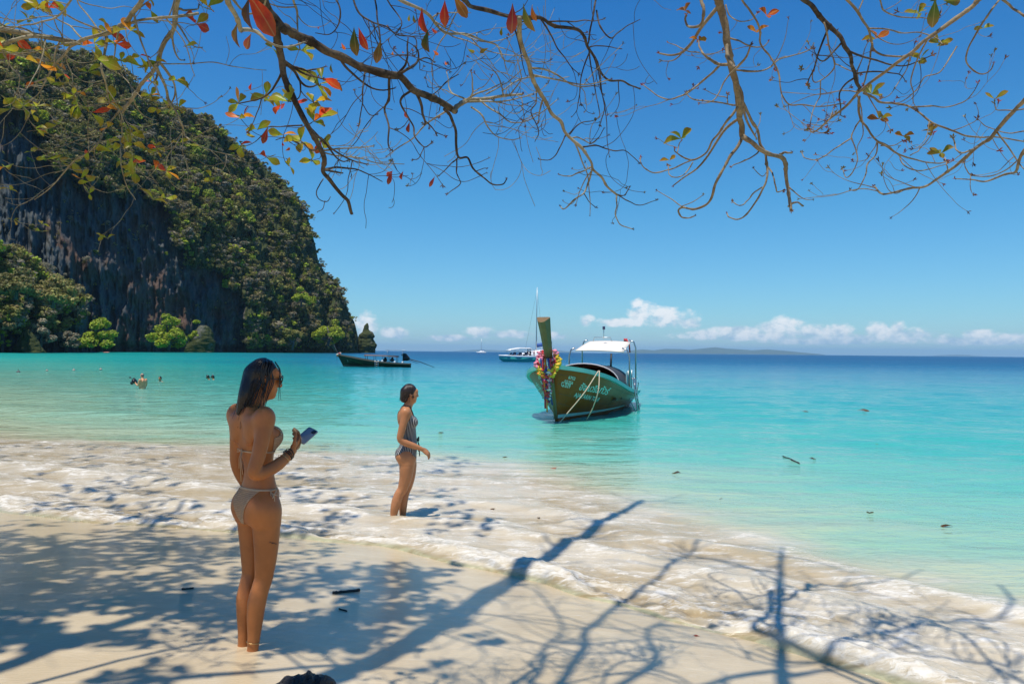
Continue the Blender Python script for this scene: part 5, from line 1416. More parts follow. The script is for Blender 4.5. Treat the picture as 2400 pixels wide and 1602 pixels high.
def hair_strands(H, n, seed, length, back, r0=.006, open_ang=62, rnd=1.0, taper=.25, z0=0.0, part=0.0, mat=None, parent=None, frontlen=None, fall=None, lean=(0, 0)):
    g = random.Random(seed); mb = MB()
    for i in range(n):
        ph = math.radians(open_ang + (360 - 2 * open_ang) * (i + g.random()) / n) * 1.0
        side_ = math.sin(ph); fr = math.cos(ph)
        pts = []
        el1 = g.uniform(62, 84)
        for el in (el1, el1 * .72, el1 * .45, el1 * .2, 2, -14):
            e_ = math.radians(el)
            q = (math.sin(ph) * .0785 * math.cos(e_), -.005 + math.cos(ph) * .0985 * math.cos(e_) * (1.0), 1.585 + z0 + .0925 * math.sin(e_))
            pts.append(H(q))
        L = length * g.uniform(.62, 1.12) * (1.0 if frontlen is None or fr < .1 else frontlen)
        P0 = pts[-1]; m_ = 6
        tgt = np.array(back) + np.array([side_ * .03 + g.gauss(0, .012 * rnd), g.gauss(0, .012 * rnd), 0])
        for k in range(1, m_ + 1):
            f = k / m_
            w = f ** .8
            x = P0[0] * (1 - w) + (tgt[0] if fr < .15 else P0[0] + g.gauss(0, .01)) * w
            y = P0[1] * (1 - w) + (tgt[1] if fr < .15 else P0[1] + .01) * w
            pts.append(np.array([x + lean[0] * f + g.gauss(0, .003 * rnd), y + lean[1] * f + g.gauss(0, .003 * rnd), P0[2] - L * f]))
        pts = np.array(pts)
        pts += np.array([g.gauss(0, .0015) for _ in range(3)])
        rr = np.interp(np.linspace(0, 1, len(pts)), [0, .1, .6, 1], [r0 * .5, r0, r0 * .8, r0 * taper]) * g.uniform(.6, 1.2)
        Pc = catmull(pts, 3)
        mb.tube(Pc, np.interp(np.linspace(0, 1, len(Pc)), np.linspace(0, 1, len(rr)), rr), 5)
    return mb.build('hair', mat, parent)
def put(root_name, V, Q, mat, loc, rz, label, cat='person', group=None):
    root = empty(root_name, loc, rz)
    tag(root, label, cat, group)
    me = np_mesh('body', V, Q)
    link('body', me, mat, root)
    return root
def torus(mb, c, ax, R_, r_, n=20, m=6, ell=1.0):
    ax = Vector(ax).normalized(); a = ax.orthogonal().normalized(); b = ax.cross(a)
    pts = [Vector(c) + a * math.cos(t) * R_ + b * math.sin(t) * R_ * ell for t in np.linspace(0, 2 * math.pi, n + 1)]
    mb.tube([tuple(q) for q in pts], r_, m)

# ---- woman with the phone
SK1 = skin_mat('tanned_skin', (0.43, 0.155, 0.048))
HAIR1 = hair_mat('wet_black_hair', (0.016, 0.012, 0.011), .26)
ty = lambda z: np.interp(z, [0, .45, .85, 1.05, 1.38], [-.06, -.01, .005, -.005, -.05])
W1 = dict(ext=((-.30, -.27, -.02), (.32, .40, 1.72)), busty=.046, gluty=-.042, backy=-.110,
    torso=[(.765, 0, -.005, .148, .095), (.81, 0, -.008, .155, .103), (.87, 0, -.006, .152, .101), (.93, 0, 0, .131, .088), (1.0, 0, .0, .108, .074), (1.06, 0, -.004, .101, .070), (1.12, 0, -.012, .109, .075), (1.19, 0, -.020, .130, .088), (1.26, 0, -.036, .146, .088), (1.32, 0, -.052, .152, .078), (1.365, 0, -.060, .128, .060), (1.40, 0, -.056, .07, .05)],
    sh=[(-.158, -.06, 1.352), (.158, -.065, 1.352)],
    legs=[([(sx * .082, 0, .82), (sx * .083, .002, .72), (sx * .079, .004, .60), (sx * .073, 0, .50), (sx * .070, -.004, .455), (sx * .066, -.022, .40), (sx * .062, -.040, .33), (sx * .058, -.046, .25), (sx * .054, -.050, .15), (sx * .052, -.055, .08), (sx * .052, -.055, .04)],
           [.082, .077, .066, .055, .051, .050, .0525, .047, .036, .031, .030]) for sx in (-1, 1)],
    feet=[(-.055, -.045, 0), (.055, -.045, 0)],
    arms=[([(-.158, -.05, 1.352), (-.166, -.05, 1.27), (-.163, -.055, 1.17), (-.160, -.055, 1.075), (-.158, -.02, .99), (-.150, .045, .885)], [.046, .044, .039, .036, .034, .025]),
          ([(.158, -.065, 1.352), (.180, -.085, 1.27), (.194, -.118, 1.16), (.198, -.145, 1.068), (.194, -.07, 1.068), (.180, .02, 1.098), (.158, .112, 1.148)], [.046, .044, .039, .036, .037, .034, .024])],
    neck=([(0, -.05, 1.35), (0, -.035, 1.41), (0, -.012, 1.47), (0, -.005, 1.53)], [.058, .050, .049, .052]),
    hpiv=(0, -.01, 1.50), hrot=(R(34), R(14), R(3)),
    hands=[(((.158, .112, 1.148), (-.30, .75, .55), (.75, .45, -.45), (.25, -.2, .9)), dict(curl=(.5, .75, .6), thumb=.9)),
           (((-.150, .045, .885), (.05, .35, -.9), (-1, 0, 0), (0, .9, .3)), dict(curl=(.25, .3, .25), thumb=.5))])
V, Q, H, Rm = body(W1, .0052)
q = gnd(588, 1516, .30); wz = float(sand_z(q.x, q.y)); q = gnd(588, 1516, wz + .012)
TH1 = R(-41)
loc1 = Vector((q.x, q.y, wz - .07))
loc1.x += .012; loc1.y += .06
w1 = put('person', V, Q, SK1, loc1, TH1, 'woman with long wet black hair in a beige bikini looking at her phone')
w1.scale = (.955, .955, 1.0)
m, nt, p, out = new_mat('beige_knit')
ob = node(nt, 'ShaderNodeTexCoord').outputs['Object']
wv = node(nt, 'ShaderNodeTexWave', wave_type='BANDS', bands_direction='Z', i_Scale=34.0, i_Distortion=5.0, i_Detail=2.0, i_Detail_Scale=6.0)
nt.links.new(ob, wv.inputs['Vector'])
cc = MIX(nt, wv.outputs['Fac'], (0.45, 0.27, 0.15), (0.64, 0.42, 0.26))
setp(nt, p, Base_Color=cc, Roughness=.85, Specular_IOR_Level=.2)
bp = node(nt, 'ShaderNodeBump', i_Strength=.9, i_Distance=.004, i_Height=wv.outputs['Fac']); nt.links.new(bp.outputs[0], p.inputs['Normal'])
KNIT = m
sl_ = 2.1
o = clip_cloth(V, Q, [((0, 0, .945), (0.0, -.12, -1)), ((.018, 0, .765), (-sl_, 0, 1)), ((-.018, 0, .765), (sl_, 0, 1)), ((0, 0, .745), (0, 0, 1))], .0035, 'bikini_bottom', KNIT, w1)
CORD = simple_mat('beige_cord', (0.50, 0.35, 0.22), .8, .2, 60)
clip_cloth(V, Q, [((0, 0, .943), (0, .06, 1)), ((0, 0, .952), (0, -.06, -1))], .004, 'waist_cord', CORD, w1, skip=[(W1['arms'][0][0] + [(-.145, .08, .80)], W1['arms'][0][1] + [.05])])
clip_cloth(V, Q, [((0, 0, 1.152), (0, .05, 1)), ((0, 0, 1.159), (0, -.05, -1)), ], .004, 'back_cord', CORD, w1, skip=W1['arms'])
for sx in (-1, 1):
    clip_cloth(V, Q, [((0, .012, 0), (0, 1, 0)), ((0, 0, 1.162), (0, 0, 1)), ((sx * .020, 0, 1.20), (sx, 0, .0)), ((sx * .150, 0, 1.20), (-sx * 1.0, 0, -.5)), ((0, 0, 1.30), (0, 0, -1))], .0045, 'bikini_cup', KNIT, w1, skip=W1['arms'])
mb = MB()
def surf(x, z, front=False, lift=.006):
    """point on the skin in front of or behind (x, z)"""
    m_ = (np.abs(V[:, 0] - x) < .008) & (np.abs(V[:, 2] - z) < .008)
    S = V[m_]
    if not len(S): S = V[((V[:, 0] - x) ** 2 + (V[:, 2] - z) ** 2).argsort()[:40]]
    i = S[:, 1].argmax() if front else S[:, 1].argmin()
    return S[i] + np.array([0, lift if front else -lift, 0])
k0 = surf(-.012, 1.155)
for dx, L in ((-.03, .10), (.012, .13), (-.004, .17)):
    mb.tube([k0, k0 + np.array([dx * .5, -.006, -L * .4]), k0 + np.array([dx, .002, -L])], .0024, 5)
for dx in (-.022, .022):
    mb.tube([k0, k0 + np.array([dx, -.012, .012]), k0 + np.array([dx * 1.4, -.010, -.008]), k0], .0024, 5)
mb.build('back_bow', CORD, w1)
mb = MB()
m_ = (np.abs(V[:, 2] - .948) < .006) & (V[:, 1] > -.02) & (V[:, 1] < .02) & (V[:, 0] > 0)
k1 = V[m_][V[m_][:, 0].argmax()] + np.array([.006, 0, 0])
for a_, b_ in (((.03, .025), (.045, -.01)), ((.02, .04), (.03, .05))):
    mb.tube([k1, k1 + np.array([a_[0], a_[1], .012]), k1 + np.array([b_[0], b_[1], -.03]), k1 + np.array([.008, .01, -.012]), k1], .0032, 5)
mb.tube([k1, k1 + np.array([.012, .008, -.06]), k1 + np.array([.006, .0, -.15]), k1 + np.array([.004, .01, -.20])], .0026, 5)
mb.tube([k1, k1 + np.array([.018, .018, -.03]), k1 + np.array([.016, .02, -.075])], .003, 5)
mb.build('hip_bow', CORD, w1)
# hair: scalp mass, then wet strands over it
F = Field((-.16, -.22, 1.24), (.16, .18, 1.72), .0055)
def he(c, r_, k=.02, sub=False): F.ell(H(c), np.array(r_) * HS, Rm, k, sub)
he((0, -.012, 1.590), (.077, .096, .090), .02)
F.chain([H((0, -.07, 1.57)), (-.005, -.085, 1.48), (-.012, -.105, 1.42), (-.018, -.125, 1.37)], [.054, .044, .032, .014], .03, 5)
he((0, .095, 1.53), (.066, .075, .085), .012, True)
hv, hq = F.mesh('hair')
me = np_mesh('hair_mass', hv, hq); hm = link('hair', me, HAIR1, w1)
st = hair_strands(H, 240, 5, .26, (-.016, -.108, 0), .0038, 96, .9, mat=HAIR1, parent=hm, frontlen=.8)
st.name = 'strands'
mb = MB(); g = random.Random(8)
for k in range(18):       # side locks swept over the ear and hanging before the face
    a0 = g.uniform(-.04, .035)
    s0 = H((.03 + g.uniform(-.01, .02), a0, 1.672 + g.uniform(-.006, .006)))
    s1 = H((.077, a0 + .012, 1.62)); s2 = H((.083, a0 + .018 + g.uniform(-.01, .025), 1.565))
    L = g.uniform(.10, .22)
    bk = -.055 if k > 2 else 0.0
    pts = [s0, (s0 + s1) / 2 + np.array([.013, 0, .012]), s1, s2, s2 + np.array([-.006 + g.gauss(0, .004), .002 + bk * .5 + g.gauss(0, .004), -L * .5]), s2 + np.array([-.018 + g.gauss(0, .006), bk + g.gauss(.0, .006), -L])]
    Pc = catmull(pts, 4); mb.tube(Pc, np.interp(np.linspace(0, 1, len(Pc)), [0, .3, .7, 1], [.0025, .004, .003, .0010]), 5)
for k in range(2):       # fringe falling forward
    a0 = g.uniform(-.05, .06)
    s0 = H((a0 * .5, .045, 1.674)); s1 = H((a0, .088, 1.635)); s2 = H((a0 * 1.2 + .01, .100, 1.585)); s3 = s2 + np.array([g.gauss(.0, .008), g.gauss(.004, .006), -g.uniform(.05, .12)])
    Pc = catmull([s0, s1, s2, s3], 5); mb.tube(Pc, np.interp(np.linspace(0, 1, len(Pc)), [0, .4, 1], [.003, .0045, .001]), 5)
mb.build('side_locks', HAIR1, hm)
BLACKP = simple_mat('black_plastic', (0.012, 0.012, 0.014), .25, .1, 30)
mb = MB()
for sx in (-1, 1):
    c_ = H((sx * .033, .112, 1.578)); torus(mb, c_, Vector(tuple(Rm @ np.array([sx * .25, 1, 0]))), .026, .003, 18, 6, .82)
    ring = [c_ + Rm @ np.array([.025 * math.cos(t), -sx * 0 + .002, .021 * math.sin(t)]) for t in np.linspace(0, 6.283, 14, endpoint=False)]
    mb.add(ring, [tuple(range(14))])
    mb.tube([H((sx * .058, .108, 1.585)), H((sx * .078, .06, 1.582)), H((sx * .082, -.01, 1.575))], .003, 6)
mb.tube([H((-.010, .118, 1.582)), H((.010, .118, 1.582))], .003, 6)
mb.build('sunglasses', BLACKP, w1)
mb = MB(); ax_ = np.array([.158, .112, 1.148]) - np.array([.180, .02, 1.098]); ax_ /= np.linalg.norm(ax_)
b0 = np.array([.160, .100, 1.143])
for k, (dd_, rr) in enumerate(((-.0, .0305), (-.012, .031), (-.020, .032))):
    torus(mb, b0 + ax_ * dd_, ax_ + np.array([.1 * k, 0, .12 * (k - 1)]), rr, .0026, 22, 6)
mb.build('bracelet', BLACKP, w1)
GOLD = simple_mat('gold', (0.75, 0.52, 0.22), .3, .1, 30, metal=1.0)
mb = MB(); torus(mb, b0 - ax_ * .055, ax_ + np.array([0, .1, .3]), .036, .0014, 22, 5); mb.build('thin_bracelet', GOLD, w1)
mb = MB(); torus(mb, (.053, -.053, .115), (0, .2, 1), .039, .0014, 22, 5); mb.build('anklet', GOLD, w1)
INK = simple_mat('tattoo_ink', (0.03, 0.025, 0.03), .6)
mb = MB(); g = random.Random(4)
for k in range(5):
    zc = .665 - .004 * k; yc = .0 + .012 * k - .02
    m_ = (np.abs(V[:, 1] - yc) < .007) & (np.abs(V[:, 2] - zc) < .007) & (V[:, 0] > .05)
    s_ = V[m_][V[m_][:, 0].argmax()] + np.array([.0012, 0, 0])
    mb.tube([s_ + np.array([0, -.005, g.uniform(-.003, .001)]), s_ + np.array([.0004, 0, .004]), s_ + np.array([0, .005, g.uniform(-.003, .003)])], .0014, 5)
mb.build('tattoo', INK, w1)
# phone in her hand
PH_BACK = simple_mat('phone_grey', (0.26, 0.27, 0.29), .4, .06, 20); PH_BLK = simple_mat('phone_glass', (0.012, 0.012, 0.014), .08, .1, 20)
def rot_local(v): return Matrix.Rotation(TH1, 3, 'Z') @ Vector(v)
pc = loc1 + rot_local((.088, .246, 1.226))
lx = rot_local((-.22, .86, .46)).normalized(); nz = (rot_local((.42, -.22, .62)) - lx * rot_local((.42, -.22, .62)).dot(lx)).normalized(); wy = nz.cross(lx)
PM = Matrix((wy, lx, nz)).transposed().to_4x4(); PM = PM @ Matrix.Scale(.9, 4); PM.translation = pc
ph = empty('phone', pc); ph.matrix_world = PM
tag(ph, 'grey smartphone held in the long-haired woman\'s right hand', 'phone')
def rbox(w, l, t, r_, z0=0):
    mb = MB(); out_ = []
    for sx, sy in ((1, 1), (-1, 1), (-1, -1), (1, -1)):
        a0 = math.atan2(sy, sx) - math.pi / 4
        for k in range(5):
            a = a0 + math.pi / 8 * k
            out_.append((sx * (w / 2 - r_) + r_ * math.cos(a), sy * (l / 2 - r_) + r_ * math.sin(a)))
    mb.loft([[(x * .96, y * .98, z0 - t / 2) for x, y in out_], [(x, y, z0 - t / 2 + t * .2) for x, y in out_], [(x, y, z0 + t / 2 - t * .2) for x, y in out_], [(x * .96, y * .98, z0 + t / 2) for x, y in out_]])
    return mb
rbox(.074, .15, .009, .012).build('phone_body', PH_BACK, ph); rbox(.069, .145, .0012, .010, -.0052).build('screen', PH_BLK, ph)
mb = rbox(.026, .034, .0022, .006, .0055); cm_ = mb.build('camera_module', PH_BLK, ph); cm_.location = (-.018, .05, 0)
for k, (x, y) in enumerate(((-.018, .058), (-.018, .042))):
    mb = MB(); mb.loft([[(x + .0055 * math.cos(t), y + .0055 * math.sin(t), z) for t in np.linspace(0, 6.283, 14, endpoint=False)] for z in (.006, .0082)]); mb.build('lens', PH_BLK, ph)

# ---- woman in the striped one-piece
SK2 = skin_mat('fair_tanned_skin', (0.47, 0.20, 0.085))
HAIR2 = hair_mat('wet_brown_hair', (0.030, 0.018, 0.013), .3)
W2 = dict(ext=((-.28, -.32, -.02), (.28, .42, 1.72)), busty=.062, gluty=-.062, backy=-.10,
    torso=[(.765, 0, -.008, .150, .098), (.81, 0, -.012, .162, .110), (.87, 0, -.008, .160, .110), (.93, 0, .003, .142, .102), (1.0, 0, .010, .122, .095), (1.06, 0, .008, .116, .090), (1.12, 0, .002, .120, .090), (1.19, 0, -.006, .132, .092), (1.26, 0, -.016, .142, .090), (1.32, 0, -.025, .148, .080), (1.365, 0, -.028, .125, .062), (1.40, 0, -.022, .07, .05)],
    sh=[(-.158, -.025, 1.352), (.158, -.035, 1.352)],
    legs=[([(-.082, .01, .82), (-.083, .025, .72), (-.079, .025, .60), (-.073, .012, .50), (-.070, .0, .455), (-.066, -.022, .40), (-.062, -.04, .33), (-.058, -.045, .25), (-.054, -.045, .15), (-.052, -.045, .04)], [.088, .086, .074, .061, .056, .055, .0575, .051, .038, .032]),
          ([(.082, 0, .82), (.083, -.01, .72), (.080, -.02, .60), (.076, -.045, .50), (.074, -.060, .455), (.072, -.095, .40), (.070, -.12, .33), (.068, -.14, .25), (.066, -.155, .15), (.066, -.165, .04)], [.088, .086, .074, .061, .056, .055, .0575, .051, .038, .032])],
    feet=[(-.055, -.03, 0), (.066, -.15, 0)],
    arms=[([(-.158, -.025, 1.352), (-.170, -.03, 1.27), (-.178, -.04, 1.17), (-.182, -.045, 1.075), (-.185, -.03, .98), (-.185, .0, .86)], [.047, .045, .040, .036, .034, .025]),
          ([(.158, -.035, 1.352), (.178, -.05, 1.27), (.188, -.075, 1.16), (.190, -.092, 1.055), (.184, -.03, 1.01), (.170, .06, .975), (.145, .16, .93)], [.047, .046, .041, .037, .038, .035, .024])],
    neck=([(0, -.03, 1.35), (0, -.01, 1.41), (0, .02, 1.47), (0, .03, 1.53)], [.058, .050, .049, .052]),
    hpiv=(0, .02, 1.48), hrot=(R(-14), R(10), R(0)),
    hands=[(((.145, .16, .93), (-.15, .75, -.55), (.55, .35, .55), (-.6, .5, .3)), dict(curl=(.45, .5, .4), thumb=.7)), (((-.185, .0, .86), (0, .3, -.9), (-1, 0, 0), (0, .9, .3)), dict(curl=(.4, .4, .3), thumb=.7))])
W2['torso'] = W2['torso']
V, Q, H, Rm = body(W2, .0068)
q = gnd(946, 1210, .03)
TH2 = R(-80)
loc2 = Vector((q.x + .03, q.y + .05, -.11))
w2 = put('person', V, Q, SK2, loc2, TH2, 'woman with short wet hair in a striped one-piece swimsuit standing in the foam')
m, nt, p, out = new_mat('striped_lycra')
ob = node(nt, 'ShaderNodeTexCoord').outputs['Object']
sx_ = node(nt, 'ShaderNodeSeparateXYZ', i_0=ob)
ang_ = M(nt, 'ARCTAN2', sx_.outputs[1], sx_.outputs[0])
ph_ = M(nt, 'ADD', M(nt, 'MULTIPLY', ang_, 7.2), M(nt, 'MULTIPLY', sx_.outputs[2], -5.0))
fr_ = M(nt, 'FRACT', ph_)
stp = M(nt, 'GREATER_THAN', fr_, .66)
low = M(nt, 'GREATER_THAN', sx_.outputs[2], 0.0)
cc = MIX(nt, stp, (0.008, 0.009, 0.013), (0.50, 0.48, 0.45))
setp(nt, p, Base_Color=cc, Roughness=.5, Specular_IOR_Level=.3)
SUIT = m; BLK = simple_mat('black_lycra', (0.012, 0.013, 0.018), .5, .2, 40)
clip_cloth(V, Q, [((0, -.09, 1.10), (0, 1.75, -1)), ((.03, 0, .79), (-.62, .10, 1)), ((-.03, 0, .79), (.62, .10, 1)), ((.151, 0, 1.0), (-1, 0, 0)), ((-.151, 0, 1.0), (1, 0, 0)), ((0, 0, .757), (0, 0, 1)), ((0, 0, 1.315), (0, 0, -1))], .004, 'swimsuit', SUIT, w2, skip=[(a[0][1:] + [tuple(np.array(a[0][-1]) + d_ * k) for k in (.06, .12)], a[1][1:] + [.045, .045]) for a, d_ in zip(W2['arms'], (np.array([0, .3, -.9]), np.array([-.15, .75, -.55])))])
mb = MB()
for sx in (-1, 1):
    a_ = surf(sx * .07, 1.31, True); b_ = surf(sx * .05, 1.37, True)
    mb.tube([a_, b_, (sx * .062, .02, 1.415), (sx * .045, -.045, 1.425), (0, -.055, 1.425)], .006, 6)
mb.build('halter_strap', BLK, w2)
mb = MB(); q0 = surf(.0, 1.04, True, .008)
for dx in (-.03, .03): mb.tube([q0, q0 + np.array([dx, .02, .02]), q0 + np.array([dx * 1.2, .018, -.02]), q0], .006, 6)
mb.tube([q0, q0 + np.array([.01, .025, -.08]), q0 + np.array([.02, .03, -.20])], .006, 6); mb.tube([q0, q0 + np.array([-.02, .02, -.07]), q0 + np.array([-.02, .02, -.15])], .006, 6)
mb.build('waist_tie', BLK, w2)
F = Field((-.14, -.16, 1.36), (.14, .18, 1.72), .006)
he((0, -.010, 1.590), (.078, .097, .090), .02); F.chain([H((0, -.06, 1.57)), H((0, -.062, 1.49))], [.060, .046], .03, 4)
he((0, .100, 1.53), (.075, .075, .088), .012, True)
hv, hq = F.mesh('hair')
hm = link('hair', np_mesh('hair_mass', hv, hq), HAIR2, w2)
st = hair_strands(H, 130, 15, .10, (0, -.035, 0), .0050, 70, 2.2, mat=HAIR2, parent=hm, frontlen=.6, lean=(0, -.012)); st.name = 'strands'

# ---- man with a camera, waist deep
SK3 = skin_mat('pale_skin', (0.62, 0.31, 0.16))
W3 = dict(ext=((-.40, -.34, .70), (.42, .62, 1.74)), bust=0, busty=0, gluty=-.06, backy=-.12,
    torso=[(.72, 0, -.01, .16, .12), (.85, 0, 0, .165, .125), (.95, 0, .01, .165, .135), (1.05, 0, .012, .165, .135), (1.15, 0, .0, .172, .125), (1.25, 0, -.01, .182, .118), (1.32, 0, -.015, .175, .10), (1.37, 0, -.02, .14, .075), (1.40, 0, -.015, .08, .06)],
    sh=[(-.19, -.02, 1.345), (.19, -.02, 1.345)],
    legs=[([(sx * .09, 0, .85), (sx * .09, 0, .72)], [.09, .088]) for sx in (-1, 1)],
    arms=[([(.19, -.02, 1.345), (.215, -.02, 1.22), (.22, .0, 1.08), (.21, .05, .98), (.19, .08, .86)], [.056, .052, .044, .040, .03]),
          ([(-.19, -.02, 1.345), (-.205, .02, 1.22), (-.20, .06, 1.10), (-.17, .16, 1.10), (-.12, .30, 1.17)], [.056, .052, .044, .042, .03])],
    neck=([(0, -.02, 1.35), (0, .0, 1.42), (0, .02, 1.50)], [.068, .062, .058]), hpiv=(0, .02, 1.48), hrot=(R(5), R(18), 0),
    hands=[(((-.12, .30, 1.17), (.1, .8, .5), (-.8, .1, -.3), (.1, -.4, .8)), dict(curl=(.6, .6, .5), thumb=.8)), (((.19, .08, .86), (0, .3, -.9), (1, 0, 0), (0, .9, .3)), dict(curl=(.3, .3, .3), thumb=.6))])
V, Q, H, Rm = body(W3, .011)
q = gnd(334, 909, 0)
loc3 = Vector((q.x, q.y, -.95))
w3 = put('person', V, Q, SK3, loc3, R(72), 'bare-chested balding man standing waist deep in the sea holding up a black camera')
HAIR3 = hair_mat('grey_hair', (0.14, 0.12, 0.11), .5)
F = Field((-.12, -.14, 1.48), (.12, .14, 1.72), .01)
he((0, -.02, 1.575), (.083, .092, .078), .02); he((0, .09, 1.60), (.085, .085, .10), .01, True); he((0, .0, 1.70), (.06, .09, .05), .02, True)
hv, hq = F.mesh('hair'); link('hair', np_mesh('hair', hv, hq), HAIR3, w3)
SHORTS = simple_mat('swim_shorts', (0.03, 0.05, 0.09), .7)
clip_cloth(V, Q, [((0, 0, .87), (0, 0, -1)), ((0, 0, .70), (0, 0, 1))], .006, 'swim_shorts', SHORTS, w3)
RZ3 = Matrix.Rotation(R(72), 3, 'Z')
cp_ = loc3 + RZ3 @ Vector((-.06, .44, 1.26))
cr = empty('camera_housing', cp_); cr.rotation_euler = (R(-28), R(14), R(72))
tag(cr, 'bulky black underwater camera held up by the man in the water', 'camera')
mb = MB(); mb.box((0, 0, 0), (.24, .13, .17)); mb.box((0, -.02, .10), (.09, .10, .06)); mb.build('housing', BLACKP, cr)
mb = MB(); mb.loft([[(r_ * math.cos(t), y, r_ * math.sin(t)) for t in np.linspace(0, 6.283, 18, endpoint=False)][::-1] for y, r_ in ((.05, .062), (.13, .064), (.15, .078), (.20, .078), (.21, .06))]); mb.build('lens_port', BLACKP, cr)
for sx in (-1, 1):
    mb = MB(); mb.tube([(sx * .10, 0, -.07), (sx * .16, .0, -.06), (sx * .165, 0, .04), (sx * .11, 0, .07)], .016, 8); mb.build('grip', BLACKP, cr)
    mb = MB(); mb.tube([(sx * .08, 0, .09), (sx * .15, .02, .17), (sx * .12, .07, .25)], .012, 6); mb.ball((sx * .12, .10, .26), (.035, .05, .035)); mb.build('strobe_arm', BLACKP, cr)

# ---- swimmers
def swimmer(x, y, rz, label, hair=True, mask=False, pitch=0, back=False):
    F = Field((-.3, -.3, 1.24), (.3, .3, 1.72), .011)
    F.stack([(1.2, 0, -.03, .16, .09), (1.3, 0, -.03, .165, .09), (1.36, 0, -.03, .13, .065), (1.40, 0, -.02, .07, .05)], .03)
    F.chain([(0, -.03, 1.35), (0, 0, 1.42), (0, .0, 1.52)], [.06, .05, .05], .04)
    for sx in (-1, 1): F.ell((sx * .165, -.02, 1.335), (.05, .055, .05), None, .05)
    H, Rm = head_xf((0, 0, 1.48), 0, pitch); add_head(F, H, Rm)
    V, Q = F.mesh('body')
    q = gnd(x, y, 0)
    root = put('person', V, Q, SK2, Vector((q.x, q.y, -1.385)), rz, label, 'person', None)
    F2 = Field((-.13, -.16, 1.42), (.13, .16, 1.72), .009)
    F2.ell(H((0, -.012, 1.592)), (.082, .10, .093), Rm, .02); F2.ell(H((0, .10, 1.53)), (.07, .075, .085), Rm, .012, True); F2.ell(H((0, -.06, 1.53)), (.065, .045, .075), Rm, .02)
    hv, hq = F2.mesh('hair'); link('hair', np_mesh('hair', hv, hq), HAIR1, root)
    if mask:
        mb = MB(); c_ = H((0, .105, 1.58)); mb.box(c_, (.13, .05, .07), Matrix(Rm.tolist())); mb.tube([H((.075, .06, 1.53)), H((.10, .02, 1.6)), H((.10, -.03, 1.74))], .012, 6); mb.build('dive_mask', BLACKP, root)
    return root
swimmer(375, 893, R(170), 'dark-haired swimmer with only the head above water, right of the man with the camera')
swimmer(489, 889, R(120), 'left head of the two swimmers floating side by side in the bay', mask=True, pitch=R(35))
swimmer(500, 889, R(95), 'right head of the two swimmers floating side by side in the bay', mask=True, pitch=R(25))
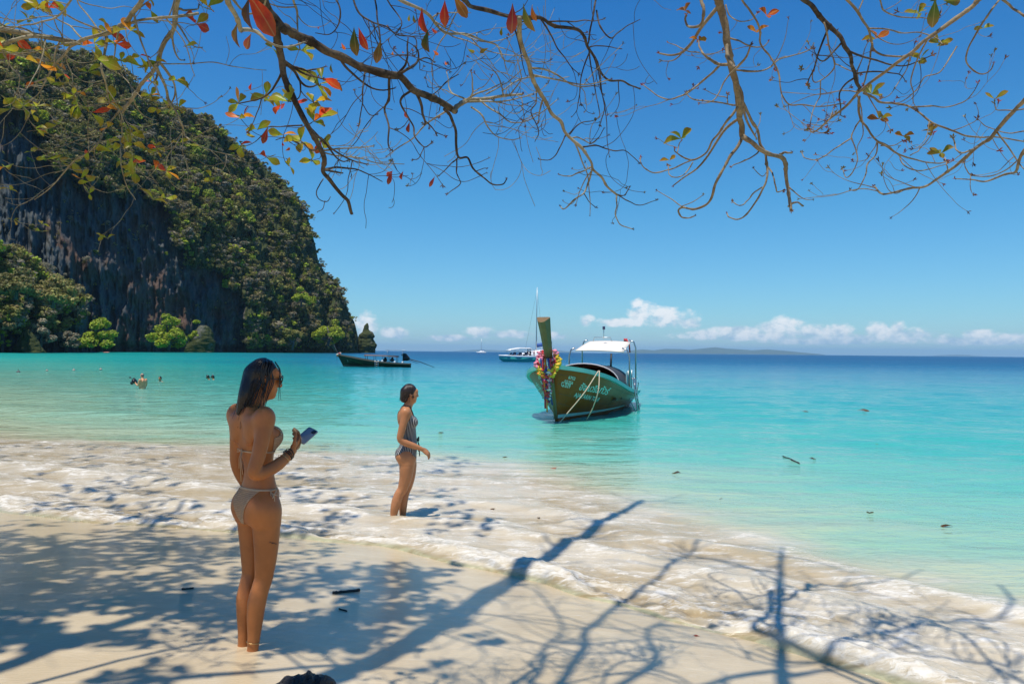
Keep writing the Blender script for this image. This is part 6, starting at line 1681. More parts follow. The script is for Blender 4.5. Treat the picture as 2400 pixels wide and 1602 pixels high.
# ------------------------------------------------------------------ boats
def hull_fns(L, hbs, zgs, zks, ps):
    def f(tab): 
        T = catmull(np.array(tab, float), 8)
        return lambda s: float(np.interp(s, T[:, 0], T[:, 1]))
    return f(hbs), f(zgs), f(zks), f(ps)
class Longtail:
    L = 8.6
    def __init__(self, loc, rz, scale, label, mats, name='longtail_boat'):
        self.root = empty(name, loc, rz); self.root.scale = (scale,) * 3
        tag(self.root, label, 'boat', 'long-tail boats')
        self.m = mats
        self.hb, self.zg, self.zk, self.p = hull_fns(self.L,
            [(0, .12), (.4, .66), (.8, .98), (1.3, 1.20), (2, 1.33), (3, 1.39), (4, 1.40), (5.5, 1.38), (7, 1.25), (8.6, .95)],
            [(0, 1.62), (.5, 1.50), (1, 1.37), (2, 1.15), (3, .97), (4, .82), (5.5, .66), (7, .56), (8.6, .50)],
            [(0, -.12), (.5, -.28), (1, -.38), (2, -.45), (4, -.48), (7, -.42), (8.6, -.30)],
            [(0, 1.1), (.5, 1.1), (1, 1.0), (2, .78), (4, .52), (7, .45), (8.6, .45)])
    def stem(self, z):
        """forward rake of the bow (local y) at height z"""
        return -0.10 - 0.42 * max(z, -.2) - .03 * z * z
    def pt(self, s, z, side=1, off=0.0):
        hb, zg, zk, p = self.hb(s), self.zg(s), self.zk(s), self.p(s)
        u = min(max((z - zk) / (zg - zk), 0), 1.05)
        w = math.exp(-s * 1.1)
        return Vector((side * (hb * u ** p + off), s + self.stem(z) * w, z))
    def build_hull(self):
        ss = np.concatenate([np.linspace(0, 1.2, 13), np.linspace(1.5, self.L, 24)])
        nz = 14
        mb = MB(); rows = []
        for s in ss:
            zs = np.linspace(self.zk(s), self.zg(s), nz)
            rows.append([tuple(self.pt(s, z, 1)) for z in zs[::-1]] + [tuple(self.pt(s, z, -1)) for z in zs[1:]])
        mb.loft(rows, close=False, cap=False)
        k = 2 * nz - 1
        mb.add([Vector(v) for v in rows[-1]], [tuple(range(k))])
        o = mb.build('hull', self.m['hull'], self.root)
        sd = o.modifiers.new('t', 'SOLIDIFY'); sd.thickness = .03; sd.offset = 0
        # inner floor
        mb = MB(); a = []; 
        fl = [[tuple(self.pt(s, .12, -1, -.06)), tuple(self.pt(s, .12, 1, -.06))] for s in np.linspace(.9, self.L - .1, 14)]
        mb.loft(fl, close=False, cap=False); mb.build('floor_boards', self.m['inside'], self.root, smooth=False)
        mb = MB(); fd = [[tuple(self.pt(s, self.zg(s) - .10, -1, -.03)), tuple(self.pt(s, self.zg(s) - .10, 1, -.03))] for s in np.linspace(.05, 1.5, 8)]
        mb.loft(fd, close=False, cap=False); mb.build('foredeck', self.m['inside'], self.root, smooth=False)
        for side in (1, -1):
            mb = MB(); rows = []
            for s in np.linspace(0.02, self.L, 40):
                c = self.pt(s, self.zg(s), side)
                h_ = .085; w_ = .055
                rows.append([(c.x + side * w_, c.y, c.z - h_), (c.x + side * w_, c.y, c.z + .03), (c.x - side * .05, c.y, c.z + .035), (c.x - side * .05, c.y, c.z - h_)])
            mb.loft(rows); mb.build('gunwale', self.m['rail'], self.root, smooth=False)
            mb = MB(); rows = []
            for s in np.linspace(0.05, 5.2, 30):
                t_ = .05 * (1 - s / 8)
                rows.append([tuple(self.pt(s, .17 + t_ + .0 * s, side, .024)), tuple(self.pt(s, .17 - t_ + .0 * s, side, .024))])
            mb.loft(rows, close=False, cap=False); mb.build('waterline_stripe', self.m['stripe'], self.root)
            for u_ in (.24, .40, .56, .72, .87):
                mb = MB(); pts_ = []
                for s in np.linspace(.06, self.L - .05, 30):
                    z = self.zk(s) + (self.zg(s) - self.zk(s)) * u_
                    pts_.append(tuple(self.pt(s, z, side, .017)))
                mb.tube(pts_, .007, 4); mb.build('plank_seam', self.m['inside'], self.root)
        # prow post: a three-sided baulk that widens upwards, cut off at a slant
        rings = []
        for z, w, d in ((.1, .05, .10), (.8, .075, .14), (1.5, .095, .2), (2.0, .125, .26), (2.5, .155, .30), (2.86, .185, .34)):
            y0 = self.stem(z) - .02 - .02 * z; cut = .0
            top = z > 2.8
            rings.append([(0, y0 - d * .55, z - (.10 if top else 0)), (w * .55, y0 - d * .38, z - (.07 if top else 0)), (w, y0 + d * .30, z + (.05 if top else 0)), (w * .8, y0 + d * .5, z + (.06 if top else 0)), (-w * .8, y0 + d * .5, z + (.06 if top else 0)), (-w, y0 + d * .30, z + (.05 if top else 0)), (-w * .55, y0 - d * .38, z - (.07 if top else 0))])
        mb = MB(); mb.loft(rings)
        po = mb.build('prow_post', self.m['post'], self.root, smooth=False)
        bv = po.modifiers.new('b', 'BEVEL'); bv.width = .012; bv.segments = 2
    def text(self, body_, s0, s1, z0, z1, size, mat, side=1, name='lettering'):
        """flat lettering laid on the planking between stations s0 and s1, baseline from z0 to z1"""
        cu = bpy.data.curves.new('t', 'FONT'); cu.body = body_; cu.size = 1.0; cu.offset = .014; cu.resolution_u = 4
        to = bpy.data.objects.new('t', cu); COL.objects.link(to)
        bpy.context.view_layer.update()
        me = bpy.data.meshes.new_from_object(to.evaluated_get(bpy.context.evaluated_depsgraph_get()))
        bpy.data.objects.remove(to)
        sg = np.linspace(0.02, s1 + 1.0, 160)
        Pz = np.array([tuple(self.pt(q, (z0 + z1) / 2, 1)) for q in sg])
        A_ = np.concatenate([[0], np.cumsum(np.linalg.norm(np.diff(Pz, axis=0), axis=1))])
        a0, a1 = np.interp([s0, s1], sg, A_)
        co = np.array([v.co[:] for v in me.vertices]); w = co[:, 0].max()
        for v in me.vertices:
            u = v.co.x / w; u = u if side > 0 else 1 - u
            ss = float(np.interp(a0 + (a1 - a0) * u, A_, sg))
            v.co = self.pt(ss, z0 + (z1 - z0) * u + v.co.y * size, side, .026)
        return link(name, me, mat, self.root)
def bt(name, col, rough=.5, **k): return simple_mat(name, col, rough, **k)
def varnish(name, a, b, c):
    m, nt, p, out = new_mat(name)
    ob = node(nt, 'ShaderNodeTexCoord').outputs['Object']
    gr = NOISE(nt, MAPV(nt, ob, scale=(1, .12, 1.0)), 6.0, 6, .65, .6).outputs[0]
    bl = NOISE(nt, ob, 1.1, 4, .6).outputs[0]
    col = MIX(nt, gr, a, b); col = MIX(nt, M(nt, 'MULTIPLY', SMOOTH(nt, bl, .45, .7), .7), col, c)
    st_ = NOISE(nt, MAPV(nt, ob, scale=(1, 1.2, .15)), 9.0, 4, .6).outputs[0]
    col = MIX(nt, M(nt, 'MULTIPLY', SMOOTH(nt, st_, .6, .75), .35), col, (.25, .2, .14))
    setp(nt, p, Base_Color=col, Roughness=M(nt, 'ADD', .22, M(nt, 'MULTIPLY', bl, .3)), Coat_Weight=.06, Coat_Roughness=.2, Specular_IOR_Level=.18)
    bp = node(nt, 'ShaderNodeBump', i_Strength=.3, i_Distance=.01, i_Height=gr); nt.links.new(bp.outputs[0], p.inputs['Normal'])
    return m
METAL = simple_mat('tube_metal', (.45, .46, .46), .35, .15, 12, metal=.9)
DKMETAL = simple_mat('engine_metal', (.03, .03, .032), .5, .3, 10, metal=.4)
WHITE_CL = simple_mat('white_canvas', (.72, .70, .66), .8, .06, 5)
TARP = simple_mat('dark_tarp', (.045, .042, .045), .7, .3, 5)
ROPE = simple_mat('rope', (.58, .46, .32), .9, .15, 60, .6, bscale=200)
LETTER = simple_mat('pale_green_paint', (.55, .78, .66), .5, .1, 20)
LETTERY = simple_mat('yellow_paint', (.55, .36, .05), .5, .1, 20)
mats = dict(hull=varnish('varnished_hull', (.30, .055, .004), (.45, .105, .009), (.24, .065, .006)), rail=bt('turquoise_rail', (.20, .50, .42), .45), stripe=bt('pale_stripe', (.50, .66, .58), .5),
            inside=bt('inner_boards', (.16, .10, .06), .7, var=.3), post=varnish('prow_timber', (.15, .09, .035), (.27, .175, .075), (.15, .11, .045)))
q = gnd(1306, 987, 0)
B1P = (q.x, q.y + .1, -.03)
b1 = Longtail(B1P, R(-18), 1.0, 'wooden long-tail boat moored bow-on with garlanded prow and white awning', mats)
b1.build_hull()
rt = b1.root
for side in (1, -1):
    b1.text('G.039', .11, .31, 1.04, .97, .19, LETTER, side)
    b1.text('6752', .23, .37, 1.25, 1.20, .12, LETTER, side); b1.text('02356', .17, .35, 1.14, 1.08, .12, LETTER, side)
    b1.text('อัจฌวริน', .55, 1.30, .92, .80, .27, LETTER, side); b1.text('ทัวร์', 1.36, 2.0, .80, .70, .27, LETTER, side)
    b1.text('AJAYARIN TOUR', .49, 1.72, .72, .50, .17, LETTER, side)
# low dark hood over the passengers
mb = MB(); rows = []
for s in np.linspace(3.5, 6.9, 16):
    w = b1.hb(s) - .22; zb = b1.zg(s) - .05; zt = 1.62 - .04 * (s - 3.5)
    rows.append([(w * math.cos(t), s, zb + (zt - zb) * math.sin(t) ** .75 if math.sin(t) > 1e-6 else zb) for t in np.linspace(0, math.pi, 17)])
mb.loft(rows, close=False, cap=False); rear_ = rows[-1]; ho = mb.build('hood', TARP, rt)
sd = ho.modifiers.new('t', 'SOLIDIFY'); sd.thickness = .02
mb = MB(); mb.add([Vector(v) for v in rear_], [tuple(range(len(rear_)))]); mb.build('dark_backing', TARP, rt)  # added dark panel behind the hood, standing for its dim interior
mb = MB(); mb.tube(rows[0], .022, 6); mb.build('hood_hoop', bt('hood_trim', (.55, .52, .5), .5), rt)
for s in (4.4, 5.3, 6.2):
    w = b1.hb(s) - .26; zb = b1.zg(s); zt = 1.56 - .04 * (s - 3.5)
    mb = MB(); mb.tube([(w * math.cos(t), s, zb + (zt - zb) * max(math.sin(t), 0) ** .75) for t in np.linspace(0, math.pi, 15)], .018, 5); mb.build('hood_rib', bt('hoop_wood', (.14, .09, .05), .7), rt)
for s in (2.9, 3.8, 4.7, 5.6):
    mb = MB(); mb.box((0, s, .50), (2 * b1.hb(s) - .35, .28, .05)); mb.build('bench', mats['inside'], rt, smooth=False)
CUSH = bt('blue_white_cloth', (.40, .52, .58), .8, var=.5, scale=6)
mb = MB(); mb.ball((.55, 2.9, .72), (.42, .25, .2), 12, 7); mb.ball((.15, 3.1, .66), (.3, .2, .16), 12, 7); mb.build('cloth_bundle', CUSH, rt)
# awning over the helmsman
aw = [(-.72, 5.3, 2.06), (1.0, 5.3, 2.02), (.95, 7.3, 2.40), (-.62, 7.3, 2.42)]
mb = MB(); rows = []
for i in range(9):
    f = i / 8; rows.append([tuple(Vector(aw[0]).lerp(Vector(aw[3]), f).lerp(Vector(aw[1]).lerp(Vector(aw[2]), f), g_) + Vector((0, 0, .03 * math.sin(math.pi * g_) + .02 * math.sin(math.pi * f)))) for g_ in np.linspace(0, 1, 9)])
mb.loft(rows, close=False, cap=False); a_ = mb.build('awning', bt('cream_canvas', (.74, .66, .56), .8, var=.05), rt); sd = a_.modifiers.new('t', 'SOLIDIFY'); sd.thickness = .03
for x, y, y2 in ((-.92, 5.4, 5.4), (1.14, 5.4, 5.4), (1.08, 7.3, 7.25), (-.86, 7.3, 7.25)):
    zt = 2.10 if y < 6 else 2.42
    mb = MB(); mb.tube([(x * 1.06, y, b1.zg(y) - .1), (x * 1.05, y2, zt - .25), (x * .98, y2, zt - .02), (x * .82, y2, zt + .05)], .028, 8); mb.build('awning_pole', METAL, rt)
mb = MB(); mb.tube([(-.35, 6.6, 2.40), (-.3, 6.6, 2.55), (.3, 6.6, 2.55), (.35, 6.6, 2.40)], .014, 6); mb.tube([(.05, 6.6, 2.5), (.05, 6.6, 2.85)], .012, 6); mb.build('lamp_post', METAL, rt)
mb = MB(); mb.loft([[(.05 + .05 * math.cos(t), 6.6 + .05 * math.sin(t), z) for t in np.linspace(0, 6.283, 12, endpoint=False)] for z in (2.84, 2.94, 2.96)]); mb.build('beacon', bt('blue_beacon', (.05, .04, .12), .3), rt)
mb = MB(); mb.box((.7, 7.55, 2.47), (.12, .10, .12)); mb.tube([(.75, 7.5, 2.5), (.85, 7.5, 2.3), (.88, 7.5, 2.0)], .03, 6); mb.build('red_cloth', bt('red_cloth', (.5, .04, .05), .7), rt)
SCREEN = bt('pale_blue_panel', (.36, .48, .48), .5)
mb = MB(); mb.box((1.16, 5.6, 1.02), (.03, 1.3, .62)); mb.build('side_screen', SCREEN, rt, smooth=False)
for yy in (5.2, 5.6, 6.0): 
    mb = MB(); mb.tube([(1.185, yy, .66), (1.185, yy, 1.38)], .012, 5); mb.build('screen_rib', METAL, rt)
mb = MB(); mb.box((.0, 7.9, 1.0), (.6, .8, .5)); mb.ball((0, 7.9, 1.3), (.25, .35, .2), 12, 7); mb.tube([(.1, 7.8, 1.3), (.1, 7.9, 1.95)], .04, 7); mb.build('engine', DKMETAL, rt)
mb = MB(); mb.tube([(0, 8.3, 1.0), (.3, 11.5, .15), (.35, 12.2, -.1)], [.05, .04, .03], 8); mb.build('propeller_shaft', DKMETAL, rt)
# boarding ladder on the near side
mb = MB()
for y in (4.9, 5.35): mb.tube([(b1.hb(y) - .06, y, 1.12), (b1.hb(y) + .02, y, 1.10), (b1.hb(y) + .06, y, .7), (b1.hb(y) + .22, y, -.25)], .026, 7)
mb.build('ladder_rail', METAL, rt)
for k in range(5):
    z = .62 - .2 * k; x0 = b1.hb(5.1) + .07 + (.6 - z) * .18
    mb = MB(); mb.tube([(x0, 4.9, z), (x0, 5.35, z)], .022, 6); mb.build('ladder_rung', METAL, rt)
mb = MB(); mb.tube([(b1.hb(4.2) + .01, 4.2, .45), (b1.hb(4.6) + .08, 4.6, .45), (b1.hb(5) + .1, 5.35, .45)], .018, 6); mb.tube([(b1.hb(4.2) + .02, 4.2, .42), (b1.hb(4.9) + .2, 4.9, -.2)], .018, 6); mb.build('ladder_brace', METAL, rt)
mb = MB(); mb.tube([(1.22, 6.4, .58), (1.26, 6.3, .9), (1.20, 7.6, .88), (1.1, 7.9, .52)], .018, 6); mb.build('hand_rail', METAL, rt)
mb = MB(); mb.box((1.0, 7.9, .52), (.35, .7, .10)); mb.build('stern_platform', mats['rail'], rt, smooth=False)
# mooring lines
def rope_thing(pts, r_, label):
    P_ = [Vector(q_) for q_ in pts]; base = P_[-1]
    mb = MB(); Pc = catmull([tuple(v - base) for v in P_], 8); mb.tube(Pc, r_, 6)
    o = mb.build('mooring_rope', ROPE); o.location = base
    return tag(o, label, 'rope', 'mooring ropes')
RB = Matrix.Rotation(R(-18), 4, 'Z'); RB.translation = Vector(B1P)
cleat = RB @ (b1.pt(.82, b1.zg(.82) + .05, 1, .06))
e1 = gnd(1303, 996, -.06); e2 = gnd(1372, 990, -.06)
rope_thing([cleat, cleat.lerp(e1, .35) + Vector((0, -.25, -.06)), cleat.lerp(e1, .7) + Vector((0, -.1, -.06)), e1, e1 + Vector((-.5, -.2, -.1))], .016, 'left of the two beige mooring ropes, running down to the water at the bow')
rope_thing([cleat + Vector((.03, 0, 0)), cleat.lerp(e2, .3) + Vector((.06, -.4, -.12)), cleat.lerp(e2, .7) + Vector((.06, -.2, -.05)), e2, e2 + Vector((.1, .05, -.2))], .016, 'right of the two beige mooring ropes, hanging more steeply beside the ladder side')
# flower garlands and ribbons on the prow
FL = [bt('petal_%d' % i, c_, .7, var=.2, scale=30) for i, c_ in enumerate([(.75, .48, .03), (.70, .20, .02), (.55, .03, .04), (.70, .22, .30), (.75, .72, .62), (.05, .05, .20), (.30, .45, .05)])]
gl = empty('flower_garland', RB @ Vector((0, b1.stem(1.6) - .1, 1.4))); gl.rotation_euler = (0, 0, R(-18))
tag(gl, 'garlands of yellow, orange and red flowers with hanging ribbons tied round the boat prow', 'garland')
g = random.Random(3)
def strand(pts, mi, n, r_, name='flower_strand'):
    mb = MB(); Pc = catmull(pts, 10)
    for k in range(n):
        c_ = Pc[int(k / n * (len(Pc) - 1))]
        c_ = c_ + np.array([g.gauss(0, .012) for _ in range(3)])
        rr = r_ * g.uniform(.75, 1.2)
        for j in range(3): mb.ball(c_ + np.array([g.gauss(0, rr * .35) for _ in range(3)]), (rr, rr, rr * .7), 7, 4)
    mb.build(name, FL[mi], gl)
def loop(z, w, drop, mi, n, r_, fw=.22):
    strand([(-w * .55, .12, z + .22), (-w, -.02, z), (-w * .75, -fw, z - drop * .7), (0, -fw * 1.25, z - drop), (w * .75, -fw, z - drop * .7), (w, -.02, z), (w * .55, .12, z + .22)], mi, n, r_)
loop(.42, .24, .22, 2, 24, .045); loop(.36, .27, .30, 0, 26, .055); loop(.30, .25, .38, 1, 26, .05); loop(.46, .20, .12, 3, 20, .045); loop(.20, .25, .28, 6, 14, .04); loop(.26, .29, .34, 0, 22, .05)
strand([(-.25, -.05, .55), (-.30, -.12, .35), (-.27, -.2, .15)], 3, 10, .05); strand([(.24, -.05, .55), (.30, -.12, .35), (.27, -.2, .1)], 0, 12, .055); strand([(.20, -.02, .66), (.26, -.1, .5)], 3, 6, .05)
for x, z0, z1, mi, n in ((-.10, .1, -.62, 2, 8), (.06, .05, -.75, 4, 10), (-.02, .1, -.85, 5, 12), (.10, .0, -.55, 3, 6), (.02, -.1, -.9, 2, 6)):
    yb = lambda z: -.33 - .30 * z * .42 + .16
    strand([(x, -.32, z0), (x * .9, -.24 + .1 * (z0 - z1) * .5, (z0 + z1) / 2), (x * .8, -.24 + .2, z1)], mi, n, .04)
for x, mi, z1, w in ((-.07, 2, -.95, .05), (0, 5, -.80, .055), (.07, 4, -.70, .045), (-.03, 1, -1.05, .04), (.09, 5, -.85, .05), (-.12, 5, -.4, .05), (.13, 2, -.25, .05), (-.16, 4, -.1, .04)):
    mb = MB(); rows = []
    for k in range(10):
        f = k / 9; z = .42 + (z1 - .42) * f; y = -.34 + .36 * f * f + .015 * math.sin(f * 14 + x * 50)
        xx = x + .02 * math.sin(f * 9 + mi)
        rows.append([(xx - w / 2, y, z), (xx + w / 2, y + .012, z)])
    mb.loft(rows, close=False, cap=False); o = mb.build('ribbon', FL[mi], gl); sd = o.modifiers.new('t', 'SOLIDIFY'); sd.thickness = .006

# ---- the long-tail boat under the headland
mats2 = dict(hull=varnish('dark_green_hull', (.026, .030, .014), (.055, .046, .020), (.020, .020, .014)), rail=bt('dark_rail', (.16, .12, .08), .5), stripe=bt('worn_stripe', (.40, .30, .22), .5), inside=bt('inner_dark', (.07, .06, .05), .7), post=varnish('post_dark', (.035, .030, .020), (.07, .055, .035), (.03, .03, .02)))
q = gnd(808, 858.5, 0)
b2 = Longtail((q.x, q.y, -.05), R(-86), .92, 'dark green long-tail boat seen side-on below the right end of the cliff', mats2)
b2.build_hull(); rt = b2.root
mb = MB(); rows = [[(-1.15, s, 1.62 - .03 * s + .05 * math.sin((s - 2.6) / 4.4 * 3.14)), (0, s, 1.74 - .03 * s), (1.15, s, 1.62 - .03 * s + .05 * math.sin((s - 2.6) / 4.4 * 3.14))] for s in np.linspace(2.6, 7.0, 9)]
mb.loft(rows, close=False, cap=False); o = mb.build('roof', bt('brown_roof', (.15, .08, .06), .6), rt); sd = o.modifiers.new('t', 'SOLIDIFY'); sd.thickness = .07
for s in (2.8, 3.9, 5.0, 5.9, 6.8):
    for x in (-1.1, 1.1):
        mb = MB(); mb.tube([(x * b2.hb(s) / 1.3, s, b2.zg(s) - .1), (x, s, 1.62 - .03 * s)], .03, 6); mb.build('roof_post', DKMETAL, rt)
for y in (5.6, 7.6):
    for x in (-.95, .95):
        mb = MB(); mb.tube([(x, y, .6), (x, y, 2.32)], .022, 5); mb.build('frame_pole', METAL, rt)
mb = MB(); mb.loft([[(-1, 5.4, 2.32), (1, 5.4, 2.32)], [(-1, 6.6, 2.30), (1, 6.6, 2.30)], [(-1, 8.0, 2.22), (1, 8.0, 2.22)]], close=False, cap=False); o = mb.build('top_awning', bt('faded_awning', (.25, .27, .30), .7), rt); sd = o.modifiers.new('t', 'SOLIDIFY'); sd.thickness = .03
mb = MB(); mb.box((0, 7.9, 1.25), (.6, .7, .75)); mb.ball((0, 7.75, 1.65), (.32, .4, .22), 10, 6); mb.ball((0, 8.2, 1.2), (.25, .3, .3), 10, 6); mb.build('engine', DKMETAL, rt)
mb = MB(); mb.tube([(0, 8.2, 1.15), (0, 9.8, .75), (0, 11.9, -.02)], [.07, .05, .025], 8); mb.tube([(.1, 8.3, .95), (.1, 9.6, .55)], .03, 6); mb.build('propeller_shaft', DKMETAL, rt)
for y in (4.1, 4.5):
    mb = MB(); mb.tube([(b2.hb(y) + .05, y, .95), (b2.hb(y) + .10, y, .5), (b2.hb(y) + .16, y, -.1)], .035, 6); mb.build('ladder_rail', METAL, rt)
for z in (.7, .45, .2):
    mb = MB(); mb.tube([(b2.hb(4.2) + .12, 4.1, z), (b2.hb(4.2) + .12, 4.5, z)], .03, 6); mb.build('ladder_rung', METAL, rt)
FLG = bt('green_flourish', (.06, .16, .05), .5)
g = random.Random(6)
for k in range(9):
    s0 = .95 + k * .17; mb = MB()
    mb.tube([tuple(b2.pt(s0 + dx, .95 - .06 * k + dz, 1, .026)) for dx, dz in ((0, 0), (.05, .12 * g.random()), (.10, -.05), (.15, .1 * g.random()), (.13, -.12))], .018, 5); mb.build('painted_flourish', FLG, rt)
mb = MB(); mb.tube([tuple(b2.pt(.62 + dx, .78 + dz, 1, .026)) for dx, dz in ((0, .1), (.08, .12), (.08, .02), (0, -.06), (.1, -.06))], .014, 5); mb.build('painted_mark', LETTER, rt)
for x, y, c_ in ((.5, 6.2, (.03, .04, .06)), (-.4, 5.2, (.04, .05, .07))):
    mb = MB(); mb.ball((x, y, .95), (.25, .3, .22), 10, 6); mb.ball((x, y + .05, 1.2), (.14, .14, .15), 10, 6); mb.build('covered_bundle', bt('bundle', c_, .7), rt)
for y in (5.0, 6.6, 7.6):
    mb = MB(); mb.ball((b2.hb(y) - .1, y, b2.zg(y) + .12), (.12, .14, .15), 10, 6); mb.build('fender', bt('fender_white', (.7, .68, .64), .6), rt)
gl2 = empty('flower_garland', Vector((q.x, q.y, 1.45))); gl2.rotation_euler = (0, 0, R(-86)); gl_keep = gl; gl = gl2
tag(gl2, 'small red and white garland with a hanging ribbon on the far boat\'s prow', 'garland')
for mi, z in ((2, .1), (1, .0), (4, .16), (4, .05)): strand([(-.15, -.55, z), (-.28, -.72, z - .05), (0, -.95, z - .15), (.28, -.72, z - .05), (.15, -.55, z)], mi, 14, .07)
for x, mi, z1 in ((0, 2, -.9), (.06, 5, -1.3), (-.06, 4, -.7)):
    mb = MB(); mb.loft([[(x - .05, -.95 + .0 * f, .05 + (z1 - .05) * f), (x + .05, -.93, .05 + (z1 - .05) * f)] for f in np.linspace(0, 1, 6)], close=False, cap=False); o = mb.build('ribbon', FL[mi], gl2); sd = o.modifiers.new('t', 'SOLIDIFY'); sd.thickness = .01

# ---- speedboat
TEAL = bt('teal_gelcoat', (.03, .30, .27), .25); WHITEG = bt('white_gelcoat', (.78, .77, .74), .3, var=.04); DGLASS = bt('dark_glass', (.02, .025, .03), .1)
q = gnd(1170, 847, 0)
sb = empty('speedboat', (q.x, q.y, 0), R(-74))
tag(sb, 'white and teal speedboat with a white canopy anchored in front of the catamaran', 'boat')
def shell(mb, tab, ny=9, close_top=False):
    """tab rows (y, halfbeam top, z top, halfbeam bottom, z bottom)"""
    rows = []
    for (y, b1_, z1, b0_, z0) in tab:
        rows.append([(-b1_, y, z1), (-(b1_ * .6 + b0_ * .4), y, z1 * .5 + z0 * .5), (-b0_, y, z0), (b0_, y, z0), ((b1_ * .6 + b0_ * .4), y, z1 * .5 + z0 * .5), (b1_, y, z1)])
    mb.loft(rows)
mb = MB(); shell(mb, [(0, .05, 1.15, .02, .55), (.6, .55, 1.1, .25, .1), (1.6, 1.0, 1.05, .6, -.2), (3.5, 1.25, .95, .9, -.3), (6.5, 1.25, .9, 1.0, -.3), (7.6, 1.2, .88, 1.0, -.25)]); mb.build('hull', TEAL, sb)
mb = MB(); shell(mb, [(-.1, .06, 1.38, .05, 1.08), (.6, .62, 1.36, .58, 1.03), (1.6, 1.1, 1.32, 1.05, .98), (3.5, 1.36, 1.25, 1.3, .88), (6.5, 1.36, 1.2, 1.3, .83), (7.6, 1.3, 1.18, 1.25, .82)]); mb.build('deck', WHITEG, sb)
mb = MB(); rows = [[(-1.15, y, z - .12), (-.6, y, z), (.6, y, z), (1.15, y, z - .12)] for y, z in ((1.7, 2.32), (2.2, 2.55), (4.0, 2.85), (6.2, 2.8), (6.8, 2.6))]
mb.loft(rows, close=False, cap=False); o = mb.build('canopy', WHITE_CL, sb); sd = o.modifiers.new('t', 'SOLIDIFY'); sd.thickness = .08
for x in (-1.1, 1.1):
    for y0_, y1_ in ((1.9, 1.9), (3.6, 3.6), (7.2, 6.2)):
        mb = MB(); mb.tube([(x, y0_, 1.15), (x, y1_, 2.65 if y1_ > 2 else 2.4)], .035, 6); mb.build('canopy_strut', METAL, sb)
mb = MB(); mb.loft([[(-.95, 2.0, 1.3), (.95, 2.0, 1.3)], [(-.8, 2.5, 1.85), (.8, 2.5, 1.85)]], close=False, cap=False); o = mb.build('windscreen', DGLASS, sb); sd = o.modifiers.new('t', 'SOLIDIFY'); sd.thickness = .03
for x in (-.45, .45):
    mb = MB(); mb.loft([[(x - .2, 7.65, z), (x + .2, 7.65, z), (x + .16, 8.25, z), (x - .16, 8.25, z)] for z in (.9, 1.3)] + [[(x - .15, 7.7, 1.45), (x + .15, 7.7, 1.45), (x + .12, 8.1, 1.45), (x - .12, 8.1, 1.45)]]); mb.box((x, 7.95, .3), (.14, .3, 1.2)); mb.build('outboard_motor', bt('motor_grey', (.62, .63, .64), .3), sb)
for y in (3.0, 4.2, 5.4):
    mb = MB(); mb.box((0, y, 1.35), (1.9, .4, .35)); mb.box((0, y + .22, 1.65), (1.9, .08, .5)); mb.build('seat', bt('navy_seat', (.04, .06, .12), .6), sb)
def tiny_person(loc, rz, label, shirt, seated=True, group=None, name='person'):
    F = Field((-.3, -.25, .35), (.3, .45, 1.72), .022)
    F.stack([(.80, 0, 0, .16, .11), (.95, 0, 0, .14, .10), (1.15, 0, 0, .15, .10), (1.32, 0, 0, .15, .08), (1.39, 0, 0, .07, .06)], .03)
    for sx in (-1, 1):
        F.chain([(sx * .16, 0, 1.34), (sx * .2, .0, 1.1), (sx * .16, .18, 1.0)], [.05, .042, .03], .03)
        if seated: F.chain([(sx * .09, 0, .84), (sx * .1, .35, .80), (sx * .1, .38, .42)], [.085, .065, .045], .03)
        else: F.chain([(sx * .09, 0, .84), (sx * .1, .02, .42)], [.085, .06], .03)
    F.chain([(0, 0, 1.36), (0, .01, 1.5)], [.055, .05], .03); F.ell((0, .01, 1.585), (.078, .098, .11), None, .02)
    V, Q = F.mesh('b')
    root = put(name, V, Q, SK2, loc, rz, label, 'person', group)
    clip_cloth(V, Q, [((0, 0, .86), (0, 0, 1)), ((0, 0, 1.36), (0, 0, -1))], .015, 'shirt', shirt, root)
    F2 = Field((-.13, -.14, 1.48), (.13, .15, 1.74), .022); F2.ell((0, -.01, 1.61), (.088, .105, .10), None, .01); F2.ell((0, .11, 1.54), (.07, .07, .09), None, .01, True)
    hv, hq = F2.mesh('h'); link('hair', np_mesh('hair', hv, hq), HAIR1, root)
    return root
SM = Matrix.Rotation(R(-74), 4, 'Z'); SM.translation = Vector((q.x, q.y, 0))
REDS = bt('red_shirt', (.55, .06, .04), .8); ORS = bt('orange_vest', (.75, .22, .12), .8); DKS = bt('dark_shirt', (.05, .05, .07), .8)
tiny_person(SM @ Vector((.5, 5.8, .75)), R(-74), 'passenger in an orange vest sitting at the stern of the speedboat', ORS)
tiny_person(SM @ Vector((-.3, 6.6, .75)), R(-40), 'passenger in a dark shirt standing at the stern of the speedboat', DKS, False)
tiny_person(SM @ Vector((.3, 7.2, .75)), R(-100), 'passenger in a red shirt right of the stern strut of the speedboat', REDS, False)

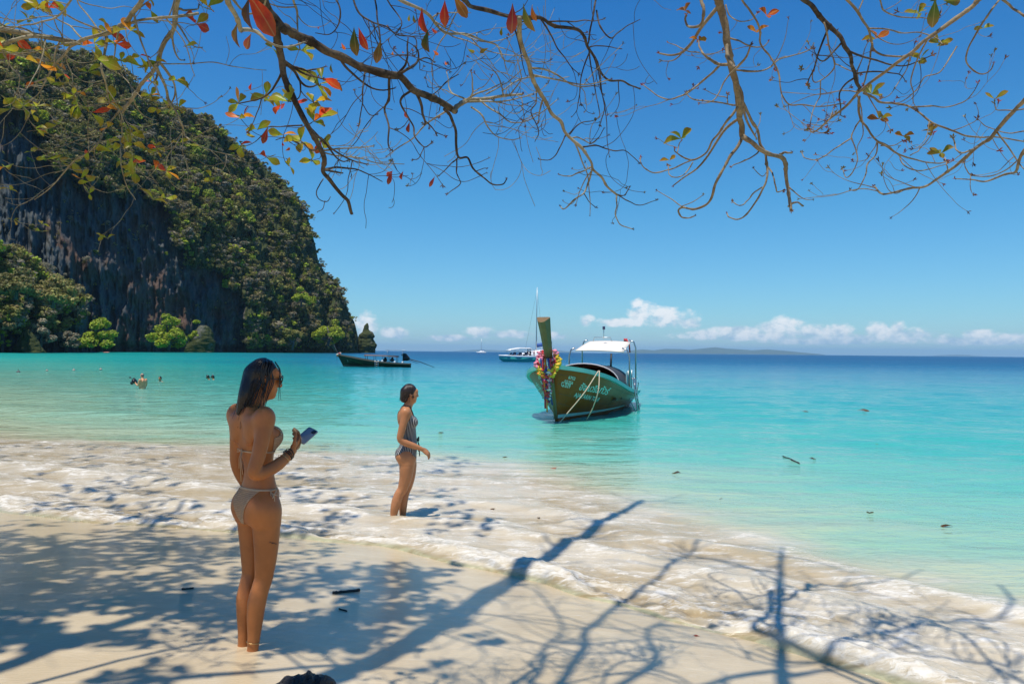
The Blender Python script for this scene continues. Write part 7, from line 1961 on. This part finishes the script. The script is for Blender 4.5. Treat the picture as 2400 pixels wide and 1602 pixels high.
# ---- sailing catamaran
q = gnd(1262, 838.5, 0); 
ct = empty('catamaran', (q.x, q.y, 0), R(-62))
tag(ct, 'white sailing catamaran with a tall mast and blue sail cover behind the garlanded prow', 'boat')
for x in (-2.6, 2.6):
    mb = MB(); shell(mb, [(-5.5, .12, 1.6, .05, .2), (-4, .6, 1.6, .35, -.2), (0, .85, 1.55, .6, -.3), (4, .8, 1.45, .6, -.3), (5.6, .6, .9, .5, -.1)]); o = mb.build('hull', WHITEG, ct); o.location.x = x
mb = MB(); mb.loft([[(-2.9, y, z0), (-2.6, y, z1), (2.6, y, z1), (2.9, y, z0)] for y, z0, z1 in ((-2.6, 1.3, 1.7), (-1.8, 1.3, 2.5), (2.5, 1.3, 2.9), (4.6, 1.2, 2.0))]); mb.build('bridge_deck', WHITEG, ct)
mb = MB(); mb.loft([[(-2.75, y, z0), (-2.70, y, z1), (2.70, y, z1), (2.75, y, z0)] for y, z0, z1 in ((-1.75, 1.85, 2.35), (0, 1.9, 2.55), (2.4, 1.95, 2.6))]); mb.build('cabin_window', DGLASS, ct)
mb = MB(); mb.tube([(0, -.8, 1.5), (0, -.8, 12), (0, -.75, 24)], [.14, .12, .07], 8); mb.build('mast', METAL, ct)
mb = MB(); mb.tube([(0, -.8, 3.6), (0, 5.0, 4.6)], .10, 8); mb.build('boom', METAL, ct)
BLUEC = bt('blue_canvas', (.03, .10, .32), .7)
mb = MB(); mb.loft([[(-.3 * w, y, 3.7 + .17 * y), (-.35 * w, y, 4.4 + .17 * y), (0, y, 5.0 + .17 * y), (.35 * w, y, 4.4 + .17 * y), (.3 * w, y, 3.7 + .17 * y)] for y, w in ((-.6, .6), (1.5, 1.2), (4.2, 1.0), (5.2, .5))]); mb.build('sail_cover', BLUEC, ct)
mb = MB(); mb.loft([[(-1.9, y, z), (-1.2, y, z + .25), (1.2, y, z + .25), (1.9, y, z)] for y, z in ((1.8, 3.3), (4.9, 3.35))]); mb.build('bimini', WHITE_CL, ct)
for x in (-1.8, 1.8):
    for y in (2.0, 4.8):
        mb = MB(); mb.tube([(x, y, 1.5), (x, y, 3.35)], .04, 5); mb.build('bimini_post', METAL, ct)
for a_, b_ in (((0, -.8, 23.5), (-2.9, .5, 1.6)), ((0, -.8, 23.5), (2.9, .5, 1.6)), ((0, -.8, 23), (0, -5.4, 1.6))):
    mb = MB(); mb.tube([a_, b_], .025, 5); mb.build('stay', DKMETAL, ct)
mb = MB(); mb.tube([(-2.9, -5, 2.1), (-3.1, 0, 2.1), (-3.1, 5, 2.0)], .03, 5); mb.tube([(2.9, -5, 2.1), (3.1, 0, 2.1), (3.1, 5, 2.0)], .03, 5); mb.build('guard_rail', METAL, ct)
mb = MB(); mb.ball((-1.5, 5.6, 1.9), (.45, 1.0, .32), 12, 7); mb.build('dinghy', WHITEG, ct)
# ---- yacht near the horizon
p0 = at(1128, 823.0, 900); 
yt = empty('sailing_yacht', (p0.x, p0.y, 0), R(-80))
tag(yt, 'tiny white sailing yacht on the horizon left of the speedboat', 'boat')
mb = MB(); shell(mb, [(-6, .1, 1.8, .05, .5), (-4, 1.2, 1.7, .6, -.2), (0, 2.0, 1.6, 1.4, -.3), (5, 1.8, 1.6, 1.5, -.2), (6, 1.6, 1.5, 1.4, 0)]); mb.build('hull', WHITEG, yt)
mb = MB(); shell(mb, [(-2.5, .8, 1.9, 1.2, 1.5), (-1, 1.1, 2.9, 1.5, 1.5), (3, 1.2, 2.9, 1.5, 1.5), (4, 1.1, 2.2, 1.4, 1.5)]); mb.build('cabin', WHITEG, yt)
mb = MB(); mb.tube([(0, 0, 1.5), (0, 0, 17)], [.2, .14], 6); mb.build('mast', METAL, yt)
mb = MB(); mb.tube([(0, 0, 3.4), (0, 4.6, 3.5)], .28, 6); mb.build('boom', BLUEC, yt)
# ------------------------------------------------------------------ small things on the water and the sand
g = random.Random(31)
def lay_leaf(x, y, size, col, label, wet=True, mesh=1):
    q = gnd(x, y, .0); z = float(max(sea_z(np.array([q.x]), np.array([q.y]))[0][0], sand_z(q.x, q.y))); q = gnd(x, y, z)
    me = LEAVES[mesh].copy()
    o = bpy.data.objects.new('floating_leaf' if wet else 'fallen_leaf', me); COL.objects.link(o)
    o.location = (q.x, q.y, z + .012); o.rotation_euler = (g.uniform(-.2, .2), g.uniform(-.2, .2), g.uniform(0, 6)); o.scale = (size,) * 3; o.color = tuple(col) + (1,)
    tag(o, label, 'leaf', 'drifting leaves')
    return o
BRWN = (.10, .06, .03)
for x, y, s, col, lab in [(1305, 1097, .20, (.45, .12, .08), 'reddish leaf floating on the pale water below the moored boat'), (1596, 1110, .20, BRWN, 'dark brown leaf clump floating right of the reddish leaf'), (1190, 1072, .16, BRWN, 'dark leaf floating between the striped woman and the moored boat'),
                          (1040, 1015, .18, BRWN, 'dark leaf floating just right of the striped woman\'s hip'), (1161, 1193, .10, (.12, .07, .03), 'brown leaf on the foam right of the striped woman\'s shins'), (1264, 1216, .07, BRWN, 'small dark leaf on the foam below the brown leaf'),
                          (1640, 1495, .05, (.45, .08, .05), 'tiny red leaf on the wet sand among the branch shadows'), (2037, 1203, .16, BRWN, 'dark leaf in the shallows at the right'), (2052, 1040, .22, (.35, .14, .08), 'reddish leaf floating far right in the turquoise water'),
                          (1897, 1075, .18, BRWN, 'dark leaf at the right end of the floating twigs'), (1880, 964, .30, (.30, .15, .12), 'reddish leaf patch on the water right of the moored boat'), (2010, 962, .40, (.30, .15, .12), 'reddish leaf mat farther right on the turquoise water'),
                          (2234, 1235, .14, BRWN, 'dark leaf near the foam edge at the far right'), (1695, 1170, .05, BRWN, 'tiny dark speck of leaf by the shadow tip on the water')]:
    lay_leaf(x, y, s, col, lab)
WOOD = simple_mat('wet_driftwood', (.035, .028, .022), .6, .4, 20, .7, bscale=60)
CHAR = simple_mat('charred_wood', (.010, .009, .010), .45, .5, 18, 1.0, bscale=50, spec=.6)
def stick(x0, y0, x1, y1, r_, label, seed=0, wob=.03):
    gg = random.Random(seed)
    a = gnd(x0, y0, .1); b = gnd(x1, y1, .1)
    pts = []
    for f in np.linspace(0, 1, 7):
        q = a.lerp(b, f); z = float(max(sea_z(np.array([q.x]), np.array([q.y]))[0][0], sand_z(q.x, q.y)))
        pts.append((q.x + gg.gauss(0, wob * .3), q.y + gg.gauss(0, wob * .3), z + r_ * .5))
    base = Vector(pts[0])
    mb = MB(); Pc = catmull([tuple(Vector(p_) - base) for p_ in pts], 4); mb.tube(Pc, [r_ * gg.uniform(.7, 1.1) for _ in Pc], 7)
    o = mb.build('stick', WOOD); o.location = base
    return tag(o, label, 'stick', 'sticks')
stick(778, 1420, 842, 1405, .013, 'black stick lying on the wet sand right of the phone woman\'s shins', 1, .01)
stick(424, 1437, 453, 1432, .008, 'short thin twig on the sand left of the phone woman\'s feet', 2, .01)
stick(794, 1466, 812, 1471, .006, 'tiny twig on the sand below the black stick', 3, .01)
stick(1835, 1058, 1872, 1071, .012, 'upper floating twig in the turquoise water at the right', 4); stick(1855, 1066, 1875, 1073, .012, 'lower floating twig beside the dark leaf at the right', 5)
# charred log at the bottom edge
a = gnd(655, 1592, .36); b = gnd(790, 1578, .36)
mb = MB(); rings = []
gg = random.Random(4)
n = 26
ax_ = (b - a)
for i in range(n):
    f = i / (n - 1); c_ = a.lerp(b, f) + Vector((0, -.02, 0)); c_.z = float(sand_z(c_.x, c_.y)) + .0
    r0 = .055 * (math.sin(math.pi * min(max(f * 1.05 + .02, 0), 1)) ** .3) + .004
    ring = []
    for j in range(18):
        t_ = 2 * math.pi * j / 18
        k = 1 + .28 * float(perlin(f * 9 + math.cos(t_) * 2, math.sin(t_) * 2 + 5, 1.3)) + (.35 * max(0, float(perlin(f * 17, 8.2))) if 0 < t_ < math.pi else 0)
        ring.append((c_.x - a.x + .02 * math.cos(t_), c_.y - a.y + r0 * k * math.cos(t_), c_.z - a.z + r0 * k * math.sin(t_) * 1.1))
    rings.append(ring)
mb.loft(rings); lg = mb.build('driftwood_log', CHAR, smooth=False); lg.location = a
tag(lg, 'blackened charred log half buried in the sand at the bottom edge', 'log')
# buoys
BU = simple_mat('buoy_white', (.42, .36, .28), .5, .2, 5); BUD = simple_mat('buoy_dark', (.10, .09, .08), .6, .3, 5)
for i, (x, y, r_, m_, lab) in enumerate([(43, 873, .10, BUD, 'leftmost, darkest of the four buoys in the bay'), (110, 869.5, .07, BU, 'second buoy from the left in the bay'), (173, 868.5, .09, BU, 'third buoy from the left in the bay'), (236, 866.5, .09, BU, 'rightmost of the four buoys in the bay')]):
    q = gnd(x, y, 0)
    bo = empty('buoy', (q.x, q.y, 0)); tag(bo, lab, 'buoy', 'buoys across the bay')
    mb = MB(); mb.ball((0, 0, .05), (r_ * 1.35, r_ * 1.35, r_), 14, 9); mb.build('float', m_, bo)
    mb = MB(); torus(mb, (0, 0, r_ + .08), (1, 0, 0), .05, .014, 12, 5); mb.build('ring', m_, bo)
    mb = MB(); torus(mb, (0, 0, .05), (0, 0, 1), r_ * 1.37, .014, 18, 5); mb.build('band', BUD, bo)
# kayak by the cliff foot
q = gnd(249, 826, 0); ky = empty('kayak', (q.x, q.y, 0), R(70)); tag(ky, 'tiny pink kayak on the water at the foot of the cliff', 'kayak')
mb = MB(); mb.loft([[(w * math.cos(t_), y, .12 + .22 * math.sin(t_) * h_) for t_ in np.linspace(0, 6.283, 10, endpoint=False)] for y, w, h_ in ((-1.8, .03, .3), (-1.2, .28, .8), (0, .40, 1), (1.2, .28, .8), (1.8, .03, .3))]); mb.build('hull', bt('pink_plastic', (.7, .25, .22), .4), ky)
mb = MB(); torus(mb, (0, 0, .33), (0, 0, 1), .26, .03, 16, 5, 1.4); mb.build('cockpit_rim', BLACKP, ky)
# ------------------------------------------------------------------ sea air: one closed box of thin haze round everything
mb = MB(); mb.box((0, 19000, 146), (79000, 41000, 310))
hz, nt, p, out = new_mat('sea_haze')
nt.nodes.remove(p)
pv = node(nt, 'ShaderNodeVolumePrincipled', i_Color=(0.46, 0.76, 1.0, 1), i_Density=5e-5, i_Anisotropy=0.0)
nt.links.new(pv.outputs[0], out.inputs['Volume'])
ho = mb.build('haze', hz, smooth=False)
tag(ho, kind='stuff')
